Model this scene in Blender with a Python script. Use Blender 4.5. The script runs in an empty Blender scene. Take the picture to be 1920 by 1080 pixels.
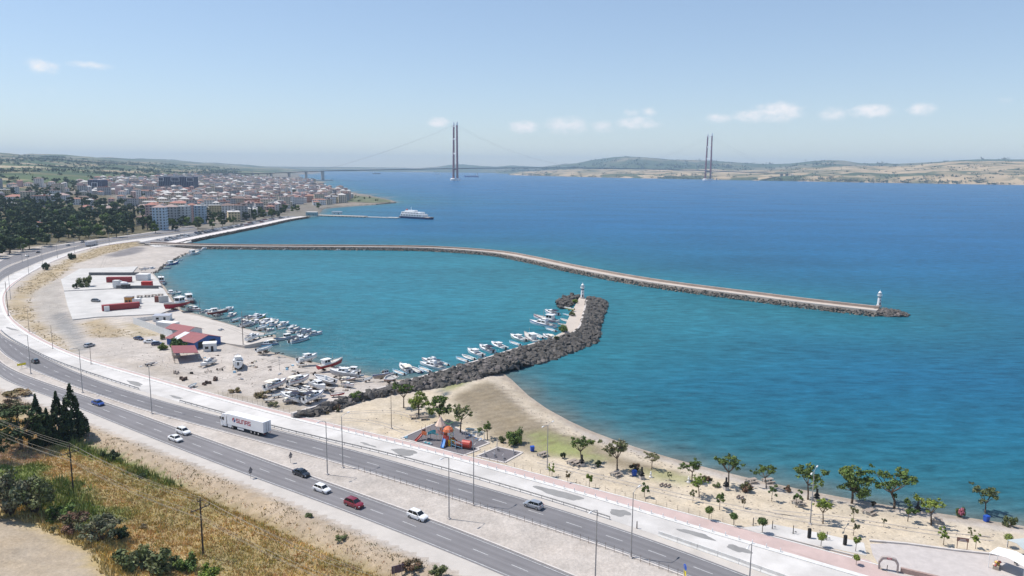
import bpy, bmesh, math, random
import numpy as np
from mathutils import Vector, Matrix
from mathutils.geometry import tessellate_polygon
R = math.radians
rnd = random.Random(7)
scene = bpy.context.scene
COL = scene.collection

# ---------------------------------------------------------------- camera
F_PX, CAM_H = 1400.0, 70.0
PITCH, ROLL = math.atan(223.5 / 1400), R(0.54)
cam_d = bpy.data.cameras.new('camera'); cam = bpy.data.objects.new('camera', cam_d); COL.objects.link(cam)
cam_d.sensor_width = 36; cam_d.lens = 36 * F_PX / 1920; cam_d.clip_start = 1; cam_d.clip_end = 60000
cam.matrix_world = Matrix.Translation((0, 0, CAM_H)) @ Matrix.Rotation(math.pi / 2 - PITCH, 4, 'X') @ Matrix.Rotation(ROLL, 4, 'Z')
scene.camera = cam
# ---------------------------------------------------------------- sky, sun, exposure
SUN_EL = R(60)
SUN_DIR = Vector((0.97, -0.24, 0)).normalized() * math.cos(SUN_EL) + Vector((0, 0, -math.sin(SUN_EL)))   # direction light travels
sun_d = bpy.data.lights.new('sun', 'SUN'); sun_d.energy = 4.5; sun_d.angle = R(0.53); sun_d.color = (1, .945, .87)
sun = bpy.data.objects.new('sun', sun_d); COL.objects.link(sun)
sun.rotation_euler = SUN_DIR.to_track_quat('-Z', 'Y').to_euler(); sun.location = (-300, 100, 600)
world = bpy.data.worlds.new('World'); scene.world = world; world.use_nodes = True
wn, wl = world.node_tree.nodes, world.node_tree.links
wn.clear()
w_out = wn.new('ShaderNodeOutputWorld'); w_bg = wn.new('ShaderNodeBackground'); w_bg.inputs[1].default_value = 0.115
sky = wn.new('ShaderNodeTexSky'); sky.sky_type = 'NISHITA'; sky.sun_disc = False
sky.sun_elevation = SUN_EL; sky.sun_rotation = math.atan2(-SUN_DIR.x, -SUN_DIR.y)
sky.altitude = 60; sky.air_density = 1.0; sky.dust_density = 0.15; sky.ozone_density = 3.0
wl.new(w_bg.outputs[0], w_out.inputs[0])

def wmath(op, a, b=None, c=None):
    n = wn.new('ShaderNodeMath'); n.operation = op
    for i, x in enumerate((a, b, c)):
        if x is None: continue
        if isinstance(x, (int, float)): n.inputs[i].default_value = x
        else: wl.new(x, n.inputs[i])
    return n.outputs[0]
def px_dir(px, py):
    v = Vector(((px - 960) / F_PX, -(py - 540) / F_PX, -1)); v = (cam.matrix_world.to_3x3() @ v).normalized()
    return v
# small fair-weather clouds: soft ellipses of direction broken up by noise (azimuth, elevation, half width, half height)
w_tc = wn.new('ShaderNodeTexCoord'); w_sep = wn.new('ShaderNodeSeparateXYZ'); wl.new(w_tc.outputs['Generated'], w_sep.inputs[0])
w_az = wmath('ARCTAN2', w_sep.outputs[0], w_sep.outputs[1]); w_el = wmath('ARCSINE', w_sep.outputs[2])
w_noise = wn.new('ShaderNodeTexNoise'); w_noise.inputs['Scale'].default_value = 75; w_noise.inputs['Detail'].default_value = 9; w_noise.inputs['Roughness'].default_value = .62
w_map = wn.new('ShaderNodeMapping'); w_map.inputs['Scale'].default_value = (1, 1, 1.7); wl.new(w_tc.outputs['Generated'], w_map.inputs[0]); wl.new(w_map.outputs[0], w_noise.inputs[0])
clouds = [(821, 229, 23, 10, .95), (982, 238, 32, 13, .95), (1062, 235, 44, 18, .85), (1130, 238, 24, 13, .75), (1195, 231, 44, 13, .85), (1218, 210, 16, 9, .7), (1184, 211, 16, 9, .65),
          (1345, 222, 28, 10, .75), (1410, 218, 36, 12, .9), (1458, 210, 46, 19, 1.0), (1561, 214, 25, 14, .7), (1632, 208, 38, 13, .95), (1729, 205, 24, 12, .85),
          (80, 124, 26, 14, .75), (168, 122, 34, 7, .75), (1885, 188, 14, 6, .4), (60, 170, 60, 10, .15), (700, 262, 60, 8, .2)]
tot = None
for (cx, cy, rx, ry, k) in clouds:
    d = px_dir(cx, cy); a0, e0 = math.atan2(d.x, d.y), math.asin(d.z)
    da = wmath('DIVIDE', wmath('SUBTRACT', w_az, a0), rx / F_PX * 1.05)
    de = wmath('DIVIDE', wmath('SUBTRACT', w_el, e0), ry / F_PX * 1.05)
    r2 = wmath('ADD', wmath('MULTIPLY', da, da), wmath('MULTIPLY', de, de))
    m = wmath('MULTIPLY', wmath('MAXIMUM', wmath('SUBTRACT', 1.25, r2), 0), k)
    tot = m if tot is None else wmath('MAXIMUM', tot, m)
w_nb = wmath('MULTIPLY', wmath('SUBTRACT', w_noise.outputs[0], .42), 2.6)
w_cm = wn.new('ShaderNodeClamp'); wl.new(wmath('MULTIPLY', wmath('ADD', wmath('SUBTRACT', tot, .35), w_nb), wmath('MINIMUM', wmath('MULTIPLY', tot, .9), .78)), w_cm.inputs[0])
w_mix = wn.new('ShaderNodeMix'); w_mix.data_type = 'RGBA'; wl.new(w_cm.outputs[0], w_mix.inputs[0]); w_gam = wn.new('ShaderNodeGamma'); w_gam.inputs[1].default_value = .72; wl.new(sky.outputs[0], w_gam.inputs[0]); wl.new(w_gam.outputs[0], w_mix.inputs[6])
w_mix.inputs[7].default_value = (4.75, 4.6, 4.4, 1)
w_tint = wn.new('ShaderNodeMix'); w_tint.data_type = 'RGBA'; w_tint.blend_type = 'MULTIPLY'; w_tint.inputs[0].default_value = 1; w_tint.inputs[7].default_value = (1.49, 1.545, 1.66, 1); wl.new(w_mix.outputs[2], w_tint.inputs[6]); wl.new(w_tint.outputs[2], w_bg.inputs[0])
scene.view_settings.view_transform = 'Standard'; scene.view_settings.look = 'None'; scene.view_settings.gamma = 1
scene.view_settings.exposure = 0.25
scene.cycles.max_bounces = 4; scene.cycles.diffuse_bounces = 2; scene.cycles.glossy_bounces = 2; scene.cycles.use_adaptive_sampling = True; scene.cycles.adaptive_threshold = .02; scene.cycles.volume_bounces = 0; scene.cycles.use_denoising = True
scene.cycles.caustics_reflective = False; scene.cycles.caustics_refractive = False
scene.render.film_transparent = False

# ---------------------------------------------------------------- pixel rays and ground height
CR = np.array(cam.matrix_world.to_3x3())
def ray(px, py): return CR @ np.array(((px - 960) / F_PX, -(py - 540) / F_PX, -1.0))
def g(px, py, z=1.6):
    d = ray(px, py); t = (z - CAM_H) / d[2]
    return np.array((d[0] * t, d[1] * t))
def scale_at(x, y): return F_PX / math.hypot(y, 70)           # about px per metre
def W(pts, z=1.6): return [tuple(g(p[0], p[1], z)) for p in pts]
def spline(pts, step=3.0):
    P = [np.array(p, float) for p in pts]; P = [2 * P[0] - P[1]] + P + [2 * P[-1] - P[-2]]; out = []
    for i in range(1, len(P) - 2):
        p0, p1, p2, p3 = P[i - 1:i + 3]
        k = [0]
        for a, b in ((p0, p1), (p1, p2), (p2, p3)): k.append(k[-1] + max(np.linalg.norm(b - a), 1e-3) ** .5)
        n = max(1, int(np.linalg.norm(p2 - p1) / step))
        for j in range(n):
            t = k[1] + (k[2] - k[1]) * j / n
            a1 = (k[1]-t)/(k[1]-k[0])*p0 + (t-k[0])/(k[1]-k[0])*p1; a2 = (k[2]-t)/(k[2]-k[1])*p1 + (t-k[1])/(k[2]-k[1])*p2; a3 = (k[3]-t)/(k[3]-k[2])*p2 + (t-k[2])/(k[3]-k[2])*p3
            b1 = (k[2]-t)/(k[2]-k[0])*a1 + (t-k[0])/(k[2]-k[0])*a2; b2 = (k[3]-t)/(k[3]-k[1])*a2 + (t-k[1])/(k[3]-k[1])*a3
            out.append((k[2]-t)/(k[2]-k[1])*b1 + (t-k[1])/(k[2]-k[1])*b2)
    out.append(P[-2]); return np.array(out)
def smooth_line(P, n):
    P = np.array(P)
    for _ in range(n): Q = P.copy(); Q[1:-1] = .25 * P[:-2] + .5 * P[1:-1] + .25 * P[2:]; P = Q
    return P
def resample(P, n):
    P = np.array(P); s = np.r_[0, np.cumsum(np.linalg.norm(np.diff(P, axis=0), axis=1))]; t = np.linspace(0, s[-1], n)
    return np.c_[np.interp(t, s, P[:, 0]), np.interp(t, s, P[:, 1])]
def length(P): return float(np.linalg.norm(np.diff(np.array(P), axis=0), axis=1).sum())
def offset(P, d):
    P = np.array(P); T = np.gradient(P, axis=0); T /= np.linalg.norm(T, axis=1)[:, None] + 1e-9
    return P + d * np.c_[-T[:, 1], T[:, 0]]
def seg_dist(X, Y, P, closed=False):
    P = np.array(P); Q = np.roll(P, -1, 0)
    if not closed: P, Q = P[:-1], Q[:-1]
    if X.size < 400:
        d = Q - P; px, py = X.reshape(-1, 1) - P[:, 0], Y.reshape(-1, 1) - P[:, 1]; t = np.clip((px * d[:, 0] + py * d[:, 1]) / ((d * d).sum(1) + 1e-9), 0, 1)
        return np.sqrt(((px - t * d[:, 0]) ** 2 + (py - t * d[:, 1]) ** 2).min(1)).reshape(X.shape)
    D = np.full(X.shape, 1e18)
    for (ax, ay), (bx, by) in zip(P, Q):
        dx, dy = bx - ax, by - ay
        t = np.clip(((X - ax) * dx + (Y - ay) * dy) / (dx * dx + dy * dy + 1e-9), 0, 1)
        D = np.minimum(D, (X - ax - t * dx) ** 2 + (Y - ay - t * dy) ** 2)
    return np.sqrt(D)
def inside(X, Y, P):
    P = np.array(P); Q = np.roll(P, 1, 0)
    if X.size < 400:
        x, y = X.reshape(-1, 1), Y.reshape(-1, 1); dy = Q[:, 1] - P[:, 1]; dy = np.where(dy == 0, 1e-9, dy)
        m = ((P[:, 1] > y) != (Q[:, 1] > y)) & (x < (Q[:, 0] - P[:, 0]) * (y - P[:, 1]) / dy + P[:, 0]); return (m.sum(1) % 2 == 1).reshape(X.shape)
    c = np.zeros(X.shape, bool)
    for (ax, ay), (bx, by) in zip(P, Q):
        m = ((ay > Y) != (by > Y)); c ^= m & (X < (bx - ax) * (Y - ay) / ((by - ay) if by != ay else 1e-9) + ax)
    return c
def sdist(X, Y, P): d = seg_dist(X, Y, P, True); return np.where(inside(X, Y, P), d, -d)
def sstep(a, b, x): t = np.clip((x - a) / (b - a), 0, 1); return t * t * (3 - 2 * t)
def wob(X, Y, s):   # cheap smooth noise in -1..1
    return (np.sin(X / s * 1.7 + 1.3 * np.sin(Y / s * 1.1)) + np.sin(Y / s * 1.9 + 1.7 * np.sin(X / s * .7 + 1)) + np.sin((X + Y) / s * 3.1 + 2 * np.sin((X - Y) / s * 1.3))) / 3

# coast of the near land (pixels at the water line, then world points)
COAST = ([(-3500, 12000), (-2300, 9000), (-1900, 6500), (-1350, 4700)] +
  W([(612, 341), (592, 347), (625, 353), (655, 360), (692, 366), (735, 376), (744, 379.5), (700, 384), (650, 387), (607, 391), (598, 401), (578, 406), (545, 411), (500, 421), (450, 431), (400, 441), (357, 450), (335, 455.5),
     (300, 459), (330, 463), (374, 467), (352, 474), (328, 485), (304, 501), (285, 513), (295, 524), (305, 536), (323, 563), (337, 581), (372, 590), (440, 611), (480, 621), (512, 627), (514, 634), (482, 648), (490, 655), (512, 661), (530, 666), (557, 673), (597, 681), (634, 692), (690, 705), (745, 712),
     (860, 705), (938, 698), (955, 711), (985, 740), (1020, 765), (1060, 787), (1100, 806), (1150, 825), (1200, 842), (1260, 860), (1320, 876), (1400, 896), (1500, 918), (1600, 937), (1700, 954), (1800, 969), (1920, 987), (2300, 1060)], .3) +
  [(260, 60), (300, -150), (-7000, -150), (-7000, 12000)])
# lower edge of the highway's near shoulder: the hillside starts there
SHOULDER = smooth_line(spline([(-520, 760), (-470, 560), (-330, 400), (-230, 290)] + W([(0, 729), (90, 765), (200, 806), (300, 845), (400, 884), (500, 924), (600, 965), (700, 1008), (800, 1050), (872, 1080)]) + [(30, 84), (120, 10)], 6), 2)
HILLPOLY = [tuple(p) for p in SHOULDER] + [(120, -400), (-2500, -400), (-2500, 760)]
def height(X, Y, coast=True):
    X = np.asarray(X, float); Y = np.asarray(Y, float)
    z = np.full(X.shape, 1.6)
    d = sdist(X, Y, HILLPOLY)
    dn = np.clip(d, 0, None); near = 1 - sstep(420, 620, Y)
    z = z + near * (-1.1 * np.exp(-((dn - 7.5) / 1.6) ** 2) + .7 * np.exp(-((dn - 3.5) / 1.8) ** 2) * (d > 0) + 8.5 * sstep(8, 62, dn) + 8 * sstep(40, 260, dn) + .35 * wob(X, Y, 5) * sstep(9, 16, dn))
    di = (-445 - .196 * np.clip(Y - 700, 0, None)) - X
    far = sstep(380, 560, Y)
    dq = np.clip(di - 15, 0, None)
    z = z + far * np.minimum(.056 * dq * sstep(0, 420, dq) + .02 * dq * (1 - sstep(0, 420, dq)), 150) * (1 + .16 * wob(X, Y, 420) * sstep(200, 800, dq) + .05 * wob(X, Y, 130) * sstep(200, 800, dq))
    if coast:
        s = sdist(X, Y, COAST)
        slope = .13 + .6 * sstep(700, 900, Y)
        z = np.where(s < 25, np.minimum(z, s * slope + .12), z); z = np.maximum(z, -3)
    return z
def H(x, y): return float(height(np.array([x]), np.array([y]))[0])
def P3(px, py):                      # pixel -> point on the ground
    z = 1.6
    for _ in range(12):
        x, y = g(px, py, z); z = .5 * z + .5 * H(x, y)
    return Vector((x, y, z))
FLAT_POLY = None
def G(px, py, z=1.6): x, y = g(px, py, z); return Vector((x, y, z))

# ---------------------------------------------------------------- materials
MATS = {}
def mat(name, col, rough=.8, var=.12, scale=1.2, bump=0., metal=0., spec=.5, rand=0., attr=None, col2=None, detail=5, bscale=None, trans=0., coat=0.):
    if name in MATS: return MATS[name]
    m = bpy.data.materials.new(name); m.use_nodes = True; MATS[name] = m
    nt = m.node_tree; b = nt.nodes['Principled BSDF']; L = nt.links
    b.inputs['Roughness'].default_value = rough; b.inputs['Metallic'].default_value = metal; b.inputs['Specular IOR Level'].default_value = spec
    if coat: b.inputs['Coat Weight'].default_value = coat; b.inputs['Coat Roughness'].default_value = .05
    tc = nt.nodes.new('ShaderNodeTexCoord'); n = nt.nodes.new('ShaderNodeTexNoise'); n.inputs['Scale'].default_value = scale; n.inputs['Detail'].default_value = detail; n.inputs['Roughness'].default_value = .62
    L.new(tc.outputs['Object'], n.inputs['Vector'])
    if attr:
        a = nt.nodes.new('ShaderNodeAttribute'); a.attribute_name = attr; src = a.outputs['Color']
    elif col2 is not None:
        mx = nt.nodes.new('ShaderNodeMix'); mx.data_type = 'RGBA'; mx.inputs[6].default_value = (*col, 1); mx.inputs[7].default_value = (*col2, 1)
        rp = nt.nodes.new('ShaderNodeMapRange'); rp.inputs[1].default_value = .38; rp.inputs[2].default_value = .62; L.new(n.outputs[0], rp.inputs[0]); L.new(rp.outputs[0], mx.inputs[0]); src = mx.outputs[2]
    else:
        c = nt.nodes.new('ShaderNodeRGB'); c.outputs[0].default_value = (*col, 1); src = c.outputs[0]
    h = nt.nodes.new('ShaderNodeHueSaturation'); L.new(src, h.inputs['Color'])
    mr = nt.nodes.new('ShaderNodeMapRange'); mr.inputs[1].default_value = .25; mr.inputs[2].default_value = .75; mr.inputs[3].default_value = 1 - var; mr.inputs[4].default_value = 1 + var
    L.new(n.outputs[0], mr.inputs[0]); val = mr.outputs[0]
    if rand:
        oi = nt.nodes.new('ShaderNodeObjectInfo'); r2 = nt.nodes.new('ShaderNodeMapRange'); r2.inputs[3].default_value = 1 - rand; r2.inputs[4].default_value = 1 + rand; L.new(oi.outputs['Random'], r2.inputs[0])
        mu = nt.nodes.new('ShaderNodeMath'); mu.operation = 'MULTIPLY'; L.new(val, mu.inputs[0]); L.new(r2.outputs[0], mu.inputs[1]); val = mu.outputs[0]
        r3 = nt.nodes.new('ShaderNodeMapRange'); r3.inputs[3].default_value = .5 + rand * .06; r3.inputs[4].default_value = .5 - rand * .06; L.new(oi.outputs['Random'], r3.inputs[0]); L.new(r3.outputs[0], h.inputs['Hue'])
    L.new(val, h.inputs['Value']); L.new(h.outputs[0], b.inputs['Base Color'])
    if bump:
        n2 = nt.nodes.new('ShaderNodeTexNoise'); n2.inputs['Scale'].default_value = bscale or scale * 4; n2.inputs['Detail'].default_value = 6; L.new(tc.outputs['Object'], n2.inputs['Vector'])
        bp = nt.nodes.new('ShaderNodeBump'); bp.inputs['Strength'].default_value = bump; bp.inputs['Distance'].default_value = .3; L.new(n2.outputs[0], bp.inputs['Height']); L.new(bp.outputs[0], b.inputs['Normal'])
    if trans: b.inputs['Subsurface Weight'].default_value = 0
    return m

# ---------------------------------------------------------------- mesh helpers
class MB:
    def __init__(s): s.v = []; s.f = []; s.c = None
    def add(s, vs, fs):
        o = len(s.v); s.v += [tuple(map(float, p)) for p in vs]; s.f += [tuple(i + o for i in f) for f in fs]; return s
    def box(s, x, y, z, sx, sy, sz, rz=0, tx=1., ty=1.):      # centre of the base, sizes; tx, ty shrink the top
        c, n = math.cos(rz), math.sin(rz); vs = []
        for k, (kx, ky) in ((0, (1, 1)), (sz, (tx, ty))):
            for a, b in ((-.5, -.5), (.5, -.5), (.5, .5), (-.5, .5)):
                u, w = a * sx * kx, b * sy * ky; vs.append((x + u * c - w * n, y + u * n + w * c, z + k))
        return s.add(vs, [(3, 2, 1, 0), (4, 5, 6, 7), (0, 1, 5, 4), (1, 2, 6, 5), (2, 3, 7, 6), (3, 0, 4, 7)])
    def tube(s, p0, p1, r0, r1=None, n=8, cap=True):
        p0, p1 = Vector(p0), Vector(p1); r1 = r0 if r1 is None else r1; d = (p1 - p0).normalized()
        a = d.orthogonal().normalized(); b = d.cross(a); vs = []
        for p, r in ((p0, r0), (p1, r1)):
            for i in range(n): t = 2 * math.pi * i / n; vs.append(p + a * math.cos(t) * r + b * math.sin(t) * r)
        fs = [(i, (i + 1) % n, n + (i + 1) % n, n + i) for i in range(n)]
        if cap: fs += [tuple(range(n - 1, -1, -1)), tuple(range(n, 2 * n))]
        return s.add(vs, fs)
    def path(s, pts, r, n=6):
        for a, b in zip(pts[:-1], pts[1:]): s.tube(a, b, r, r, n)
        return s
    def lathe(s, prof, x=0, y=0, n=12):
        vs = []; k = len(prof)
        for i in range(n):
            t = 2 * math.pi * i / n
            for r, z in prof: vs.append((x + r * math.cos(t), y + r * math.sin(t), z))
        fs = [(i * k + j, ((i + 1) % n) * k + j, ((i + 1) % n) * k + j + 1, i * k + j + 1) for i in range(n) for j in range(k - 1)]
        fs += [tuple(i * k for i in range(n - 1, -1, -1)), tuple(i * k + k - 1 for i in range(n))]
        return s.add(vs, fs)
    def loft(s, secs, cap=True, closed=False):                # rows of equal-length point lists
        n = len(secs[0]); vs = [p for q in secs for p in q]; fs = []
        m = n if closed else n - 1
        for i in range(len(secs) - 1):
            for j in range(m): fs.append((i * n + j, i * n + (j + 1) % n, (i + 1) * n + (j + 1) % n, (i + 1) * n + j))
        if cap: fs += [tuple(range(n - 1, -1, -1)), tuple((len(secs) - 1) * n + j for j in range(n))]
        return s.add(vs, fs)
    def prism(s, poly, z0, z1):
        n = len(poly); poly = [tuple(p[:2]) for p in poly]
        tri = tessellate_polygon([[Vector((*p, 0)) for p in poly]])
        vs = [(*p, z0) for p in poly] + [(*p, z1) for p in poly]; fs = []
        ar = sum(poly[i - 1][0] * poly[i][1] - poly[i][0] * poly[i - 1][1] for i in range(n))
        for t in tri:
            a, b, c = (poly[i] for i in t); up = (b[0]-a[0])*(c[1]-a[1]) - (b[1]-a[1])*(c[0]-a[0]) > 0
            t = t if up else t[::-1]; fs.append(tuple(i + n for i in t)); fs.append(tuple(t[::-1]))
        for i in range(n):
            j = (i + 1) % n; fs.append((i, j, n + j, n + i) if ar > 0 else (j, i, n + i, n + j))
        return s.add(vs, fs)
    def sheet(s, poly, z):
        poly = [tuple(p[:2]) for p in poly]; tri = tessellate_polygon([[Vector((*p, 0)) for p in poly]]); fs = []
        for t in tri:
            a, b, c = (poly[i] for i in t); up = (b[0]-a[0])*(c[1]-a[1]) - (b[1]-a[1])*(c[0]-a[0]) > 0
            fs.append(tuple(t) if up else tuple(t[::-1]))
        return s.add([(*p, z) for p in poly], fs)
    def ribbon(s, A, B, z):                                   # B on the left of A's direction
        n = len(A); vs = [(*a[:2], z) for a in A] + [(*b[:2], z) for b in B]
        return s.add(vs, [(i, i + 1, n + i + 1, n + i) for i in range(n - 1)])
    def kerb(s, P, w, z0, z1):
        A, B = offset(P, -w / 2), offset(P, w / 2); secs = [[(*a, z0), (*a, z1), (*b, z1), (*b, z0)] for a, b in zip(A, B)]
        return s.loft(secs, True, True)
    def mesh(s, name, m=None, smooth=False, cols=None):
        me = bpy.data.meshes.new(name); me.from_pydata(s.v, [], s.f); me.update()
        if m is not None: me.materials.append(m)
        if smooth: me.polygons.foreach_set('use_smooth', [True] * len(me.polygons))
        if cols is not None:
            a = me.attributes.new('Col', 'FLOAT_COLOR', 'FACE'); a.data.foreach_set('color', np.asarray(cols, np.float32).ravel())
        return me
    def obj(s, name, m, parent=None, smooth=False, cols=None): return link(name, s.mesh(name, m, smooth, cols), parent)
KID = {}
def link(name, me, parent=None, loc=None, rz=0, sc=None):
    o = bpy.data.objects.new(name, me); COL.objects.link(o)
    if parent is not None: o.parent = parent; KID.setdefault(parent.name, []).append(o)
    if loc is not None: o.location = loc
    if rz: o.rotation_euler[2] = rz
    if sc is not None: o.scale = sc if hasattr(sc, '__len__') else (sc,) * 3
    return o
def tag(o, label=None, cat=None, group=None, kind=None):
    for k, v in (('label', label), ('category', cat), ('group', group), ('kind', kind)):
        if v: o[k] = v
    return o
def thing(name, label, cat, loc=(0, 0, 0), rz=0, group=None, sc=None):
    o = link(name, None, None, loc, rz, sc); o.empty_display_size = .5
    return tag(o, label, cat, group)
def copy_tree(o, loc=None, rz=None, label=None, group=None, sc=None, parent=None):
    c = o.copy(); COL.objects.link(c); c.parent = parent
    if loc is not None: c.location = loc
    if rz is not None: c.rotation_euler[2] = rz
    if sc is not None: c.scale = sc if hasattr(sc, '__len__') else (sc,) * 3
    if label: c['label'] = label
    if group: c['group'] = group
    for ch in KID.get(o.name, ()): copy_tree(ch, parent=c)
    return c
TREE = {}
def freeze(o):                     # remember children of a prototype so copying need not search the scene
    return o
class Proto:
    """a thing built once; the first place() uses it, later ones copy it with all its parts"""
    def __init__(s, root): s.root = freeze(root); s.used = False
    def place(s, loc, rz=0, label=None, group=None, sc=None):
        if not s.used:
            s.used = True; o = s.root; o.location = loc; o.rotation_euler[2] = rz
            if sc is not None: o.scale = sc if hasattr(sc, '__len__') else (sc,) * 3
            if label: o['label'] = label
            if group: o['group'] = group
            return o
        c = copy_tree(s.root, loc, rz, label, group, sc)
        if 'group' in c and not group and 'group' not in s.root: del c['group']
        return c
def hull_rock(seed, n=13):
    r = random.Random(seed); bm = bmesh.new()
    for _ in range(n):
        v = Vector((r.gauss(0, 1), r.gauss(0, 1), r.gauss(0, 1))).normalized(); bm.verts.new((v.x * r.uniform(.8, 1.1), v.y * r.uniform(.6, .9), v.z * r.uniform(.5, .75)))
    q = bmesh.ops.convex_hull(bm, input=bm.verts); bmesh.ops.delete(bm, geom=list({e for e in q['geom_interior'] + q['geom_unused'] if isinstance(e, bmesh.types.BMVert)}), context='VERTS')
    bmesh.ops.recalc_face_normals(bm, faces=bm.faces)
    me = bpy.data.meshes.new('boulder'); bm.to_mesh(me); bm.free(); return me
# ================================================================ the setting
def axis(parts):
    out = []
    for a, b, s in parts: out += list(np.arange(a, b, s))
    return np.array(out + [parts[-1][1]])
# ---- sea
def grid_mesh(xs, ys, zf, keep=None):
    X, Y = np.meshgrid(xs, ys); Z = zf(X, Y); n = len(xs)
    I = np.arange(len(ys) - 1)[:, None] * n + np.arange(n - 1)[None, :]
    Fq = np.stack([I, I + 1, I + 1 + n, I + n], -1).reshape(-1, 4)
    if keep is not None:
        k = keep(X, Y, Z).ravel(); Fq = Fq[k[Fq].any(1)]
    used = np.unique(Fq); remap = np.full(X.size, -1); remap[used] = np.arange(len(used)); Fq = remap[Fq]
    V = np.c_[X.ravel(), Y.ravel(), Z.ravel()][used]
    return V, Fq
def np_obj(name, V, Fq, m, cols=None, smooth=True):
    me = bpy.data.meshes.new(name); me.vertices.add(len(V)); me.vertices.foreach_set('co', V.astype(np.float32).ravel())
    me.loops.add(Fq.size); me.loops.foreach_set('vertex_index', Fq.astype(np.int32).ravel())
    me.polygons.add(len(Fq)); me.polygons.foreach_set('loop_start', np.arange(0, Fq.size, 4, dtype=np.int32)); me.update(calc_edges=True)
    me.polygons.foreach_set('use_smooth', [smooth] * len(Fq))
    if cols is not None:
        a = me.attributes.new('Col', 'FLOAT_COLOR', 'POINT'); a.data.foreach_set('color', np.c_[cols, np.ones(len(cols))].astype(np.float32).ravel())
    me.materials.append(m); return link(name, me)
def lerp(a, b, t): return a * (1 - t[:, None]) + np.array(b)[None, :] * t[:, None]

BW1 = smooth_line(spline(W([(278, 456.5), (380, 460), (520, 461.5), (700, 462.5), (800, 464), (880, 468.5), (940, 474), (1000, 485), (1080, 502), (1200, 524), (1300, 538.5), (1400, 551), (1500, 564), (1600, 575.5), (1646, 580.5)], 2.5), 5), 3)
W2 = smooth_line(spline(W([(547, 775), (620, 753.5), (680, 736), (720, 725.5), (815, 699), (895, 676), (970, 652.5), (1035, 635), (1070, 625.5), (1085, 614), (1092, 595), (1101, 561)], 3.0), 3), 1)
W2O = spline(W([(597, 783), (640, 769), (687, 752), (760, 740), (832, 729), (870, 721), (935, 699), (970, 688), (1032, 671), (1095, 648), (1119, 636), (1125, 610), (1131, 585), (1138, 568), (1127, 558), (1106, 555)], 1.0), 3)

V, Fq = grid_mesh(axis([(-9300, -1500, 400), (-1500, -500, 40), (-500, 320, 9), (320, 1000, 60), (1000, 9300, 400)]), axis([(-300, 60, 60), (60, 520, 8), (520, 1700, 30), (1700, 5000, 200), (5000, 17300, 600)]), lambda X, Y: X * 0)
s = -sdist(V[:, 0], V[:, 1], COAST); s_c = np.clip(s, 0, None); s = np.minimum(s, seg_dist(V[:, 0], V[:, 1], BW1[::4]) - 8)
s = np.minimum(s, seg_dist(V[:, 0], V[:, 1], W2O[::3])); s = np.clip(s, 0, None)
c = np.tile(np.array((.009, .104, .245)), (len(V), 1))
harb = sstep(-90, 70, sdist(V[:, 0], V[:, 1], [tuple(p) for p in BW1[::6]] + W([(1500, 600), (1300, 620), (1140, 600), (1000, 650), (700, 720), (300, 560)])))
c = lerp(c, (.014, .112, .146), np.exp(-s / 170) * .9); c = lerp(c, (.03, .18, .225), harb * np.clip(s / 15, 0, 1) * .75)
c = lerp(c, (.025, .16, .20), np.exp(-s / 28) * .55); c = lerp(c, (.075, .13, .14), np.exp(-s_c / 11) * .5); c = lerp(c, (.16, .155, .13), np.exp(-s_c / 4.0) * .85)
m = mat('sea_water', (0, 0, 0), .2, 0, .02, spec=.17, attr='Col'); nt = m.node_tree; bs = nt.nodes['Principled BSDF']; bs.inputs['IOR'].default_value = 1.33
nds, lk = nt.nodes, nt.links
tc = [n for n in nds if n.type == 'TEX_COORD'][0]; hs = [n for n in nds if n.type == 'HUE_SAT'][0]
def noise_node(scale, rot, stretch, det=4, rough=.6):
    mp = nds.new('ShaderNodeMapping'); mp.inputs['Rotation'].default_value = (0, 0, rot); mp.inputs['Scale'].default_value = stretch; lk.new(tc.outputs['Object'], mp.inputs[0])
    n = nds.new('ShaderNodeTexNoise'); n.inputs['Scale'].default_value = scale; n.inputs['Detail'].default_value = det; n.inputs['Roughness'].default_value = rough; lk.new(mp.outputs[0], n.inputs[0]); return n.outputs[0]
def mnode(op, a, b):
    n = nds.new('ShaderNodeMath'); n.operation = op
    for i, x in enumerate((a, b)):
        if isinstance(x, (int, float)): n.inputs[i].default_value = x
        else: lk.new(x, n.inputs[i])
    return n.outputs[0]
n_small = noise_node(.55, R(-35), (1, 3.2, 1), 5, .65); n_mid = noise_node(.10, R(-35), (1, 3.5, 1), 4); n_big = noise_node(.006, R(10), (1, 2.4, 1), 4, .55); n_rip = noise_node(.10, R(-30), (1, 2.4, 1), 9, .84)
for l in list(hs.inputs['Value'].links): lk.remove(l)
v = mnode('ADD', mnode('ADD', mnode('MULTIPLY', mnode('SUBTRACT', n_rip, .5), 2.1), mnode('MULTIPLY', mnode('SUBTRACT', n_mid, .5), 1.0)), mnode('ADD', mnode('MULTIPLY', mnode('SUBTRACT', n_big, .5), .75), 1.0))
lk.new(v, hs.inputs['Value'])
bp = nds.new('ShaderNodeBump'); bp.inputs['Strength'].default_value = .8; bp.inputs['Distance'].default_value = .5
lk.new(mnode('ADD', n_small, mnode('MULTIPLY', n_mid, 2.2)), bp.inputs['Height']); lk.new(bp.outputs[0], bs.inputs['Normal'])
df = nds.new('ShaderNodeBsdfDiffuse'); gl = nds.new('ShaderNodeBsdfGlossy'); gl.inputs['Roughness'].default_value = .22; fr_ = nds.new('ShaderNodeFresnel'); fr_.inputs[0].default_value = 1.33; ms = nds.new('ShaderNodeMixShader')   # waves hide much of the grazing mirror
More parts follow.
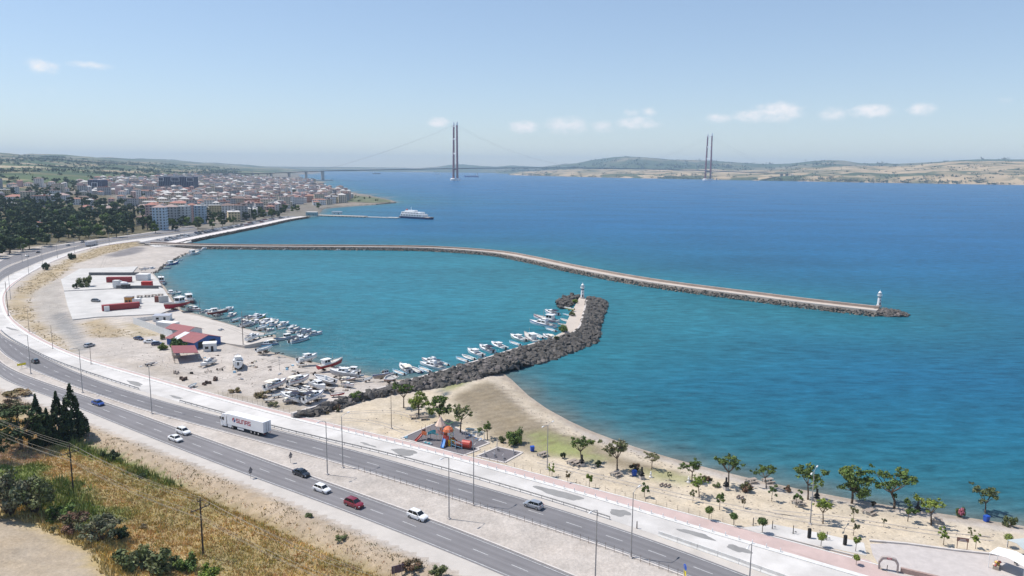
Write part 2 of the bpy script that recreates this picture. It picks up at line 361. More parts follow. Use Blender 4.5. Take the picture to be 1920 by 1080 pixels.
lk.new(hs.outputs[0], df.inputs[0]); lk.new(bp.outputs[0], df.inputs['Normal']); lk.new(bp.outputs[0], gl.inputs['Normal']); lk.new(mnode('MULTIPLY', fr_.outputs[0], .34), ms.inputs[0]); lk.new(df.outputs[0], ms.inputs[1]); lk.new(gl.outputs[0], ms.inputs[2]); lk.new(ms.outputs[0], [n for n in nds if n.type == 'OUTPUT_MATERIAL'][0].inputs[0])
tag(np_obj('sea', V, Fq, m, c), 'blue sea of the strait turning teal inside the harbour', None, None, 'structure')

# ---- ground: one height field with the real colours of sand, dirt, dry grass, fields
V, Fq = grid_mesh(axis([(-7000, -2600, 220), (-2600, -900, 40), (-900, -380, 12), (-380, -120, 3), (-120, 150, 2), (150, 320, 8)]), axis([(-140, 70, 15), (70, 240, 2), (240, 460, 3), (460, 820, 6), (820, 1700, 16), (1700, 4400, 45), (4400, 11800, 200)]),
                  height, lambda X, Y, Z: Z > -2.5)
X, Y = V[:, 0], V[:, 1]
print('ground verts', len(V))
hsh = lambda a, b, k: np.modf(np.abs(np.sin(a * 12.9898 + b * 78.233 + k * 37.7) * 43758.5453))[0]
ang = .5; U, Wv = X * math.cos(ang) + Y * math.sin(ang) + 30 * wob(X, Y, 300), -X * math.sin(ang) + Y * math.cos(ang) + 30 * wob(Y, X, 260)
cu, cv = np.floor(U / 190), np.floor(Wv / 120); q = hsh(cu, cv, 1)
pal = np.array([(.055, .085, .04), (.075, .105, .045), (.09, .12, .05), (.05, .07, .035), (.28, .22, .13), (.14, .14, .07), (.065, .09, .05), (.33, .27, .17)]) * 1.0
c = pal[(q * 8).astype(int)] * (.85 + .3 * hsh(cu, cv, 2))[:, None]
town = sstep(0, 150, 420 - ((-445 - .196 * np.clip(Y - 700, 0, None)) - X)) * (Y > 560); c = lerp(c, (.22, .19, .17), town * .8)
dirt = np.array((.43, .385, .345)); near = 1 - sstep(560, 640, Y) * (X < -395)
near = np.where((Y < 640) & (X > -420), 1., near * (Y < 600)); c = lerp(c, dirt, near)
n1, n2, n3 = wob(X, Y, 9), wob(X + 50, Y - 20, 3.1), wob(Y, X, 23)
def zone(poly, colour, soft=4., k=1., jit=1.5):
    global c
    poly = W(poly); xs = [p[0] for p in poly]; ys = [p[1] for p in poly]
    b = (X > min(xs) - soft - 3) & (X < max(xs) + soft + 3) & (Y > min(ys) - soft - 3) & (Y < max(ys) + soft + 3)
    d = sdist(X[b], Y[b], poly) + jit * (n1[b] + .7 * n2[b]); c[b] = lerp(c[b], colour, sstep(-soft / 2, soft / 2, d) * k)
zone([(255, 452), (190, 461), (120, 489), (70, 513), (30, 540), (12, 575), (25, 602), (90, 643), (128, 660), (122, 640), (75, 606), (58, 575), (62, 548), (112, 520), (140, 496), (200, 476), (262, 460)], (.36, .28, .17), 6, .9, 2.5)
zone([(195, 479), (250, 463), (276, 465), (262, 474), (215, 483)], (.17, .16, .165), 6, .9)
zone([(60, 552), (112, 523), (118, 560), (130, 600), (160, 650), (150, 658), (110, 625), (75, 595)], (.34, .31, .275), 6, .8)
zone([(96, 592), (120, 583), (136, 600), (150, 625), (168, 655), (150, 662), (132, 636), (105, 612)], (.235, .23, .225), 3, .9, .8)
zone([(150, 603), (200, 597), (230, 618), (236, 630), (170, 634)], (.34, .265, .165), 5, .9, 2)
zone([(225, 603), (262, 610), (300, 630), (245, 632), (235, 615)], (.36, .30, .20), 4, .9)
zone([(212, 600), (222, 596), (236, 612), (247, 622), (244, 632), (232, 630), (236, 620), (226, 611)], (.54, .47, .39), 1.5, .9, .3)
zone([(170, 668), (330, 712), (420, 742), (480, 755), (440, 740), (330, 695), (230, 674)], (.37, .32, .265), 3, .7)
zone([(400, 735), (560, 775), (600, 781), (560, 762), (470, 742)], (.30, .255, .19), 3, .8, 1)
# the park, the beach and its dry vegetation
zone([(600, 783), (690, 750), (850, 726), (940, 699), (1100, 815), (1400, 905), (1930, 995), (1930, 1090), (1560, 1090), (1480, 1016), (1200, 944), (900, 865), (750, 828)], (.49, .415, .315), 3, 1, .5)
zone([(735, 780), (860, 770), (880, 800), (850, 815), (770, 800)], (.40, .325, .215), 6, .6)
zone([(845, 745), (890, 720), (928, 706), (960, 730), (1010, 772), (1070, 808), (1130, 838), (1200, 866), (1290, 893), (1240, 893), (1120, 868), (1000, 848), (930, 825), (880, 788)], (.25, .205, .14), 5, .95, 1.5)
zone([(905, 704), (938, 701), (952, 722), (1000, 762), (1060, 797), (1100, 814), (1060, 812), (1000, 782), (950, 738)], (.47, .40, .315), 3, .9, .6)
zone([(985, 812), (1020, 806), (1075, 830), (1140, 858), (1110, 866), (1030, 846)], (.25, .28, .10), 7, .85, 2)
zone([(1190, 880), (1240, 884), (1300, 897), (1290, 908), (1230, 900)], (.28, .28, .13), 4, .7, 1.5)
zone([(845, 712), (885, 710), (870, 724), (842, 733), (830, 728)], (.22, .23, .09), 3, .9, 1)
zone([(828, 732), (845, 737), (838, 743), (826, 741)], (.05, .08, .10), 1.5, .9, .5)
zone([(1560, 945), (1660, 955), (1650, 975), (1540, 968)], (.40, .35, .27), 5, .4)
st = (np.sin((X * .62 + Y * .78) * 1.6 + 1.5 * wob(X, Y, 12)) * .5 + .5) * inside(X, Y, W([(850, 745), (930, 712), (1010, 780), (1100, 840), (930, 822)])); c = lerp(c, (.16, .125, .085), st * .5)
sd = sdist(X, Y, COAST); wet = (sd > -2) & (Y < 460); c = np.where(wet[:, None], lerp(c, (.31, .255, .20), np.exp(-np.clip(sd - .8, 0, None) / 1.1) * .85), c)
# median, shoulder bank, hillside
dh = sdist(X, Y, HILLPOLY); hill = (dh > .4) & (Y < 520)
c = np.where((hill & (dh < 9))[:, None], lerp(c, (.375, .295, .21), sstep(0, 2.5, dh)), c)
gm = np.clip(.5 + .5 * wob(X, Y, 14) + .25 * n2, 0, 1)
g1 = np.array((.34, .25, .12)); hc = lerp(np.tile(g1, (len(X), 1)), (.40, .30, .15), sstep(.25, .75, gm)); hc = lerp(hc, (.29, .185, .075), sstep(.35, .9, .5 + .5 * wob(Y, X, 8)) * .6)
c = np.where(hill[:, None], lerp(c, (0, 0, 0), hill * 0.) * (1 - sstep(5.5, 9, dh))[:, None] + hc * sstep(5.5, 9, dh)[:, None], c)
c = np.where((hill & (np.abs(dh - 8) < 1.2))[:, None], c * .75 + np.array((.10, .08, .04)) * .25, c)
def hzone(px, r, colour, k=.9):
    global c
    p = P3(*px); d = np.hypot(X - p.x, Y - p.y) + r * .35 * (n1 + .5 * n2); w = (1 - sstep(r * .5, r, d)) * (dh > 7) * (Y < 520) * k; c = lerp(c, colour, w)
for px, r in (((205, 838), 13), ((180, 825), 10), ((290, 885), 9), ((100, 920), 12), ((140, 960), 10), ((30, 885), 9), ((330, 905), 7), ((250, 860), 8), ((5, 760), 12)): hzone(px, r, (.125, .165, .045))
for px, r in (((240, 925), 12), ((200, 895), 11), ((330, 965), 11), ((430, 1030), 9), ((300, 930), 8), ((420, 935), 9), ((520, 975), 8), ((370, 905), 8), ((470, 1060), 9), ((640, 1060), 7)): hzone(px, r, (.25, .205, .09), .5)
zb = [tuple(P3(*p)[:2]) for p in ((-80, 975), (30, 968), (75, 985), (125, 1008), (170, 1035), (205, 1080), (215, 1140), (-80, 1140))]
db = sdist(X, Y, zb) + 1.0 * n2; c = lerp(c, (.37, .30, .22), sstep(-1, 2.5, db)); c = lerp(c, (.46, .35, .14), np.exp(-((db + 1.5) / 2.2) ** 2) * .9 * (Y < 200))
yard = sdist(X, Y, [tuple(P3(*p)[:2]) for p in ((-60, 815), (60, 830), (100, 845), (60, 872), (-60, 875))]) + n2; c = lerp(c, (.30, .22, .15), sstep(-2, 3, yard) * (Y < 400))
scrub = (dh > 10) & (Y > 330) & (Y < 900) & (X < -300); c = np.where(scrub[:, None], lerp(c, (.15, .14, .075), (.55 + .3 * wob(X, Y, 40)) * sstep(330, 420, Y)), c)
wood = inside(X, Y, [tuple(P3(*p)[:2]) for p in ((-60, 480), (40, 466), (150, 450), (260, 443), (300, 432), (290, 400), (200, 365), (0, 360), (-60, 370))]); c = lerp(c, (.11, .095, .05), wood * .85)
m = mat('ground_soil', (0, 0, 0), .95, .2, .30, bump=.6, bscale=1.6, attr='Col', detail=10, spec=.15)
nds, lk = m.node_tree.nodes, m.node_tree.links; tc = [n for n in nds if n.type == 'TEX_COORD'][0]; hs = [n for n in nds if n.type == 'HUE_SAT'][0]; v0 = hs.inputs['Value'].links[0].from_socket
k1 = mnode('ADD', mnode('MULTIPLY', noise_node(1.7, 0, (1, 1, 1), 8, .75), .9), .55); k2 = mnode('ADD', mnode('MULTIPLY', noise_node(.05, 1, (1, 1, 1), 6, .6), .5), .75)
lk.new(mnode('MULTIPLY', v0, mnode('MULTIPLY', k1, k2)), hs.inputs['Value']); lk.new(mnode('ADD', mnode('MULTIPLY', noise_node(.12, 2, (1, 1, 1), 6, .6), .5), .7), hs.inputs['Saturation'])
tag(np_obj('ground', V, Fq, m, np.clip(c, .005, 1)), 'dry sandy ground, fields and hillside along the shore', None, None, 'structure')

# ---- hills on the other side of the strait
def polar_hills(name, sky_px, shore_px, rows, base_depth=None, noise_a=.12, label='', col=None, m=None):
    xs = np.arange(sky_px[0][0], sky_px[-1][0] + 1, 5.); sy = np.interp(xs, *zip(*sky_px)); V = []; n = len(rows)
    for px, py in zip(xs, sy):
        if base_depth: x0, y0 = ray(px, 540)[:2] / ray(px, 540)[1] * base_depth
        else: x0, y0 = g(px, float(np.interp(px, *zip(*shore_px))), 0)
        dr = np.array((x0, y0)) / math.hypot(x0, y0); r0 = math.hypot(x0, y0); hd = ray(px, py)
        el = hd[2] / math.hypot(hd[0], hd[1])
        for k, (dist, frac) in enumerate(rows):
            r = r0 + dist; p = dr * r; ridge = CAM_H + el * (r0 + rows[-3][0]); fr = frac
            z = ridge * fr * (1 + (noise_a * wob(p[0], p[1], 420) + .5 * noise_a * wob(p[1], p[0], 150)) * (0 < k < n - 3)) if frac >= 0 else -3
            V.append((p[0], p[1], z))
    V = np.array(V); k = len(xs); I = np.arange(k - 1)[:, None] * n + np.arange(n - 1)[None, :]
    Fq = np.stack([I, I + n, I + n + 1, I + 1], -1).reshape(-1, 4)
    HGRID.append((V.reshape(k, n, 3), label)); return tag(np_obj(name, V, Fq, m), label, None, None, 'structure')
HGRID = []
def field_mat(name, cols, scale, rough=.95):
    m = mat(name, (.2, .2, .2), rough, .22, .004, attr=None, detail=8, spec=.1); nt = m.node_tree; nd, lk = nt.nodes, nt.links
    tc = [n for n in nd if n.type == 'TEX_COORD'][0]; hs = [n for n in nd if n.type == 'HUE_SAT'][0]
    nz = nd.new('ShaderNodeTexNoise'); nz.inputs['Scale'].default_value = scale * 1.6; nz.inputs['Detail'].default_value = 4; lk.new(tc.outputs['Object'], nz.inputs[0])
    ad = nd.new('ShaderNodeVectorMath'); ad.operation = 'MULTIPLY_ADD'; ad.inputs[1].default_value = (1.1 / scale * .6,) * 3; lk.new(nz.outputs['Color'], ad.inputs[0]); lk.new(tc.outputs['Object'], ad.inputs[2])
    vo = nd.new('ShaderNodeTexVoronoi'); vo.inputs['Scale'].default_value = scale; lk.new(ad.outputs[0], vo.inputs['Vector'])
    sp = nd.new('ShaderNodeSeparateColor'); lk.new(vo.outputs['Color'], sp.inputs[0])
    n4 = nd.new('ShaderNodeTexNoise'); n4.inputs['Scale'].default_value = scale * .28; n4.inputs['Detail'].default_value = 3; lk.new(tc.outputs['Object'], n4.inputs[0])
    mm = nd.new('ShaderNodeMath'); mm.operation = 'MULTIPLY_ADD'; mm.inputs[1].default_value = .45; lk.new(sp.outputs[0], mm.inputs[0]); 
    m5 = nd.new('ShaderNodeMath'); m5.operation = 'MULTIPLY_ADD'; m5.inputs[1].default_value = 1.5; m5.inputs[2].default_value = -.5; lk.new(n4.outputs[0], m5.inputs[0]); lk.new(m5.outputs[0], mm.inputs[2])
    rp = nd.new('ShaderNodeValToRGB'); e = rp.color_ramp; e.interpolation = 'LINEAR'
    while len(e.elements) < len(cols): e.elements.new(.5)
    for i, cc in enumerate(cols): e.elements[i].position = i / (len(cols) - 1); e.elements[i].color = (*cc, 1)
    lk.new(mm.outputs[0], rp.inputs[0]); lk.new(rp.outputs[0], hs.inputs['Color']); return m
M_hill = field_mat('field_patchwork', [(.075, .095, .045), (.06, .085, .04), (.09, .10, .05), (.38, .29, .18), (.46, .35, .22), (.09, .10, .05), (.40, .27, .18), (.52, .42, .29)], .0055)
M_wood = field_mat('wooded_slopes', [(.05, .08, .04), (.075, .10, .05), (.06, .085, .04), (.24, .21, .14), (.08, .10, .05)], .003)
SHORE2 = [(930, 327.5), (1000, 329.5), (1100, 332), (1200, 334.3), (1327, 336.8), (1500, 340), (1700, 343.5), (1920, 347), (2150, 351)]
polar_hills('hills', [(955, 326), (975, 322), (1000, 321), (1050, 318), (1100, 317), (1200, 318), (1327, 317), (1420, 319), (1500, 315), (1560, 312), (1600, 311), (1680, 312), (1730, 308), (1780, 303), (1840, 302), (1920, 303), (2150, 306)], SHORE2,
            [(-30, -1), (0, .0), (40, .10), (160, .32), (400, .42), (800, .55), (1300, .72), (1900, 1.0), (2300, .9), (3200, .3)], label='patchwork of golden fields on low hills across the strait', m=M_hill)
polar_hills('hills', [(930, 316), (1000, 315), (1050, 308.5), (1080, 306), (1110, 300), (1150, 294.5), (1175, 293.5), (1210, 295), (1260, 299.5), (1300, 300), (1330, 301), (1400, 306), (1440, 308), (1480, 306.5), (1520, 302), (1550, 300), (1580, 301), (1610, 306), (1680, 307), (1760, 303), (1800, 300), (1840, 298.5), (1920, 299), (2150, 300)],
            [(a, b) for a, b in SHORE2], [(2300, -.01), (2400, .3), (2900, .45), (3400, .62), (4000, .8), (4700, 1.0), (5300, .8), (6500, .2)], label='wooded ridge of hills on the skyline across the strait', m=M_wood)
polar_hills('hills', [(300, 311), (380, 312.5), (450, 312.5), (500, 312), (560, 312.5), (640, 313), (720, 314), (790, 315), (825, 312), (848, 308.5), (868, 308), (900, 311), (930, 312.5), (955, 310), (1000, 312.5), (1060, 314), (1120, 316)], None,
            [(-100, -1), (0, 0), (500, .5), (1100, .7), (1700, 1.0), (2200, .8), (3200, .3)], 12500, label='faint blue hills on the far horizon beyond the bridge', m=M_wood)

# ---- highway
def edge(near, off, far, tail):
    return smooth_line(resample(smooth_line(spline(W(near[::-1]) + off + W(far) + tail, 5), 8), 160), 2)
R_near = [(14, 101), (40, 74)]
E_Al = edge([(0, 710), (80, 738), (160, 771), (250, 808), (325, 838), (475, 896), (600, 941), (700, 980), (840, 1035), (940, 1077), (1090, 1142)], [], [(0, 490), (62, 469), (125, 457.5), (190, 448.5), (225, 444)], W([(290, 435), (360, 424)]))
E_Au = edge([(0, 681), (62, 710), (140, 737), (212, 760), (300, 792), (360, 814), (475, 855), (550, 882), (700, 937), (840, 985), (940, 1026), (1040, 1067), (1190, 1128)], [], [(0, 506), (50, 485), (100, 470), (150, 459), (220, 448)], W([(300, 438), (370, 428)]))
E_Bl = edge([(0, 659), (62, 694), (150, 729), (225, 754), (285, 774), (400, 804), (475, 825), (575, 851), (662, 876), (775, 911), (840, 931), (952, 964), (1065, 1000), (1180, 1038), (1265, 1070), (1390, 1120)], [], [(0, 510), (50, 488), (100, 472.5), (150, 461), (220, 449.5)], W([(300, 440), (370, 430)]))
E_Bu = edge([(0, 627), (50, 651), (105, 681), (175, 711), (262, 740), (325, 758), (415, 782), (510, 803), (625, 834), (750, 867), (840, 895), (965, 929), (1065, 958), (1190, 1000), (1315, 1044), (1420, 1085), (1520, 1125)], [], [(0, 527), (50, 501), (100, 481), (160, 464), (225, 452)], W([(300, 443), (370, 434)]))
E_Cg = edge([(0, 620), (57, 656), (110, 682), (200, 712), (270, 735), (415, 776), (575, 819), (700, 846), (800, 872), (940, 912), (1065, 949), (1185, 987), (1320, 1032), (1450, 1079), (1560, 1120)], [], [(0, 530), (50, 503.5), (100, 483), (160, 465.5), (225, 453)], W([(300, 444.5), (370, 436)]))
E_Cu = edge([(16, 600), (50, 627), (85, 646), (125, 664), (162, 678), (225, 696), (275, 710), (337, 728), (475, 766), (550, 786), (650, 810), (750, 833), (825, 852), (1000, 901), (1100, 928), (1200, 958), (1300, 988), (1400, 1019), (1500, 1047), (1640, 1088)], W([(4, 575), (2, 555)]), [(15, 536), (50, 514), (100, 488.5), (175, 463.5), (250, 452.5)], W([(310, 446), (380, 437.5)]))
E_Pu = edge([(25, 601), (55, 622), (87, 641), (125, 659), (162, 674), (225, 691), (275, 705), (337, 723), (475, 759), (550, 779), (650, 803), (750, 825), (825, 844), (1000, 887), (1100, 915), (1200, 942), (1300, 967), (1400, 995), (1480, 1016), (1650, 1062)], W([(11, 575), (8, 555)]), [(20, 538), (52, 515), (102, 489.5), (177, 464.3), (252, 453.2)], W([(311, 446.6), (381, 438)]))
GZ = 1.6
M_asph = mat('road_asphalt', (.19, .183, .19), .9, .10, .12, bump=.15, bscale=6, spec=.25, detail=9)
M_asph2 = mat('worn_asphalt', (.172, .167, .175), .9, .12, .12, bump=.15, bscale=6, spec=.25, detail=9)
for m in (M_asph, M_asph2):                          # wheel tracks and long streaks of wear
    nds, lk = m.node_tree.nodes, m.node_tree.links; hs = [n for n in nds if n.type == 'HUE_SAT'][0]; v0 = hs.inputs['Value'].links[0].from_socket; at = nds.new('ShaderNodeAttribute'); at.attribute_name = 'lane'; sx = nds.new('ShaderNodeSeparateXYZ'); lk.new(at.outputs['Vector'], sx.inputs[0])
    tr = mnode('MULTIPLY', mnode('COSINE', mnode('MULTIPLY', sx.outputs[0], 8 * math.pi), 0), .06); cb = nds.new('ShaderNodeMapping'); cb.inputs['Scale'].default_value = (9, 2.2, 1); lk.new(at.outputs['Vector'], cb.inputs[0]); sn = nds.new('ShaderNodeTexNoise'); sn.inputs['Scale'].default_value = 1.6; sn.inputs['Detail'].default_value = 8; sn.inputs['Roughness'].default_value = .65; lk.new(cb.outputs[0], sn.inputs[0])
    lk.new(mnode('MULTIPLY', v0, mnode('ADD', mnode('ADD', tr, mnode('MULTIPLY', sn.outputs[0], .55)), .72)), hs.inputs['Value'])
M_conc = mat('service_concrete', (.48, .46, .44), .9, .10, .12, spec=.2, bump=.1, col2=(.56, .54, .52), detail=9)
M_paint = mat('road_paint', (.42, .42, .42), .8, .45, 1.2, detail=9)
M_kerb = mat('kerb_stone', (.52, .48, .45), .9, .15, .6)
M_redpath = mat('red_path', (.47, .36, .335), .9, .14, .25, detail=8)
M_shold = mat('gravel_shoulder', (.46, .425, .39), .95, .12, .3, detail=9)
M_patch = mat('fresh_cement_patch', (.24, .235, .23), .95, .15, .4, detail=8)
def rib(name, A, B, z, m, label, parent=None, th=None):
    o = MB().ribbon(B, A, z).obj(name, m, parent)     # A is the near edge, B the far one; across and along the road as an attribute
    n = len(A); sl = np.r_[0, np.cumsum(np.linalg.norm(np.diff(np.array(A), axis=0), axis=1))]; at = o.data.attributes.new('lane', 'FLOAT_VECTOR', 'POINT'); at.data.foreach_set('vector', np.r_[np.c_[np.ones(n), sl / 100, np.zeros(n)], np.c_[np.zeros(n), sl / 100, np.zeros(n)]].astype(np.float32).ravel())
    return tag(o, label, None, None, 'structure') if parent is None else o
roadA = rib('road', E_Al, E_Au, GZ + .060, M_asph, 'near carriageway of the highway with cars driving towards the right')
roadB = rib('road', E_Bl, E_Bu, GZ + .060, M_asph2, 'far carriageway of the highway with the white lorry on it')
sh = resample(SHOULDER, 160)
SH_in = offset(E_Al, .15)
def nearest_strip(E, d0, d1): return offset(E, d0), offset(E, d1)
ia = MB(); lo = [];
for p in E_Al:
    D = np.linalg.norm(SHOULDER - p, axis=1); k = int(D.argmin()); lo.append(SHOULDER[k] if D[k] < 9 else p + (SHOULDER[k] - p) / D[k] * 4.0)
lo = smooth_line(lo, 6)
tag(MB().ribbon(E_Al, lo, GZ + .03).obj('shoulder', M_shold), 'pale gravel shoulder along the near carriageway', None, None, 'structure')
tag(MB().ribbon(E_Cg, E_Bu, GZ + .03).obj('shoulder', M_shold), 'pale gravel strip between highway and service road', None, None, 'structure')
service = tag(MB().ribbon(E_Cu, E_Cg, GZ + .05).obj('service_road', M_conc), 'pale concrete service road beside the highway', None, None, 'structure')
path = tag(MB().ribbon(E_Pu, E_Cu, GZ + .16).obj('footpath', M_redpath), 'red paved footpath with white kerbs beside the service road', None, None, 'structure')
MB().kerb(E_Cu, 1.1, GZ, GZ + .20).obj('kerb', mat('white_kerb', (.60, .59, .57), .9, .15, .8), path); MB().kerb(E_Pu, .3, GZ, GZ + .24).obj('kerb', MATS['white_kerb'], path)
for E_, o in ((E_Au, roadA), (E_Bl, roadB)): MB().kerb(offset(E_, .25 if E_ is E_Bl else -.25), .35, GZ, GZ + .20).obj('kerb', M_kerb, o)
for E_, d, w, o in ((E_Al, -.45, .16, roadA), (E_Au, .5, .14, roadA), (E_Bl, -.5, .14, roadB), (E_Bu, .55, .16, roadB)):
    MB().ribbon(offset(E_, d + w / 2), offset(E_, d - w / 2), GZ + .068).obj('edge_line', M_paint, o)
for a, b, o, ph in ((E_Al, E_Au, roadA, 0), (E_Bl, E_Bu, roadB, 4)):
    mid = resample((resample(a, 160) + resample(b, 160)) / 2, int(length(a))); T = np.gradient(mid, axis=0); T /= np.linalg.norm(T, axis=1)[:, None]; n = 0
    dash = MB().box(0, 0, 0, 3.6, .16, .004).mesh('lane_dash', M_paint)
    for i in range(ph, len(mid) - 4, 9):
        if -480 < mid[i][0] and n < 60: link('lane_dash', dash, o, (mid[i][0], mid[i][1], GZ + .066), math.atan2(T[i][1], T[i][0])); n += 1
def blob(px, rx, ry, rot, z, seed, n=28):
    p = G(*px); r = random.Random(seed); ph = [r.uniform(0, 6) for _ in range(4)]; out = []
    for i in range(n):
        t = 2 * math.pi * i / n; k = 1 + .16 * math.sin(2 * t + ph[0]) + .12 * math.sin(3 * t + ph[1]) + .09 * math.sin(5 * t + ph[2]) + .05 * math.sin(9 * t + ph[3])
        u, w = rx * k * math.cos(t), ry * k * math.sin(t); out.append((p.x + u * math.cos(rot) - w * math.sin(rot), p.y + u * math.sin(rot) + w * math.cos(rot)))
    return out
for i, (px, rx, ry) in enumerate((((758, 848), 3.7, 1.7), ((1048, 926), 5.2, 1.6), ((1162, 962), 2.1, 1.5), ((1305, 1002), 3.2, 1.0), ((1385, 1030), 2.0, 1.2), ((253, 719), 4.6, 1.1), ((330, 745), 3.5, .6), ((690, 834), 2.6, .5), ((22, 617), 5, .9))):
    MB().sheet(blob(px, rx, ry, -.62, 0, i), GZ + .058).obj('cement_patch', M_patch, service)

# tyre tracks worn into the dirt of yard and harbour
M_track = mat('tyre_track', (.33, .295, .265), .95, .2, .6, detail=8)
gobj = bpy.data.objects['ground']
for pts in (((175, 662), (240, 668), (330, 690), (430, 715), (500, 720)), ((430, 712), (500, 690), (540, 675)), ((440, 705), (520, 712), (600, 730), (640, 735)), ((175, 660), (250, 655), (330, 645)), ((300, 700), (400, 700), (480, 690), (520, 672)), ((620, 785), (700, 790), (760, 810)), ((640, 775), (740, 770), (790, 790)), ((1010, 865), (1150, 900), (1300, 935), (1450, 965), (1600, 990)), ((1450, 960), (1600, 975), (1750, 1000), (1860, 1010)), ((410, 620), (450, 628), (500, 626)), ((350, 600), (420, 612), (470, 632)), ((200, 480), (240, 470), (290, 465)), ((110, 600), (150, 575), (200, 480))):
    cl = smooth_line(spline(W(pts), 3), 3)
    for d in (-.85, .85): MB().ribbon(offset(cl, d - .17), offset(cl, d + .17), GZ + (.012 if pts[0][0] not in (410, 350) else .312)).obj('tyre_track', M_track, gobj)
# ---- concrete quays and yards, playground floor, plaza
M_quay = mat('quay_concrete', (.49, .475, .455), .9, .18, .12, detail=9, spec=.2); M_quayd = mat('quay_wall_dark', (.13, .13, .135), .9, .2, .4)
q1 = W([(114, 524), (150, 503.5), (258, 499.5), (247, 512), (283, 512), (297, 526), (303, 535), (206, 541), (120, 545)], 2.0)
q2 = W([(120, 546.5), (206, 542.5), (298, 538), (306, 541), (330, 577), (300, 588), (180, 594), (136, 599), (127, 575)], 2.0)
for k, (q, l) in enumerate(((q1, 'upper white concrete quay yard with containers on it'), (q2, 'lower white concrete quay yard with the red sheds on it'))): tag(MB().prism(q, -1, 2.0).obj('quay', M_quay), l, None, None, 'structure')
tag(MB().prism(W([(330, 577), (345, 588), (372, 592), (440, 612), (480, 622), (511, 628), (512, 636), (458, 648), (400, 640), (300, 592)], 1.9), -1, 1.9).obj('quay', mat('quay_sandy', (.47, .43, .39), .95, .12, .15, detail=9)), 'sandy boatyard quay where the boats crowd together', None, None, 'structure')
M_rub = mat('rubber_floor', (.135, .125, .135), .95, .12, .5)
pg = W([(752, 822), (812, 796), (852, 801), (918, 831), (893, 841), (900, 843), (868, 855)])
pgf = tag(MB().prism(pg, 1.4, GZ + .05).obj('playground_floor', M_rub), 'dark grey rubber floor under the playground', None, None, 'structure')
tag(MB().prism(W([(893, 856), (934, 839), (980, 849), (946, 868)]), 1.4, GZ + .05).obj('playground_floor', M_rub), 'dark grey rubber floor under the outdoor gym machines', None, None, 'structure')
def border(poly, w, h, name, m, parent=None, closed=True):
    b = MB(); n = len(poly)
    for i in range(n if closed else n - 1):
        p, q = np.array(poly[i]), np.array(poly[(i + 1) % n]); l = np.linalg.norm(q - p); c_ = (p + q) / 2; b.box(c_[0], c_[1], 1.5, l, w, h + .1, math.atan2(q[1] - p[1], q[0] - p[0]))
    return b.obj(name, m, parent)
border(pg, .5, .16, 'edging', M_kerb, pgf); border(W([(893, 856), (934, 839), (980, 849), (946, 868)]), .5, .17, 'edging', M_kerb, pgf)
M_plaza = mat('plaza_paving', (.46, .42, .40), .9, .13, .8, detail=10, bump=.2, bscale=3)
tag(MB().sheet(W([(1631, 1020), (1680, 1019), (1760, 1029), (1925, 1048), (1925, 1095), (1700, 1095), (1650, 1064), (1636, 1040)]), GZ + .06).obj('plaza', M_plaza), 'pale stone paved plaza in the corner of the park', None, None, 'structure')
MB().sheet(W([(1470, 1014), (1550, 1034), (1630, 1052), (1655, 1072), (1740, 1095), (1690, 1105), (1480, 1034)]), GZ + .19).obj('paving', M_redpath, path)
wl_ = W([(1630, 1015), (1700, 1021), (1790, 1033), (1920, 1047)]); border(wl_, .5, .35, 'low_wall', M_kerb, None, False); tag(bpy.data.objects['low_wall'], 'low grey stone wall along the upper side of the plaza', 'wall')
o = border(W([(1688, 1073), (1760, 1090), (1800, 1100)]), .5, .9, 'low_wall', mat('red_stone', (.34, .24, .21), .9, .2, 2), None, False); tag(o, 'reddish stone wall starting at the foot of the entrance arch', 'wall')
o = border(W([(1376, 989), (1440, 1003), (1520, 1023), (1605, 1044)]), .35, .3, 'low_wall', M_kerb, None, False); tag(o, 'low grey kerb wall along the fitness path', 'wall')
tag(MB().sheet(W([(1385, 990), (1450, 983), (1540, 1000), (1620, 1018), (1625, 1042), (1520, 1020)]), GZ + .03).obj('pavement', M_conc), 'pale paved strip under the fitness machines', None, None, 'structure')
# ---- promenade and roads of the town front
front = W([(578, 406), (545, 411), (500, 421), (450, 431), (400, 441), (357, 450), (330, 456)], 2.2); fs = smooth_line(spline(front, 8), 2)
prom = tag(MB().ribbon(offset(fs, -12), offset(fs, -1.0), 2.3).obj('promenade', mat('promenade_paving', (.60, .56, .54), .9, .08, .2)), 'pale paved promenade along the town seafront', None, None, 'structure')
tag(MB().ribbon(offset(fs, -34), offset(fs, -12.5), 2.25).obj('road', M_asph), 'seafront road and parking behind the promenade', None, None, 'structure')
tag(MB().prism(W([(255, 450), (300, 444), (345, 445), (360, 452), (330, 461), (290, 463)], 1.9), .5, 1.9).obj('pavement', M_conc), 'pale concrete apron at the root of the long breakwater', None, None, 'structure')

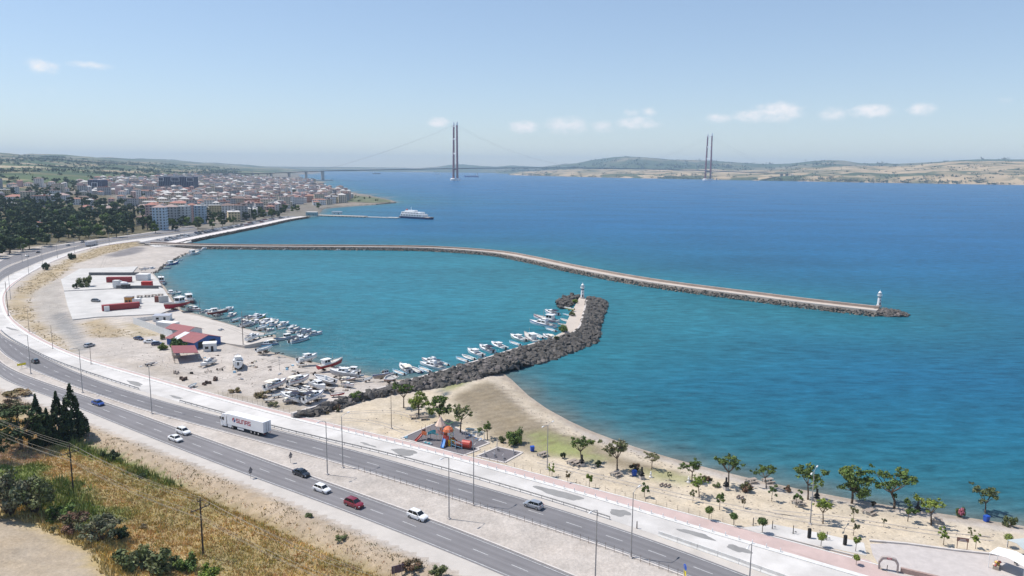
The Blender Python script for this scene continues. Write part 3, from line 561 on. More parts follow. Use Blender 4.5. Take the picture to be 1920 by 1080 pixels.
# ---- breakwaters
M_rock = mat('dark_boulder', (.105, .094, .086), .85, .4, .9, rand=.5, bump=.5, bscale=3); M_rock2 = mat('brown_boulder', (.15, .13, .112), .85, .35, .9, rand=.3)
M_deck = mat('breakwater_concrete', (.46, .40, .345), .9, .14, .09, detail=8); M_wall2 = mat('parapet_concrete', (.50, .46, .43), .9, .14, .5)
ROCKS = [hull_rock(i) for i in range(8)]
for me in ROCKS: me.materials.append(M_rock)
RV = [(np.array([v.co[:] for v in me.vertices]), [tuple(p.vertices) for p in me.polygons]) for me in ROCKS]
def rock_field(parent, spots, m, n_single=300, name='boulders'):
    spots = sorted(spots, key=lambda s: -s[3] / math.hypot(s[0], s[1])); b = MB()
    for i, (x, y, z, s_) in enumerate(spots):
        e = (rnd.uniform(0, 6), rnd.uniform(-.5, .5), rnd.uniform(-.5, .5)); k = rnd.randrange(8); sc = (s_ * rnd.uniform(.8, 1.25), s_ * rnd.uniform(.8, 1.25), s_ * rnd.uniform(.75, 1.05))
        if i < n_single:
            o = link('boulder', ROCKS[k], parent, (x, y, z)); o.rotation_euler = (e[1], e[2], e[0]); o.scale = sc
        else:
            M_ = np.array(Matrix.Rotation(e[0], 3, 'Z') @ Matrix.Rotation(e[1], 3, 'X')); b.add((RV[k][0] * np.array(sc)) @ M_.T + np.array((x, y, z)), RV[k][1])
    if b.v: tag(b.obj(name, m, parent), kind='stuff')
bw1 = thing('breakwater', 'long concrete-topped breakwater reaching across the bay to the right-hand lighthouse', 'breakwater')
MB().kerb(BW1, 8.5, -2, 2.5).obj('deck', M_deck, bw1); MB().kerb(offset(BW1, 3.4), 1.6, 2.5, 3.7).obj('parapet', mat('parapet_brown', (.33, .26, .22), .9, .2, .2), bw1)
MB().kerb(offset(BW1, -3.9), .7, 2.504, 2.75).obj('kerb', M_wall2, bw1)
spots = []
for p, t in zip(resample(offset(BW1, -4.3), int(length(BW1) / 1.5)), resample(offset(BW1, -8.2), int(length(BW1) / 1.5))):
    for k in range(4):
        u = (k + rnd.random()) / 4; q = p * (1 - u) + t * u; spots.append((q[0] + rnd.gauss(0, .4), q[1] + rnd.gauss(0, .4), 2.0 - 2.3 * u + rnd.gauss(0, .15), rnd.uniform(.75, 1.15)))
for p in resample(offset(BW1, 5.6), int(length(BW1) / 2.4)): spots.append((p[0], p[1], 1.2, 1.3))
hx, hy = g(1652, 583, 1.5)
for _ in range(300):
    t = rnd.uniform(0, 6.28); q = rnd.random() ** .5; a, b_ = 10.5 * q * math.cos(t), 6.8 * q * math.sin(t); rz = -.22
    spots.append((hx + 2.0 + a * math.cos(rz) - b_ * math.sin(rz), hy - 1 + a * math.sin(rz) + b_ * math.cos(rz), 2.3 * (1 - q ** 2) + .1, rnd.uniform(.9, 1.5)))
rock_field(bw1, spots, M_rock2)
bw2 = thing('breakwater', 'short hooked breakwater of black boulders sheltering the small boats', 'breakwater')
MB().kerb(W2, .9, -.5, 3.1).obj('parapet', M_wall2, bw2)
MB().prism(W([(1101, 560), (1093, 595), (1086, 614), (1075, 624.5), (1040, 634), (1036, 632), (1056, 622), (1063, 602), (1073, 582), (1082, 566), (1086, 558)], 2.0), -1, 2.0).obj('deck', M_deck, bw2)
k = int(len(W2) * .80); MB().kerb(offset(W2[:k], 1.7), 2.5, -1, 1.5).obj('quay_step', M_deck, bw2)
spots = []; A, B = resample(offset(W2, -.8), 500), resample(W2O, 500)
for i in range(500):
    wd = np.linalg.norm(B[i] - A[i]); nk = max(2, int(wd / 1.25))
    for k in range(nk):
        if rnd.random() < .46:
            u = (k + rnd.random()) / nk; q = A[i] * (1 - u) + B[i] * u; land = 1.4 if i < 180 else -.1
            spots.append((q[0] + rnd.gauss(0, .3), q[1] + rnd.gauss(0, .3), 2.7 * (1 - u) + land * u + .35 * math.sin(u * 3.1) + rnd.gauss(0, .22), rnd.uniform(.8, 2.0)))
hp = W([(1041, 568), (1050, 577), (1068, 574), (1080, 565), (1088, 556), (1080, 553), (1060, 556)], .8); xs, ys = zip(*hp)
n_head = 0
while n_head < 190:
    x, y = rnd.uniform(min(xs), max(xs)), rnd.uniform(min(ys), max(ys))
    if inside(np.array([x]), np.array([y]), hp)[0]: spots.append((x, y, rnd.uniform(.1, 1.7), rnd.uniform(.9, 1.6))); n_head += 1
rock_field(bw2, spots, M_rock)
sw = thing('seawall', 'rock revetment along the foot of the town promenade', 'seawall'); spots = []
for p in resample(fs, int(length(fs) / 1.6)):
    for k in range(3): spots.append((p[0] + rnd.gauss(.6 * k, .7), p[1] - k * 1.1 + rnd.gauss(0, .7), 1.9 - .8 * k, rnd.uniform(.8, 1.5)))
for p in resample(spline(W([(602, 391), (650, 386.5), (700, 383.5), (742, 380)], .5), 10), 160): spots.append((p[0], p[1], .5, rnd.uniform(1.2, 2.2)))
for p in resample(spline(W([(300, 462), (335, 463), (372, 467), (350, 475), (326, 486), (303, 501), (286, 512)], .5), 5), 170): spots.append((p[0] + rnd.gauss(0, .8), p[1] + rnd.gauss(0, .8), .3, rnd.uniform(.5, 1.1)))
rock_field(sw, spots, M_rock, 0)

# ---- suspension bridge
T1 = np.array(ray(854, 338)[:2]) / ray(854, 338)[1] * 4360; T2 = np.array(ray(1327, 338)[:2]) / ray(1327, 338)[1] * 5375
bd = (T2 - T1) / np.linalg.norm(T2 - T1); bn = np.array((-bd[1], bd[0])); SPAN = float(np.linalg.norm(T2 - T1))
bridge = thing('suspension_bridge', 'long suspension bridge with slender red and white twin-leg towers over the strait', 'bridge', (*T1, 0))
M_tred = mat('tower_red', (.21, .03, .05), .6, .1, .02); M_twhite = mat('tower_white', (.75, .75, .76), .6, .05, .02); M_steel = mat('deck_steel', (.22, .23, .25), .6, .1, .02); M_pier = mat('pier_concrete', (.42, .41, .40), .9, .1, .02)
M_tnavy = mat('tower_dark_side', (.10, .035, .06), .6, .1, .02)
rzb = math.atan2(bd[1], bd[0])
def bpt(s_, w=0.): p = bd * s_ + bn * w; return p
def deck_z(s_):
    if s_ < -1083: return 36 - (-1083 - s_) * .011
    if s_ < -770: return 51 - (-770 - s_) * .048
    if s_ < 0: return 51 + (s_ + 770) / 770 * 19
    if s_ > SPAN: return 70 - (s_ - SPAN) * .022
    t = s_ / SPAN; return 70 + 4 * t * (1 - t) * 10
for k, s0 in enumerate((0., SPAN)):
    for sd_ in (-1, 1):
        a, b_ = bpt(s0, sd_ * 25), bpt(s0, sd_ * 20.5)
        MB().tube((*a, 12), (*b_, 312), 6.6, 5.0, 8).obj('tower_leg', M_tred, bridge); tip = MB().lathe([(5.2, 312), (4.2, 324), (1.2, 334)], b_[0], b_[1], 8).obj('tower_tip', M_twhite, bridge)
        MB().lathe([(19, -2), (19, 9), (14, 13)], a[0], a[1], 14).obj('tower_footing', M_twhite, bridge)
    for z_ in (60, 150, 232, 304):
        w_ = 50 - 9 * z_ / 312; MB().box(*bpt(s0), z_, 7, w_, 8 if z_ != 304 else 6, rzb).obj('cross_beam', M_twhite if z_ > 60 else M_tred, bridge)
S = np.arange(-2300, SPAN + 900, 60.); dk = MB()
secs = []
for s_ in S:
    z_ = deck_z(s_); a, b_ = bpt(s_, -18), bpt(s_, 18); a2, b2 = bpt(s_, -11), bpt(s_, 11); secs.append([(*a, z_), (*a2, z_ - 3.5), (*b2, z_ - 3.5), (*b_, z_), (*b_, z_ + 1.2), (*a, z_ + 1.2)])
dk.loft(secs, True, True).obj('deck', M_steel, bridge)
for sd_ in (-1, 1):
    pts = [Vector((*bpt(s_, sd_ * 20.5), 315 - (315 - 55) * (-s_ / 770) + 0 - 60 * (-s_ / 770) * (1 + s_ / 770))) for s_ in np.linspace(-770, 0, 24)]
    pts += [Vector((*bpt(t * SPAN, sd_ * 20.5), 83 + (315 - 83) * (2 * t - 1) ** 2)) for t in np.linspace(0.02, 1, 60)]
    pts += [Vector((*bpt(SPAN + s_, sd_ * 20.5), 315 - 260 * s_ / 770 - 60 * s_ / 770 * (1 - s_ / 770))) for s_ in np.linspace(30, 770, 24)]
    MB().path(pts, .24, 5).obj('main_cable', M_steel, bridge)
for s_ in (-775, -862, -950, -1040, -1130, -1220, -1320, -1430, -1540, -1660, -1790, -1930, -2080):
    z_ = deck_z(s_) - 3.4; gz = 0 if s_ > -1000 else 3; big = s_ == -775
    for sd_ in (-1, 1): MB().box(*bpt(s_, sd_ * 11), gz - 3, 9 if big else 7, 6, z_ + 3 - gz, rzb).obj('pier', M_pier, bridge)
    MB().box(*bpt(s_), z_ - 2.5, 9.4, 29, 2.4, rzb).obj('pier_cap', M_pier, bridge)
for s_ in np.arange(SPAN + 770, SPAN + 900, 60): MB().box(*bpt(s_), -3, 8, 20, deck_z(s_), rzb).obj('pier', M_pier, bridge)
p = T1 + bpt(-800)
tag(MB().prism([tuple(T1 + bpt(a, b_)) for a, b_ in ((-760, -40), (-720, 0), (-760, 40), (-960, 45), (-960, -45))], -2, 4).obj('ground', M_pier), 'pale concrete islet under the bridge anchorage', None, None, 'structure')

# ---- haze: one even box of air round the whole scene
hz = MB().box(0, 8500, -4.5, 19000, 17900, 345).obj('haze', None); hm = bpy.data.materials.new('haze_air'); hm.use_nodes = True; hm.node_tree.nodes.clear()
ho = hm.node_tree.nodes.new('ShaderNodeOutputMaterial'); hv = hm.node_tree.nodes.new('ShaderNodeVolumePrincipled'); hv.inputs['Color'].default_value = (.58, .78, 1, 1); hv.inputs['Density'].default_value = 7.2e-5; hv.inputs['Anisotropy'].default_value = 0
hm.node_tree.links.new(hv.outputs[0], ho.inputs['Volume']); hz.data.materials.append(hm)
tag(hz, 'thin pale haze in the air over the strait', None, None, 'stuff')
# ================================================================ vegetation
FWD = np.array(cam.matrix_world.to_3x3() @ Vector((0, 0, -1)))
def pxs(p): return F_PX / float(np.dot(np.array(p) - np.array((0, 0, CAM_H)), FWD))
def leaf_mat(name, rough=.75): return mat(name, (0, 0, 0), rough, .18, .6, attr='Col', rand=.16, spec=.2)
M_leaf = leaf_mat('foliage'); M_bark = mat('bark', (.13, .095, .07), .95, .3, 3, bump=.4); M_barkw = mat('limed_bark', (.55, .52, .48), .9, .2, 3)
def leaves(b, cols, r, lobes, n, size, pal, shell=.55, flat=.0, seed_col=True):
    tot = sum(l[1][0] * l[1][1] * l[1][2] for l in lobes) ** 1
    for (c0, rad) in lobes:
        k = max(6, int(n * (rad[0] * rad[1] * rad[2]) / tot)); base = r.choice(pal); br = r.uniform(.78, 1.22)
        for _ in range(k):
            d = Vector((r.gauss(0, 1), r.gauss(0, 1), r.gauss(0, 1))).normalized(); q = (shell + (1 - shell) * r.random()) if r.random() < .75 else r.random()
            p = Vector(c0) + Vector((d.x * rad[0], d.y * rad[1], d.z * rad[2])) * q * r.uniform(.85, 1.12)
            s_ = size * r.uniform(.6, 1.35); nrm = (d + Vector((r.gauss(0, .6), r.gauss(0, .6), r.gauss(.25, .6)))).normalized(); a = nrm.orthogonal().normalized(); w = nrm.cross(a)
            t = r.uniform(0, 6.28); a, w = a * math.cos(t) + w * math.sin(t), w * math.cos(t) - a * math.sin(t)
            b.add([p - a * s_ - w * s_ * .6, p + a * s_ * .3 - w * s_ * .8, p + a * s_ + w * s_ * .35, p - a * s_ * .25 + w * s_ * .8], [(0, 1, 2, 3)])
            v = br * r.uniform(.8, 1.2); cols.append((base[0] * v * r.uniform(.9, 1.15), base[1] * v, base[2] * v * r.uniform(.85, 1.15), 1))
def limb(b, pts, r0, r1, n=6):
    for i in range(len(pts) - 1):
        t0, t1 = i / (len(pts) - 1), (i + 1) / (len(pts) - 1); b.tube(pts[i], pts[i + 1], r0 + (r1 - r0) * t0, r0 + (r1 - r0) * t1, n)
PALK = 1.25
PAL = {'green': [(.075, .115, .030), (.095, .135, .035), (.060, .095, .028)], 'dark': [(.032, .052, .022), (.042, .065, .026), (.028, .044, .02)], 'pine': [(.038, .062, .028), (.05, .075, .03), (.06, .08, .03)],
       'olive': [(.105, .125, .05), (.085, .105, .042), (.125, .14, .065)], 'lime': [(.14, .19, .035), (.12, .17, .03), (.16, .20, .05)], 'brown': [(.16, .12, .06), (.12, .10, .045), (.19, .15, .09)], 'pale': [(.15, .155, .07), (.12, .13, .06), (.17, .16, .09)],
       'grey': [(.11, .12, .07), (.085, .10, .055), (.13, .135, .085)], 'pink': [(.38, .12, .17), (.08, .10, .04), (.30, .10, .13)], 'rust': [(.14, .085, .055), (.10, .075, .045), (.08, .085, .04)]}
PAL = {k: [tuple(u * (PALK if k != 'dark' else 1.2) for u in q) for q in v] for k, v in PAL.items()}
def make_tree(name, kind, seed, pal='green', cat='tree'):
    r = random.Random(seed); tb, cb, cols = MB(), MB(), []; P = PAL[pal]; root = thing(name, 'tree', cat)
    if kind == 'acacia':          # about 6.5 m: bare forked trunk, ragged tiers
        top = Vector((r.uniform(-.5, .5), r.uniform(-.4, .4), 2.6)); limb(tb, [Vector((0, 0, -.3)), Vector((top.x * .3, top.y * .4, 1.3)), top], .17, .11); lobes = []
        for k in range(7):
            a = k * 2.4 + r.uniform(-.5, .5); ln = r.uniform(1.1, 2.5); e = top + Vector((math.cos(a) * ln, math.sin(a) * ln, r.uniform(.9, 3.2))); m_ = (top + e) / 2 + Vector((0, 0, -.15)); limb(tb, [top, m_, e], .09, .03, 5)
            for _ in range(5):
                q = m_.lerp(e, r.uniform(.45, 1.15)) + Vector((r.gauss(0, .5), r.gauss(0, .5), r.gauss(.15, .3))); limb(tb, [m_.lerp(e, .6), q], .025, .01, 3); lobes.append((q, (r.uniform(.3, .75), r.uniform(.3, .75), r.uniform(.18, .42))))
        lobes += [(top + Vector((r.gauss(0, .6), r.gauss(0, .6), r.uniform(1.8, 3.2))), (r.uniform(.4, .7), r.uniform(.4, .7), r.uniform(.25, .45))) for _ in range(5)]; leaves(cb, cols, r, lobes, 2100, .14, P, .1)
    elif kind == 'dense':         # about 7 m: full rounded crown of many clumps
        limb(tb, [Vector((0, 0, -.3)), Vector((.08, 0, 1.3)), Vector((0, .1, 2.4))], .24, .17); lobes = []
        for k in range(46):
            a = r.uniform(0, 6.28); q = r.random() ** .4; zz = r.uniform(2.3, 6.3); rr = 2.9 * math.sqrt(max(.08, 1 - ((zz - 3.6) / 2.9) ** 2)) * q; e = Vector((rr * math.cos(a), rr * math.sin(a), zz))
            lobes.append((e, (r.uniform(.45, 1.05), r.uniform(.45, 1.05), r.uniform(.32, .7))))
            if k % 3 == 0: limb(tb, [Vector((0, .1, 2.2)), e * .6 + Vector((0, 0, .7)), e], .1, .03, 5)
        leaves(cb, cols, r, lobes, 4200, .15, P, .15)
    elif kind == 'umbrella':      # leaning trunk, flat spreading top
        top = Vector((-.7, .2, 2.4)); limb(tb, [Vector((0, 0, -.3)), Vector((-.1, 0, 1.2)), top], .2, .13); lobes = []
        for k in range(9):
            a = k * .7; ln = r.uniform(1.6, 3.6); e = Vector((math.cos(a) * ln - .6, math.sin(a) * ln * .8, r.uniform(3.9, 5.3))); limb(tb, [top, (top + e) / 2 + Vector((0, 0, -.2)), e], .1, .03, 5); lobes += [(e + Vector((r.gauss(0, .55), r.gauss(0, .5), r.gauss(0, .22))), (r.uniform(.35, .85), r.uniform(.35, .75), r.uniform(.2, .4))) for _ in range(4)]
        lobes += [(Vector((-.2, 0, 2.0)), (.4, .4, .4)), (Vector((.9, .3, 3.4)), (.5, .5, .3))]; leaves(cb, cols, r, lobes, 2600, .14, P, .1)
    elif kind == 'sapling':       # about 3 m
        limb(tb, [Vector((0, 0, -.2)), Vector((r.uniform(-.06, .06), 0, 1.0)), Vector((r.uniform(-.1, .1), 0, 1.7))], .055, .035, 5); lobes = []
        for k in range(11): lobes.append(((r.gauss(0, .33), r.gauss(0, .3), r.uniform(1.3, 2.8)), (r.uniform(.14, .36), r.uniform(.14, .36), r.uniform(.14, .34))))
        leaves(cb, cols, r, lobes, 850, .10, P, .1)
    elif kind == 'ball':          # clipped round head, about 2.8 m
        limb(tb, [Vector((0, 0, -.2)), Vector((0, 0, 1.5))], .06, .05, 6); leaves(cb, cols, r, [((0, 0, 2.1), (.82, .84, .66)), ((.22, .1, 2.3), (.6, .6, .5)), ((-.2, -.15, 1.95), (.62, .6, .45))], 950, .10, P, .6)
    elif kind == 'cypress':       # about 12 m spire
        limb(tb, [Vector((0, 0, -.5)), Vector((0, 0, 9))], .28, .05); lobes = []
        for k in range(120):
            t = r.random() ** 1.1; rr = 2.7 * min(1, (1 - t) * 1.25 + .03) * r.uniform(.5, 1.0) * min(1, .5 + t * 4); a = r.uniform(0, 6.28); lobes.append(((rr * math.cos(a), rr * math.sin(a), .8 + t * 10.8), (.55 * (1.15 - t * .75), .55 * (1.15 - t * .75), .95)))
        leaves(cb, cols, r, lobes, 7000, .22, P, .2)
    elif kind == 'bush':          # about 3 m wide, 2 m tall
        lobes = []
        for k in range(11):
            a = r.uniform(0, 6.28); q = r.random() ** .5 * 1.15; lobes.append(((q * math.cos(a), q * math.sin(a), r.uniform(.35, 1.55 - q * .35)), (r.uniform(.4, .65), r.uniform(.4, .65), r.uniform(.35, .55)))); limb(tb, [Vector((0, 0, -.2)), Vector(lobes[-1][0])], .05, .02, 4)
        leaves(cb, cols, r, lobes, 1500, .12, P, .3)
    elif kind == 'twiggy':        # half-bare grey shrub, 4 m wide
        lobes = []
        for k in range(30):
            a = r.uniform(0, 6.28); q = r.random() ** .5 * 1.9; e = Vector((q * math.cos(a), q * math.sin(a), r.uniform(1.0, 2.9 - q * .5))); m_ = e * .5 + Vector((0, 0, .25)); limb(tb, [Vector((0, 0, -.2)), m_, e], .05, .012, 4)
            for _ in range(3): limb(tb, [m_.lerp(e, r.random()), e + Vector((r.gauss(0, .45), r.gauss(0, .45), r.gauss(.2, .3)))], .025, .008, 3)
            lobes.append((e, (.55, .55, .42)))
        leaves(cb, cols, r, lobes, 3600, .10, P, .2)
    elif kind == 'wood':          # distant broadleaf, about 11 m
        limb(tb, [Vector((0, 0, -1)), Vector((0, 0, 5))], .35, .2, 5); lobes = []
        for k in range(13):
            a = r.uniform(0, 6.28); zz = r.uniform(3.2, 10); q = 4.2 * math.sqrt(max(.1, 1 - ((zz - 5.6) / 5.4) ** 2)) * r.random() ** .6; lobes.append(((q * math.cos(a), q * math.sin(a), zz), (r.uniform(1.2, 2.0), r.uniform(1.2, 2.0), r.uniform(.9, 1.4))))
        leaves(cb, cols, r, lobes, 800, .72, P, .45)
    elif kind == 'poplar':        # distant tall narrow tree
        limb(tb, [Vector((0, 0, -1)), Vector((0, 0, 9))], .3, .1, 5); lobes = [((r.uniform(-.7, .7), r.uniform(-.7, .7), 2 + k * 1.25), (1.5 - abs(k - 3) * .16, 1.5 - abs(k - 3) * .16, 1.2)) for k in range(10)]; leaves(cb, cols, r, lobes, 420, .5, P, .45)
    tb.obj('trunk', M_bark, root, True); cb.obj('crown', M_leaf, root, False, cols)
    return Proto(root)
TP = {}
def tree(kind, var, pal, base, rz=None, sc=1., label='', group=None, name=None, cat='tree', p=None):
    nm = name or {'bush': 'shrub', 'twiggy': 'shrub', 'cypress': 'cypress_tree', 'ball': 'clipped_tree', 'sapling': 'young_tree'}.get(kind, 'tree'); k = (kind, var, pal, nm)
    if k not in TP: TP[k] = make_tree(nm, kind, len(TP) * 7 + var + 3, pal, cat)
    p = P3(*base) if p is None else p
    o = TP[k].place(p, rnd.uniform(0, 6.28) if rz is None else rz, label, group, sc); o['category'] = cat; return o
# trees along the beach, left to right: base pixel, height in pixels, kind, variant, palette, label
BEACH = [((1090, 868), 52, 'acacia', 0, 'green', 'thin ragged park tree nearest the beach lamp post'), ((1157, 886), 62, 'acacia', 1, 'pale', 'tall ragged park tree above the left blue bin'), ((1222, 880), 34, 'acacia', 2, 'pale', 'sparse pale-leaved tree between two larger beach trees'),
  ((1297, 905), 48, 'acacia', 3, 'green', 'ragged tree at the waterline just left of the forked beach tree'), ((1366, 912), 62, 'acacia', 4, 'green', 'forked dark-leaved beach tree with its crown over the water'), ((1437, 915), 46, 'acacia', 5, 'green', 'wide low V-shaped tree at the edge of the beach'),
  ((1515, 937), 70, 'acacia', 6, 'green', 'tall leaning tree just left of the double-armed park lamp'), ((1597, 944), 74, 'dense', 0, 'green', 'largest densest tree of the park, with a broad round crown'), ((1677, 953), 70, 'umbrella', 0, 'green', 'umbrella-shaped tree with a whitewashed trunk by the water'), ((1847, 966), 56, 'acacia', 7, 'olive', 'greyish leaning tree at the right end of the beach')]
Hn = {'acacia': 6.3, 'dense': 6.9, 'umbrella': 5.6, 'sapling': 2.9, 'ball': 2.75, 'cypress': 12, 'bush': 2.0, 'twiggy': 3.0}
for bpx, h, kind, v, pal, lab in BEACH:
    p = P3(*bpx); tree(kind, v, pal, bpx, .4, h / pxs(p) / Hn[kind] * 1.04, lab, 'large trees along the beach')
PLAY = [((757, 765), 48, 'acacia', 8, 'green', 'leftmost dark tree of the row against the boulders behind the playground'), ((785, 778), 46, 'dense', 1, 'lime', 'bright green round tree in the row behind the playground'), ((824, 793), 54, 'dense', 2, 'green', 'full dark green tree directly behind the playground tower'), ((863, 811), 56, 'acacia', 9, 'olive', 'tall olive tree with a white trunk right of the playground tower'), ((914, 824), 36, 'acacia', 3, 'green', 'small tree with a whitewashed trunk right of the swings')]
for bpx, h, kind, v, pal, lab in PLAY:
    p = P3(*bpx); tree(kind, v, pal, bpx, 1.2, h / pxs(p) / Hn[kind] * 1.0, lab, 'trees around the playground')
SMALL = [((1035, 894), 26, 'sapling', 0, 'lime', 'heart-shaped young tree beside the beach lamp post'), ((1105, 914), 30, 'sapling', 1, 'lime', 'young tree below the first picnic table by the red path'), ((1208, 932), 30, 'sapling', 2, 'green', 'young tree left of the three little benches'), ((1311, 932), 42, 'acacia', 2, 'lime', 'bright green young tree under the ragged waterline tree'), ((1349, 956), 36, 'sapling', 3, 'green', 'young tree just right of the tallest sapling pair by the path'), ((1299, 942), 26, 'sapling', 4, 'pale', 'pale spindly sapling between two greener young trees'),
  ((1329, 976), 28, 'ball', 0, 'green', 'leftmost clipped round-headed tree on the red path'), ((1375, 987), 27, 'ball', 0, 'green', 'second clipped round-headed tree on the red path'), ((1429, 1001), 33, 'ball', 1, 'green', 'third and largest clipped round tree, beside the fitness machines'), ((1447, 940), 32, 'sapling', 5, 'green', 'young tree in front of the V-shaped beach tree'), ((1492, 951), 36, 'sapling', 6, 'green', 'bushy young tree left of the double-armed park lamp'), ((1543, 982), 48, 'acacia', 5, 'lime', 'bright young tree right of the double-armed park lamp'),
  ((1600, 976), 28, 'sapling', 4, 'pale', 'small olive sapling in front of the largest park tree'), ((1600, 1004), 32, 'sapling', 2, 'pale', 'loose pale sapling above the round plant by the plaza corner'), ((1604, 1034), 32, 'sapling', 1, 'lime', 'leafy sapling at the upper corner of the plaza'), ((1539, 1027), 30, 'ball', 0, 'lime', 'clipped round tree between the black posts'), ((1605, 1061), 22, 'ball', 0, 'lime', 'tiny round tree standing on the red path'), ((1702, 978), 46, 'sapling', 3, 'green', 'wide young tree in front of the umbrella-shaped tree'),
  ((1746, 985), 58, 'acacia', 1, 'lime', 'tall two-tiered young tree with deck chairs in its shade'), ((1769, 1022), 36, 'sapling', 0, 'lime', 'pair-lobed sapling left of the brown notice board'), ((1820, 1008), 20, 'sapling', 5, 'pale', 'thin sapling behind the right of the notice board'), ((1829, 1029), 30, 'sapling', 6, 'lime', 'slim bright sapling right of the notice board'), ((1889, 1026), 26, 'ball', 1, 'lime', 'clipped round tree above the white awning'), ((1657, 988), 18, 'sapling', 4, 'pale', 'tiny bare sapling alone in the middle of the sand'),
  ((1064, 905), 22, 'sapling', 4, 'brown', 'withered sapling between two young trees by the path'), ((1394, 953), 20, 'sapling', 4, 'brown', 'withered spindly sapling on open sand above the round trees'), ((1255, 901), 18, 'sapling', 5, 'olive', 'low sapling on the green verge of the beach')]
for bpx, h, kind, v, pal, lab in SMALL:
    p = P3(*bpx); tree(kind, v, pal, bpx, None, h / pxs(p) / Hn[kind], lab, 'young trees in the park')
BUSH = [((966, 833), 40, 1.1, 'green', 'big feathery green bush right of the gym machines'), ((942, 830), 15, 1.3, 'olive', 'small dark bush beside the feathery green one'), ((664, 752), 34, .8, 'green', 'round green bush against the boulders by the red dinghy'), ((1056, 860), 13, 1.4, 'dark', 'dark double bush near the beach lamp'), ((1122, 875), 15, 1.2, 'dark', 'dark round bush between the first two beach trees'), ((1191, 882), 24, .8, 'rust', 'brownish bush behind the left blue bin'), ((1326, 900), 22, .7, 'rust', 'low dark bush left of the forked beach tree'), ((1398, 922), 30, 1.0, 'rust', 'reddish-brown bush beside the V-shaped beach tree'), ((1476, 922), 19, .9, 'rust', 'rusty bush on the sand below the leaning tree'), ((1342, 912), 18, .6, 'olive', 'low olive scrub left of the forked tree trunk'),
  ((1638, 948), 10, 1.3, 'rust', 'tiny dark bush at the water right of the largest tree'), ((1800, 970), 25, 1.1, 'pink', 'pink flowering oleander by the water'), ((1893, 987), 26, 1.25, 'olive', 'grey-green bush at the right edge by the water'), ((1079, 568), 12, 1.0, 'lime', 'bright bush near the head of the short breakwater'), ((1074, 592), 15, .9, 'olive', 'dark bush midway along the breakwater deck'), ((1056, 622), 22, .9, 'green', 'largest bush on the breakwater deck, at the bend'), ((1044, 636), 12, .8, 'olive', 'small bush on the parapet just below the bend'),
  ((160, 537), 30, 1.0, 'olive', 'wide tree-like bush on the white quay beside the red container'), ((143, 541), 13, 1.2, 'dark', 'small round bush at the edge of the white quay'), ((86, 506), 17, 1.1, 'dark', 'dark round bush on the dry bank, nearer one'), ((136, 486), 19, 1.0, 'dark', 'dark round bush on the dry bank, farther one'), ((305, 655), 22, .8, 'green', 'green hedge bush by the parked cars, left one'), ((335, 655), 40, .8, 'green', 'largest green hedge bush in front of the blue and red sheds'), ((360, 650), 28, .9, 'green', 'hedge bush touching the blue shed'), ((306, 636), 13, 1.2, 'pale', 'yellowish sapling bush behind the parked cars'),
  ((633, 771), 16, 1.2, 'rust', 'withered dark bush at the lower end of the boulders'), ((596, 779), 8, 1.1, 'rust', 'tiny withered bush beside the footpath at the boulders'), ((614, 777), 8, 1.0, 'brown', 'tiny brown bush on the sand by the boulders'), ((490, 745), 34, .5, 'brown', 'long dry brown scrub by the yard fence'), ((512, 762), 22, .6, 'pale', 'dry olive scrub at the corner of the yard fence'), ((440, 736), 26, .5, 'brown', 'dry scrub along the upper yard fence')]
for i, (bpx, w, hf, pal, lab) in enumerate(BUSH):
    z = {13: 2.0, 14: 2.0, 15: 2.0, 16: 3.1, 17: 2.0, 18: 2.0}.get(i); p = P3(*bpx) if z is None else G(*bpx, z); s_ = w / pxs(p) / 3.1
    tree('bush', i % 5, pal, bpx, None, (s_, s_, s_ * hf * 1.3), lab, None, cat='shrub', p=p)
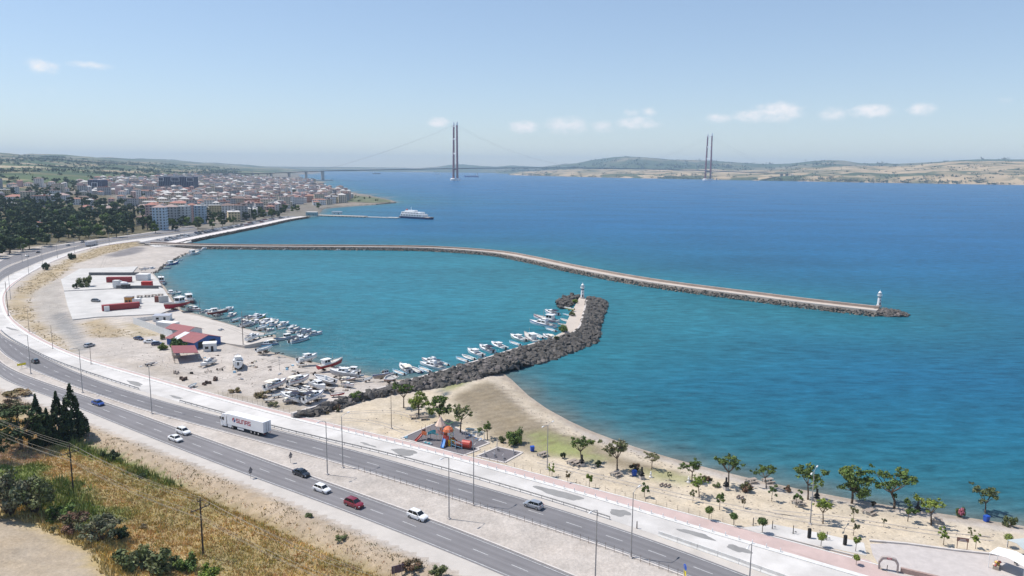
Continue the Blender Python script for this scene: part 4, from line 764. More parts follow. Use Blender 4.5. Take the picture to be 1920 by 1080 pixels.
# ---- the hillside by the camera
for i, (bpx, h, lab) in enumerate((((138, 828), 112, 'tallest black-green cypress beside the highway'), ((112, 830), 96, 'second cypress, left of the tallest one'), ((92, 836), 74, 'shortest cypress in the middle of the row'), ((74, 838), 98, 'leftmost pointed cypress of the row'))):
    p = P3(*bpx); tree('cypress', i % 2, 'dark', bpx, i * 1.3, h / pxs(p) / 12 * 1.02, lab, 'cypresses beside the highway')
for i, (bpx, w, kind, pal, hf, lab) in enumerate((((40, 845), 92, 'dense', 'pine', .85, 'round dark green tree left of the cypresses'), ((-22, 870), 70, 'dense', 'dark', .9, 'dark tree cut off by the left edge of the picture'), ((66, 962), 92, 'twiggy', 'olive', 1.25, 'big grey-green shrub at the left edge of the hillside'), ((20, 965), 105, 'twiggy', 'grey', 1.25, 'grey half-bare shrub at the far left of the hillside'), ((112, 978), 62, 'bush', 'green', 1.0, 'bright green bush behind the grey shrubs'), ((133, 1000), 70, 'twiggy', 'rust', .95, 'dark reddish shrub above the bare field'), ((190, 1015), 88, 'twiggy', 'grey', .9, 'silvery twiggy shrub above the bare field'), ((225, 1010), 40, 'bush', 'dark', .9, 'small dark bush beside the silvery shrub'),
    ((250, 1068), 78, 'bush', 'olive', 1.1, 'large olive-green bush at the bottom of the hillside'), ((305, 1072), 84, 'bush', 'olive', .95, 'second olive-green bush at the bottom, beside the largest'), ((352, 1068), 52, 'bush', 'green', 1.1, 'green bush at the foot of the nearer power pole'), ((385, 1092), 60, 'bush', 'lime', 1.0, 'bright bush cut off by the bottom edge'), ((208, 862), 36, 'bush', 'dark', 1.0, 'dark low bush amid the reeds right of the cypresses'), ((268, 896), 20, 'bush', 'dark', .9, 'small dark bush in the dry grass'), ((268, 992), 20, 'bush', 'brown', .9, 'little brown thorn bush in the tall dry grass'), ((772, 1068), 46, 'bush', 'rust', .7, 'brown bramble by the road sign at the bottom'), ((820, 1078), 40, 'bush', 'olive', .8, 'green bramble at the bottom edge by the shoulder'), ((640, 1010), 26, 'bush', 'olive', .5, 'low weeds on the roadside bank, lower clump'), ((580, 968), 22, 'bush', 'olive', .5, 'low weeds on the roadside bank, upper clump'), ((30, 742), 60, 'bush', 'brown', .4, 'dry brown scrub on the bank left of the cypresses'), ((20, 775), 70, 'twiggy', 'rust', .6, 'reddish scrub behind the round dark tree'))):
    p = P3(*bpx); wd = {'dense': 6.2, 'twiggy': 4.6, 'bush': 3.1}[kind]; s_ = w / pxs(p) / wd
    tree(kind, i % 3, pal, bpx, None, (s_, s_, s_ * hf), lab, None, cat='tree' if kind == 'dense' else 'shrub', p=p)
# dry grass, reeds and weeds on the slope: blades nobody could count
me = bpy.data.objects['ground'].data; gv = np.empty(len(me.vertices) * 3, np.float32); me.vertices.foreach_get('co', gv); gv = gv.reshape(-1, 3); gc = np.empty(len(me.vertices) * 4, np.float32); me.attributes['Col'].data.foreach_get('color', gc); gc = gc.reshape(-1, 4)
selm = (gv[:, 1] < 260) & (gv[:, 0] > -220) & (gv[:, 0] < 40) & (gv[:, 1] > 80); cell = {(int(x // 3), int(y // 3)): tuple(cc[:3]) for (x, y, _), cc in zip(gv[selm], gc[selm])}
def scatter_grass(name, n, region, hmin, hmax, label, wfun=None, palf=None, per=4, width=.11):
    r = np.random.RandomState(hash(name) % 1000 if False else len(name) * 13); V, Fs, C = [], [], []
    x0, x1, y0, y1 = region; X = r.uniform(x0, x1, n * 5); Y = r.uniform(y0, y1, n * 5); D = sdist(X, Y, HILLPOLY); k = wfun(X, Y, D, r); X, Y, D = X[k][:n], Y[k][:n], D[k][:n]; Z = height(X, Y, False)
    for x, y, z in zip(X, Y, Z):
        col = palf(x, y, r); hh = r.uniform(hmin, hmax)
        for _ in range(per):
            a = r.uniform(0, 6.28); w = width * r.uniform(.6, 1.5); bx, by = x + r.normal(0, .25), y + r.normal(0, .25); lean = r.uniform(.15, .6) * hh; la = r.uniform(0, 6.28); o = len(V)
            V += [(bx - w * math.cos(a), by - w * math.sin(a), z - .1), (bx + w * math.cos(a), by + w * math.sin(a), z - .1), (bx + lean * math.cos(la), by + lean * math.sin(la), z + hh * r.uniform(.7, 1.1))]; Fs.append((o, o + 1, o + 2)); v = r.uniform(.75, 1.3); C.append((col[0] * v, col[1] * v, col[2] * v, 1))
    b = MB(); b.v, b.f = V, Fs; o = b.obj(name, M_leaf, None, False, C); return tag(o, label, None, None, 'stuff')
bare = zb
def wgrass(X, Y, D, r): return (D > 5) & (D < 110) & (r.uniform(0, 1, len(X)) < sstep(5, 9, D) * .9 + .1) & (sdist(X, Y, bare) < -.5) & (X / Y > -.72)
def gpal(x, y, r):
    q = cell.get((int(x // 3), int(y // 3)), (.35, .24, .1)); return [q[0] * r.uniform(1.55, 2.2), q[1] * r.uniform(1.5, 2.05), q[2] * r.uniform(1.2, 1.75)]
scatter_grass('dry_grass', 34000, (-170, 20, 84, 235), .2, .65, 'tall dry golden grass covering the hillside', wgrass, gpal, 4, .09)
rp = [(P3(*q), rr) for q, rr in (((205, 838), 10), ((180, 828), 8), ((290, 885), 7), ((95, 915), 8), ((105, 945), 8), ((240, 855), 7), ((330, 905), 5), ((130, 965), 6))]
def wreed(X, Y, D, r):
    k = np.zeros(len(X), bool)
    for p, rr in rp: k |= np.hypot(X - p.x, Y - p.y) < rr * r.uniform(.4, 1.0, len(X))
    return k & (D > 8)
scatter_grass('reeds', 2300, (-150, -40, 120, 215), 1.1, 2.3, 'bright green reeds in clumps on the hillside', wreed, lambda x, y, r: 1.5 * np.array([(.14, .17, .045), (.18, .20, .06), (.11, .14, .04), (.24, .22, .09)][r.randint(4)]), 5, .13)
def wfr(X, Y, D, r): d = sdist(X, Y, bare); return (d > -4.5) & (d < .6)
scatter_grass('straw', 3600, (-140, -30, 84, 150), .5, 1.1, 'pale straw fringe round the bare field', wfr, lambda x, y, r: np.array([(.50, .38, .15), (.44, .33, .13), (.54, .44, .22)][r.randint(3)]), 5, .10)
def wbank(X, Y, D, r): return (D > .8) & (D < 7.5) & (r.uniform(0, 1, len(X)) < .25 + .75 * (wob(X, Y, 7) > .1)) & (X / Y > -.72)
scatter_grass('weeds', 9000, (-170, 20, 84, 235), .08, .26, 'sparse weeds on the roadside bank', wbank, lambda x, y, r: np.array([(.46, .35, .22), (.5, .40, .26), (.26, .25, .12), (.42, .31, .19)][r.randint(4)]), 4, .10)
# ---- wood beside the highway, trees of the town and the seafront
WOOD = [(-25, 494), (30, 475), (90, 461), (150, 452), (230, 444), (292, 439), (296, 420), (285, 402), (240, 390), (190, 382), (130, 374), (60, 380), (-25, 378)]
placed = []; LEAFV = {}; LV, LC = [], []
def far_trees(poly, n, mind, kinds, label, group, smin=.8, smax=1.2, seed=3, single=999):
    r = random.Random(seed); xs, ys = zip(*poly); k = 0; t = 0
    while k < n and t < 4000:
        t += 1; px, py = r.uniform(min(xs), max(xs)), r.uniform(min(ys), max(ys))
        if not inside(np.array([px]), np.array([py]), poly)[0]: continue
        p = P3(px, py)
        if any((p.x - q[0]) ** 2 + (p.y - q[1]) ** 2 < mind * mind for q in placed): continue
        placed.append((p.x, p.y)); kd, v, pal = r.choice(kinds); kk = (kd, v, pal, 'poplar_tree' if kd == 'poplar' else 'tree')
        if k >= single and kk in TP:
            q = [o for o in KID[TP[kk].root.name] if o.name.startswith('crown')][0].data; s_, a = r.uniform(smin, smax), r.uniform(0, 6)
            if kk not in LEAFV: vv = np.empty(len(q.vertices) * 3, np.float32); q.vertices.foreach_get('co', vv); cc = np.empty(len(q.polygons) * 4, np.float32); q.attributes['Col'].data.foreach_get('color', cc); LEAFV[kk] = (vv.reshape(-1, 3), cc.reshape(-1, 4))
            vv, cc = LEAFV[kk]; co, si = math.cos(a) * s_, math.sin(a) * s_; LV.append(np.c_[vv[:, 0] * co - vv[:, 1] * si + p.x, vv[:, 0] * si + vv[:, 1] * co + p.y, vv[:, 2] * s_ + p.z]); LC.append(cc); k += 1; continue
        lb = label if isinstance(label, str) else label[kd]
        tree(kd, v, pal, None, r.uniform(0, 6), r.uniform(smin, smax), lb, group + (' poplars' if kd == 'poplar' else ''), p=p, name='poplar_tree' if kd == 'poplar' else None); k += 1
WK = [('wood', 0, 'dark'), ('wood', 1, 'dark'), ('wood', 2, 'pine'), ('wood', 3, 'pine'), ('wood', 4, 'dark'), ('wood', 5, 'dark'), ('poplar', 0, 'dark'), ('wood', 1, 'green')]
far_trees(WOOD, 300, 5.0, WK, {'wood': 'dark broad tree standing in the wood between highway and town', 'poplar': 'narrow dark poplar standing in the wood between highway and town'}, 'trees of the roadside wood', .95, 1.5, single=165)
far_trees([(-20, 378), (60, 376), (130, 372), (250, 385), (280, 345), (180, 345), (60, 335), (-20, 340)], 55, 12, WK[:5], 'dark tree among the villas on the slope left of town', 'trees among the hillside villas', .8, 1.3, 5, 24)
far_trees([(310, 430), (330, 408), (390, 400), (420, 385), (450, 395), (470, 405), (540, 395), (600, 378), (602, 393), (560, 402), (480, 416), (400, 427), (330, 437)], 70, 6.5, [('wood', 2, 'pine'), ('wood', 3, 'green'), ('wood', 1, 'green'), ('wood', 0, 'dark')], 'green tree standing along the town seafront', 'seafront trees', .75, 1.15, 8, 56)
far_trees([(640, 366), (672, 367), (700, 371), (728, 376), (700, 379), (645, 378)], 16, 6, [('wood', 2, 'pine'), ('wood', 3, 'green')], 'small tree on the grassy spit beyond the ferry pier', 'trees on the spit', .3, .55, 31)
far_trees([(150, 345), (280, 318), (500, 330), (600, 345), (610, 372), (420, 375), (300, 380)], 110, 15, WK[:4], 'dark tree between the roofs of the town', 'trees between the town roofs', .8, 1.2, 9, 14)
rh = np.random.RandomState(3)
hx_ = rh.uniform(-3600, -700, 9000); hy_ = rh.uniform(1500, 6200, 9000); dd = (-445 - .196 * (hy_ - 700)) - hx_; sel_ = (dd > 330) & (np.abs(hx_ / hy_) < .75) & (hx_ / hy_ < -.36) & ((wob(hx_, hy_, 260) > .18) | (np.abs(wob(hx_, hy_, 170)) < .05)); hx_, hy_ = hx_[sel_][:2600], hy_[sel_][:2600]; hz0 = height(hx_, hy_, False)   # hedges and copses of the far slopes
for x, y, z in zip(hx_, hy_, hz0):
    k = 12; cpt = rh.normal(0, 1, (k, 3)) * np.array((4.5, 4.5, 2.2)) + np.array((x, y, z + 3)); q = rh.normal(0, 1, (k, 4, 3)) * 2.4; LV.append((cpt[:, None, :] + q).reshape(-1, 3)); col = np.array((.04, .06, .03)) * rh.uniform(.8, 1.6); LC.append(np.tile(np.r_[col, 1], (k, 1)))
for hg, nrow, cnt, rsz in ((HGRID[0][0], (1, 7), 900, 5.5), (HGRID[1][0], (1, 5), 900, 11.0)):      # scrub, hedges and copses across the strait
    for _ in range(cnt):
        i, j = rh.randint(0, hg.shape[0] - 1), (rh.randint(*nrow) if rh.rand() < .55 else nrow[0] + rh.randint(0, 2)); u, v_ = rh.rand(2); p = (hg[i, j] * (1 - u) + hg[i + 1, j] * u) * (1 - v_) + (hg[i, j + 1] * (1 - u) + hg[i + 1, j + 1] * u) * v_
        if wob(p[0:1], p[1:2], 300)[0] < -.05 and rh.rand() < .8: continue
        k = 9; cpt = rh.normal(0, 1, (k, 3)) * np.array((rsz * 2.2, rsz, rsz * .4)) + p + np.array((0, 0, rsz * .5)); q = rh.normal(0, 1, (k, 4, 3)) * rsz * .75; LV.append((cpt[:, None, :] + q).reshape(-1, 3)); col = np.array((.045, .065, .032)) * rh.uniform(.8, 1.5); LC.append(np.tile(np.r_[col, 1], (k, 1)))
lv, lc = np.concatenate(LV), np.concatenate(LC); me = bpy.data.meshes.new('woodland'); nq = len(lv) // 4; me.vertices.add(len(lv)); me.vertices.foreach_set('co', lv.astype(np.float32).ravel()); me.loops.add(nq * 4); me.loops.foreach_set('vertex_index', np.arange(nq * 4, dtype=np.int32)); me.polygons.add(nq); me.polygons.foreach_set('loop_start', np.arange(0, nq * 4, 4, dtype=np.int32)); me.update(calc_edges=True); a = me.attributes.new('Col', 'FLOAT_COLOR', 'FACE'); a.data.foreach_set('color', lc.astype(np.float32).ravel()); me.materials.append(M_leaf)
tag(link('woodland', me), 'mass of dark treetops filling the wood and gaps of the town', None, None, 'stuff')

def wdry(X, Y, D, r):
    zp = W([(255, 452), (190, 461), (120, 489), (70, 513), (30, 540), (12, 575), (25, 602), (90, 643), (128, 660), (122, 640), (75, 606), (58, 575), (62, 548), (112, 520), (140, 496), (200, 476), (262, 460)]); z2 = W([(150, 603), (200, 597), (230, 618), (300, 630), (245, 632), (170, 634)])
    return inside(X, Y, zp) & (wob(X, Y, 13) > -.45) | inside(X, Y, z2) & (wob(X, Y, 9) > -.1)
scatter_grass('tufts', 7000, (-370, -110, 250, 690), .12, .4, 'dry yellow grass tufts on the bank above the white quay', wdry, lambda x, y, r: np.array([(.56, .43, .24), (.50, .39, .22), (.42, .34, .20), (.6, .48, .28)][r.randint(4)]), 4, .28)
# ================================================================ vehicles, lamps, signs, rails
def tangent_at(E_, p):
    k = int(np.linalg.norm(np.array(E_) - np.array(p[:2]), axis=1).argmin()); k = min(max(k, 1), len(E_) - 2); t = E_[k + 1] - E_[k - 1]; return math.atan2(t[1], t[0])
M_tyre = mat('tyre_rubber', (.02, .02, .02), .9, .1, 3); M_rim = mat('wheel_rim', (.45, .45, .47), .35, .05, 3, metal=.8); M_glass = mat('car_glass', (.012, .016, .02), .08, 0, 1, spec=.7); M_black = mat('black_trim', (.02, .02, .022), .6, .1, 2)
M_head = mat('headlamp', (.75, .77, .8), .15, 0, 1); M_tail = mat('tail_lamp', (.35, .01, .01), .3, 0, 1); M_plate = mat('number_plate', (.8, .8, .8), .5, 0, 1)
PAINT = {'white': (.80, .80, .80), 'black': (.012, .013, .017), 'blue': (.012, .05, .26), 'red': (.20, .008, .018), 'silver': (.36, .38, .41), 'grey': (.16, .17, .18), 'navy': (.02, .035, .10), 'dark': (.03, .035, .04)}
CARS = {'sedan': (4.55, 1.78, 1.44, [(-2.27, .62, .92), (-2.1, .86, .98), (-1.3, .89, .97), (0, .89, .93), (.95, .89, .92), (1.9, .86, .80), (2.2, .74, .68), (2.27, .55, .6)], (-1.65, -.75, .45, 1.2)),
        'hatch': (4.15, 1.77, 1.50, [(-2.07, .66, .95), (-1.98, .86, 1.02), (-1.2, .885, 1.0), (0, .885, .96), (.95, .885, .95), (1.7, .86, .84), (1.98, .74, .7), (2.07, .55, .6)], (-2.0, -1.45, .35, 1.1)),
        'suv': (4.45, 1.85, 1.66, [(-2.22, .7, 1.02), (-2.12, .9, 1.12), (-1.2, .925, 1.1), (0, .925, 1.06), (1.0, .925, 1.05), (1.8, .9, .95), (2.12, .78, .8), (2.22, .6, .7)], (-2.12, -1.6, .3, 1.1))}
def make_car(kind, colour):
    L_, Wd, Ht, secs, gh = CARS[kind]; root = thing('car', 'car', 'car'); M_p = mat('car_paint_' + colour, PAINT[colour], .3, .04, .8, coat=.8, spec=.5, metal=.4 if colour in ('silver', 'grey') else 0)
    rows = []
    for x, w, zt in secs: rows.append([(x, -w * .94, .24), (x, -w, .5), (x, -w * .99, zt - .10), (x, -w * .90, zt), (x, 0, zt + .03), (x, w * .90, zt), (x, w * .99, zt - .10), (x, w, .5), (x, w * .94, .24)])
    MB().loft(rows, True, True).obj('body', M_p, root, False)
    w = Wd / 2; zb = .93 if kind != 'suv' else 1.06; xr0, xr1, xf1, xf0 = gh
    MB().loft([[(xr0, -w * .86, zb), (xr0, w * .86, zb), (xf0, w * .86, zb), (xf0, -w * .86, zb)], [(xr1 - .05, -w * .69, Ht - .05), (xr1 - .05, w * .69, Ht - .05), (xf1 + .05, w * .69, Ht - .05), (xf1 + .05, -w * .69, Ht - .05)]], True, True).obj('window', M_glass, root)
    rf = MB().loft([[(xr1 - .14, -w * .60, Ht - .06), (xr1 - .14, w * .60, Ht - .06)], [(xr1, -w * .72, Ht - .02), (xr1, w * .72, Ht - .02)], [((xr1 + xf1) / 2, -w * .72, Ht), ((xr1 + xf1) / 2, w * .72, Ht)], [(xf1, -w * .70, Ht - .02), (xf1, w * .70, Ht - .02)], [(xf1 + .12, -w * .6, Ht - .07), (xf1 + .12, w * .6, Ht - .07)]], False).obj('roof', M_p, root, True)
    pl = MB()
    for s_ in (-1, 1):
        for a, b_ in ((xr0 + .02, xr1 - .02), (xf0 - .02, xf1 + .03), ((xr0 + xf0) / 2 - .05, (xr1 + xf1) / 2)): pl.tube((a, s_ * w * .87, zb - .02), (b_, s_ * w * .705, Ht - .03), .045, .04, 4)
        if kind == 'suv': pl.tube((xr1, s_ * w * .62, Ht + .05), (xf1, s_ * w * .62, Ht + .05), .03, .03, 4)
    pl.obj('pillars', M_p, root)
    for x in (L_ * .3, -L_ * .3):
        for s_ in (-1, 1):
            wh = MB().tube((x, s_ * (w - .22), .33), (x, s_ * (w + .012), .33), .335, .335, 14).obj('wheel', M_tyre, root); MB().tube((x, s_ * (w - .02), .33), (x, s_ * (w + .025), .33), .215, .19, 10).obj('rim', M_rim, wh)
    for s_ in (-1, 1):
        zt = secs[-2][2]; MB().box(L_ / 2 - .13, s_ * w * .66, zt - .16, .22, .34, .13, -s_ * .25).obj('headlight', M_head, root); MB().box(-L_ / 2 + .07, s_ * w * .72, .78 if kind == 'sedan' else .86, .12, .28, .16).obj('taillight', M_tail, root)
        MB().box(xf0 - .35, s_ * (w + .08), zb, .14, .2, .12).obj('mirror', M_p, root)
    MB().box(L_ / 2 - .02, 0, .3, .1, 1.1, .2).obj('grille', M_black, root); MB().box(-L_ / 2 + .01, 0, .62, .06, .5, .11).obj('number_plate', M_plate, root)
    return Proto(root)
CP = {}
def car(px, kind, colour, label, E_=None, back=False, rz=None, group=None, z=GZ + .064, jig=0):
    k = (kind, colour); CP.setdefault(k, None)
    if CP[k] is None: CP[k] = make_car(kind, colour)
    p = G(*px, z); a = (tangent_at(E_, p) + (0 if back else math.pi)) if rz is None else rz
    return CP[k].place(p, a, label, group)
HG = 'cars driving on the highway'
for px, kd, col, E_, bk, lab in (((184, 759), 'sedan', 'blue', E_Au, False, 'bright blue saloon car alone on the near carriageway'), ((329, 826), 'sedan', 'white', E_Al, False, 'old white saloon car in the lane nearest the hillside'), ((344, 813), 'suv', 'white', E_Au, False, 'white sport utility car overtaking the old white saloon'), ((565, 891), 'sedan', 'black', E_Au, False, 'black saloon car leading the row of four'),
    ((604, 921), 'hatch', 'white', E_Al, False, 'white hatchback between the black and the red car'), ((664, 949), 'suv', 'red', E_Al, False, 'dark red sport utility car on the near carriageway'), ((783, 972), 'suv', 'white', E_Au, False, 'white sport utility car in front, nearest the bottom edge'), ((1000, 951), 'hatch', 'silver', E_Bl, True, 'silver grey hatchback on the far carriageway heading away'), ((66, 680), 'hatch', 'dark', E_Bu, True, 'dark green hatchback in the bend at the left edge'),
    ((72, 474), 'sedan', 'black', E_Au, True, 'tiny dark car on the far highway bend below the wood'), ((51, 481), 'sedan', 'white', E_Al, False, 'tiny white car on the far highway bend'), ((128, 461), 'suv', 'silver', E_Au, True, 'tiny silver car on the highway ahead of the grey lorry'), ((155, 455), 'sedan', 'grey', E_Al, False, 'tiny grey car passing the grey lorry')): car(px, kd, col, lab, E_, bk, group=HG)
for px, kd, col, rz, z, lab in (((260, 637), 'sedan', 'navy', -.5, GZ, 'dark saloon parked on the dirt left of the hedge'), ((281, 643), 'sedan', 'white', .1, GZ, 'white saloon parked beside the hedge'), ((295, 647), 'hatch', 'navy', .3, GZ, 'dark blue hatchback parked against the hedge'), ((180, 566), 'suv', 'grey', -.15, 2.0, 'grey car alone on the white quay'), ((168, 650), 'hatch', 'silver', 1.2, GZ, 'small pale car on the dirt track by the lamp')): car(px, kd, col, lab, rz=rz, z=z, group='cars parked by the harbour')
# parked cars along the seafront, tiny in the picture
r = random.Random(4); fr = resample(offset(fs, -17), 60); fr2 = resample(offset(fs, -26), 50); n = 0
for row, arr in (('front', fr), ('back', fr2)):
    for i in range(4, len(arr) - 3):
        if r.random() < .68:
            k = ('hatch', r.choice(['white', 'silver', 'grey', 'dark', 'white', 'navy', 'red'])); CP.setdefault(k, None)
            if CP[k] is None: CP[k] = make_car(*k)
            t = arr[i + 1] - arr[i]; CP[k].place((arr[i][0], arr[i][1], 2.26), math.atan2(t[1], t[0]) + math.pi / 2, 'small %s car parked in the %s row behind the seafront promenade' % (k[1] if k[1] != 'dark' else 'black', row), 'cars parked on the seafront, %s %s' % (row, k[1]))
# ---- articulated lorry
def lorry(label, loc, rz, body, letters):
    t = thing('lorry', label, 'lorry', loc, rz); M_b = mat('lorry_' + ('white' if letters else 'grey'), body, .45, .05, .4)
    MB().box(-1.4, 0, 1.12, 13.6, 2.55, 2.88).obj('trailer_box', M_b, t); tb = bpy.data.objects[-1] if False else None
    MB().box(-1.4, 0, .85, 13.2, 1.0, .26).obj('chassis', M_black, t)
    cab = MB().loft([[(x, -w, .45), (x, -w, z), (x, w, z), (x, w, .45)] for x, w, z in ((5.75, 1.22, 3.75), (6.6, 1.25, 3.8), (7.4, 1.25, 3.55), (7.95, 1.22, 2.75), (8.08, 1.2, 1.9), (8.12, 1.15, .5))], True, True).obj('cab', M_b, t)
    MB().add([(7.62, -1.1, 3.18), (7.62, 1.1, 3.18), (8.13, 1.1, 2.0), (8.13, -1.1, 2.0)], [(0, 1, 2, 3)]).obj('windshield', M_glass, cab)
    for s_ in (-1, 1):
        MB().box(7.1, s_ * 1.25, 2.0, .95, .04, .8).obj('side_window', M_glass, cab); MB().box(8.0, s_ * 1.35, 2.1, .1, .2, .75).obj('mirror', M_black, cab); MB().box(8.13, s_ * .95, .75, .06, .4, .22).obj('headlight', M_head, cab)
        MB().box(4.5, s_ * 1.2, .4, 1.5, .08, .75).obj('side_skirt', M_b, t); MB().box(.4, s_ * 1.2, .45, 2.4, .06, .5).obj('pallet_box', M_b, t)
        MB().box(6.0, s_ * 1.27, .9, .5, .03, 2.6).obj('wind_deflector', M_b, t)
        for x in (7.0, 3.4, -3.6, -4.9, -6.2):
            wh = MB().tube((x, s_ * .85, .5), (x, s_ * 1.24, .5), .5, .5, 14).obj('wheel', M_tyre, t); MB().tube((x, s_ * 1.2, .5), (x, s_ * 1.26, .5), .27, .22, 10).obj('rim', M_rim, wh)
        MB().box(-8.23, s_ * .62, 1.25, .05, 1.16, 2.6).obj('rear_door', mat('rear_door_white', (.70, .70, .72), .5, .06, 1), t); MB().box(-8.27, s_ * .35, 1.3, .05, .05, 2.5).obj('door_bar', M_black, t); MB().box(-8.22, s_ * .9, .75, .08, .4, .16).obj('taillight', M_tail, t)
    if letters:
        M_red = mat('lettering_red', (.42, .03, .05), .5, .02, 1); M_nav = mat('logo_blue', (.03, .06, .22), .5, .02, 1)
        G_ = {'S': [[(1, 1), (0, 1), (0, .5), (1, .5), (1, 0), (0, 0)]], 'U': [[(0, 1), (0, 0), (1, 0), (1, 1)]], 'N': [[(0, 0), (0, 1), (1, 1), (1, 0)]], 'A': [[(0, 0), (0, 1), (1, 1), (1, 0)], [(0, .45), (1, .45)]]}
        for s_ in (1, -1):
            x0 = 1.75 * s_; hgt, w, st, gap, zb_ = .92, .72, .21, .27, 2.15
            for ch in 'SUNAS':
                b = MB()
                for stroke in G_[ch]:
                    for (u0, v0), (u1, v1) in zip(stroke[:-1], stroke[1:]):
                        cx = -1.4 + x0 - s_ * (u0 + u1) / 2 * w; ln = abs(u1 - u0) * w + st; vh = abs(v1 - v0) * hgt; b.box(cx + 1.4, s_ * 1.287, zb_ + min(v0, v1) * hgt, ln if u0 != u1 else st, .02, vh + st if u0 == u1 else st)
                b.obj('letter', M_red, t); x0 -= s_ * (w + gap + st * .6)
            cx, cz = 2.75 * s_, 2.72
            for sg, mm in ((1, M_red), (-1, M_nav)):
                pts = []
                for k in range(13): a = math.pi / 2 + sg * math.pi * k / 12; pts.append((.62 * math.cos(a), .62 * math.sin(a)))
                for k in range(9): v = -.55 + 1.1 * k / 8; pts.append((-sg * .10 + .22 * math.sin(v * 5) * 1.0, v)) if sg > 0 else pts.append((.12 + .22 * math.sin(v * 5), v))
                yy = s_ * 1.29; vs = [(cx - s_ * u, yy, cz + v) for u, v in pts]; MB().add(vs, [tuple(range(len(vs))) if s_ < 0 else tuple(range(len(vs)))[::-1]]).obj('logo', mm, t)
    return t
p = (G(421, 799) + G(501, 816)) / 2; rzt = tangent_at(E_Bl, p)
lorry('white articulated lorry with red SUNAS lettering on its trailer', (p.x, p.y, GZ + .064), rzt, (.80, .80, .81), True)
p = G(172, 461); lorry('distant grey box lorry on the highway beside the wood', (p.x, p.y, GZ + .064), tangent_at(E_Bl, p), (.42, .41, .42), False)
# ---- street lamps
M_galv = mat('galvanised_steel', (.34, .34, .35), .5, .1, 1, metal=.5); M_lampw = mat('lamp_white', (.7, .7, .7), .5, .05, 1); M_pole = mat('brown_steel_pole', (.20, .16, .14), .6, .15, 1)
def make_lamp(arms, h, m=M_galv, thick=.13):
    t = thing('street_lamp', 'lamp', 'street lamp'); MB().tube((0, 0, .2), (0, 0, h), thick, thick * .55, 8).obj('pole', m, t); MB().box(0, 0, -.3, .7, .7, .55, 0, .8, .8).obj('base', M_kerb, t)
    for k in range(arms):
        s_ = 1 if k == 0 else -1; MB().path([(0, 0, h - .1), (0, s_ * .7, h + .25), (0, s_ * 1.9, h + .42)], .05, 5).obj('arm', m, t); hd = MB().box(0, s_ * 2.2, h + .36, .28, .9, .14, 0, .7, .8).obj('lamp_head', M_lampw, t)
    return Proto(t)
LP1, LP2, LPn = make_lamp(1, 12.6), make_lamp(2, 12.6), make_lamp(0, 8.5, M_pole, .10)
def lamp(pr, px, hpx, E_, side, lab, z=GZ, href=12.6, group='tall lamps on the highway median'):
    p = G(*px, z); k = hpx / pxs(p) / href; a = tangent_at(E_, p); pr.place(p, a + (0 if side > 0 else math.pi), lab, group, (1, 1, k) if abs(k - 1) < .5 else k)
for px, h, E_, sd_, pr, lab in (((842, 973), 121, E_Au, 1, LP1, 'tall median lamp below the outdoor gym'), ((614, 890), 104, E_Au, 1, LP1, 'tall median lamp right behind the black car'), ((643, 877), 100, E_Bl, -1, LP1, 'tall median lamp right of the pair near the black car'), ((888, 947), 118, E_Bl, -1, LP1, 'tall median lamp left of the silver hatchback'), ((1183, 1046), 130, E_Bl, -1, LP1, 'tall median lamp where the concrete barrier begins'), ((1116, 1088), 140, E_Au, 1, LP1, 'tall median lamp whose foot is cut off at the bottom'),
     ((285, 776), 92, E_Au, 1, LP2, 'double-armed median lamp above the two white cars'), ((155, 736), 84, E_Au, 1, LP2, 'double-armed median lamp behind the cypresses'), ((58, 701), 74, E_Au, 1, LP2, 'double-armed median lamp beside the yellow chevron sign')): lamp(pr, px, h, E_, sd_, lab)
for px, h, lab in (((734, 804), 68, 'lamp without arms on the sand left of the playground trees'), ((171, 683), 40, 'brown pole where the dirt track meets the service road'), ((99, 654), 45, 'brown pole on the dry bank below the track'), ((55, 623), 44, 'brown pole halfway round the dry bank'), ((16, 593), 66, 'brown pole at the left edge of the bend'), ((456, 648), 66, 'thin tall mast in the middle of the boatyard quay'), ((375, 587), 26, 'short blue mast by the moored boats')): lamp(LPn, px, h, E_Cu, 1, lab, href=8.5, group='slender poles')
for px, h, lab in (((1026, 880), 86, 'double-armed park lamp near the feathery bush'), ((1519, 983), 104, 'double-armed park lamp beside the leaning tree'), ((524, 694), 32, 'small double-armed lamp in the boatyard')): lamp(LP2, px, h, E_Cu, 1, lab, group='double-armed lamps off the road')
for i, (px, h) in enumerate((((20, 560), 45), ((54, 514), 38), ((80, 498), 34), ((108, 484), 30), ((140, 475), 27), ((42, 492), 34), ((96, 467), 27), ((170, 466), 24), ((205, 458), 22), ((240, 452), 20))): lamp(LP1, px, h, E_Bl, -1, ('tiny lamp on the far highway bend, number %s counting away from the camera' % 'one two three four five six seven eight nine ten'.split()[i]), group='lamps on the far highway bend')
# the lamp on the service road at the lower right
lamp(LP1, (1405, 1092), 78, E_Cu, 1, 'lamp on the service road at the lower right, foot cut off', group='slender poles')
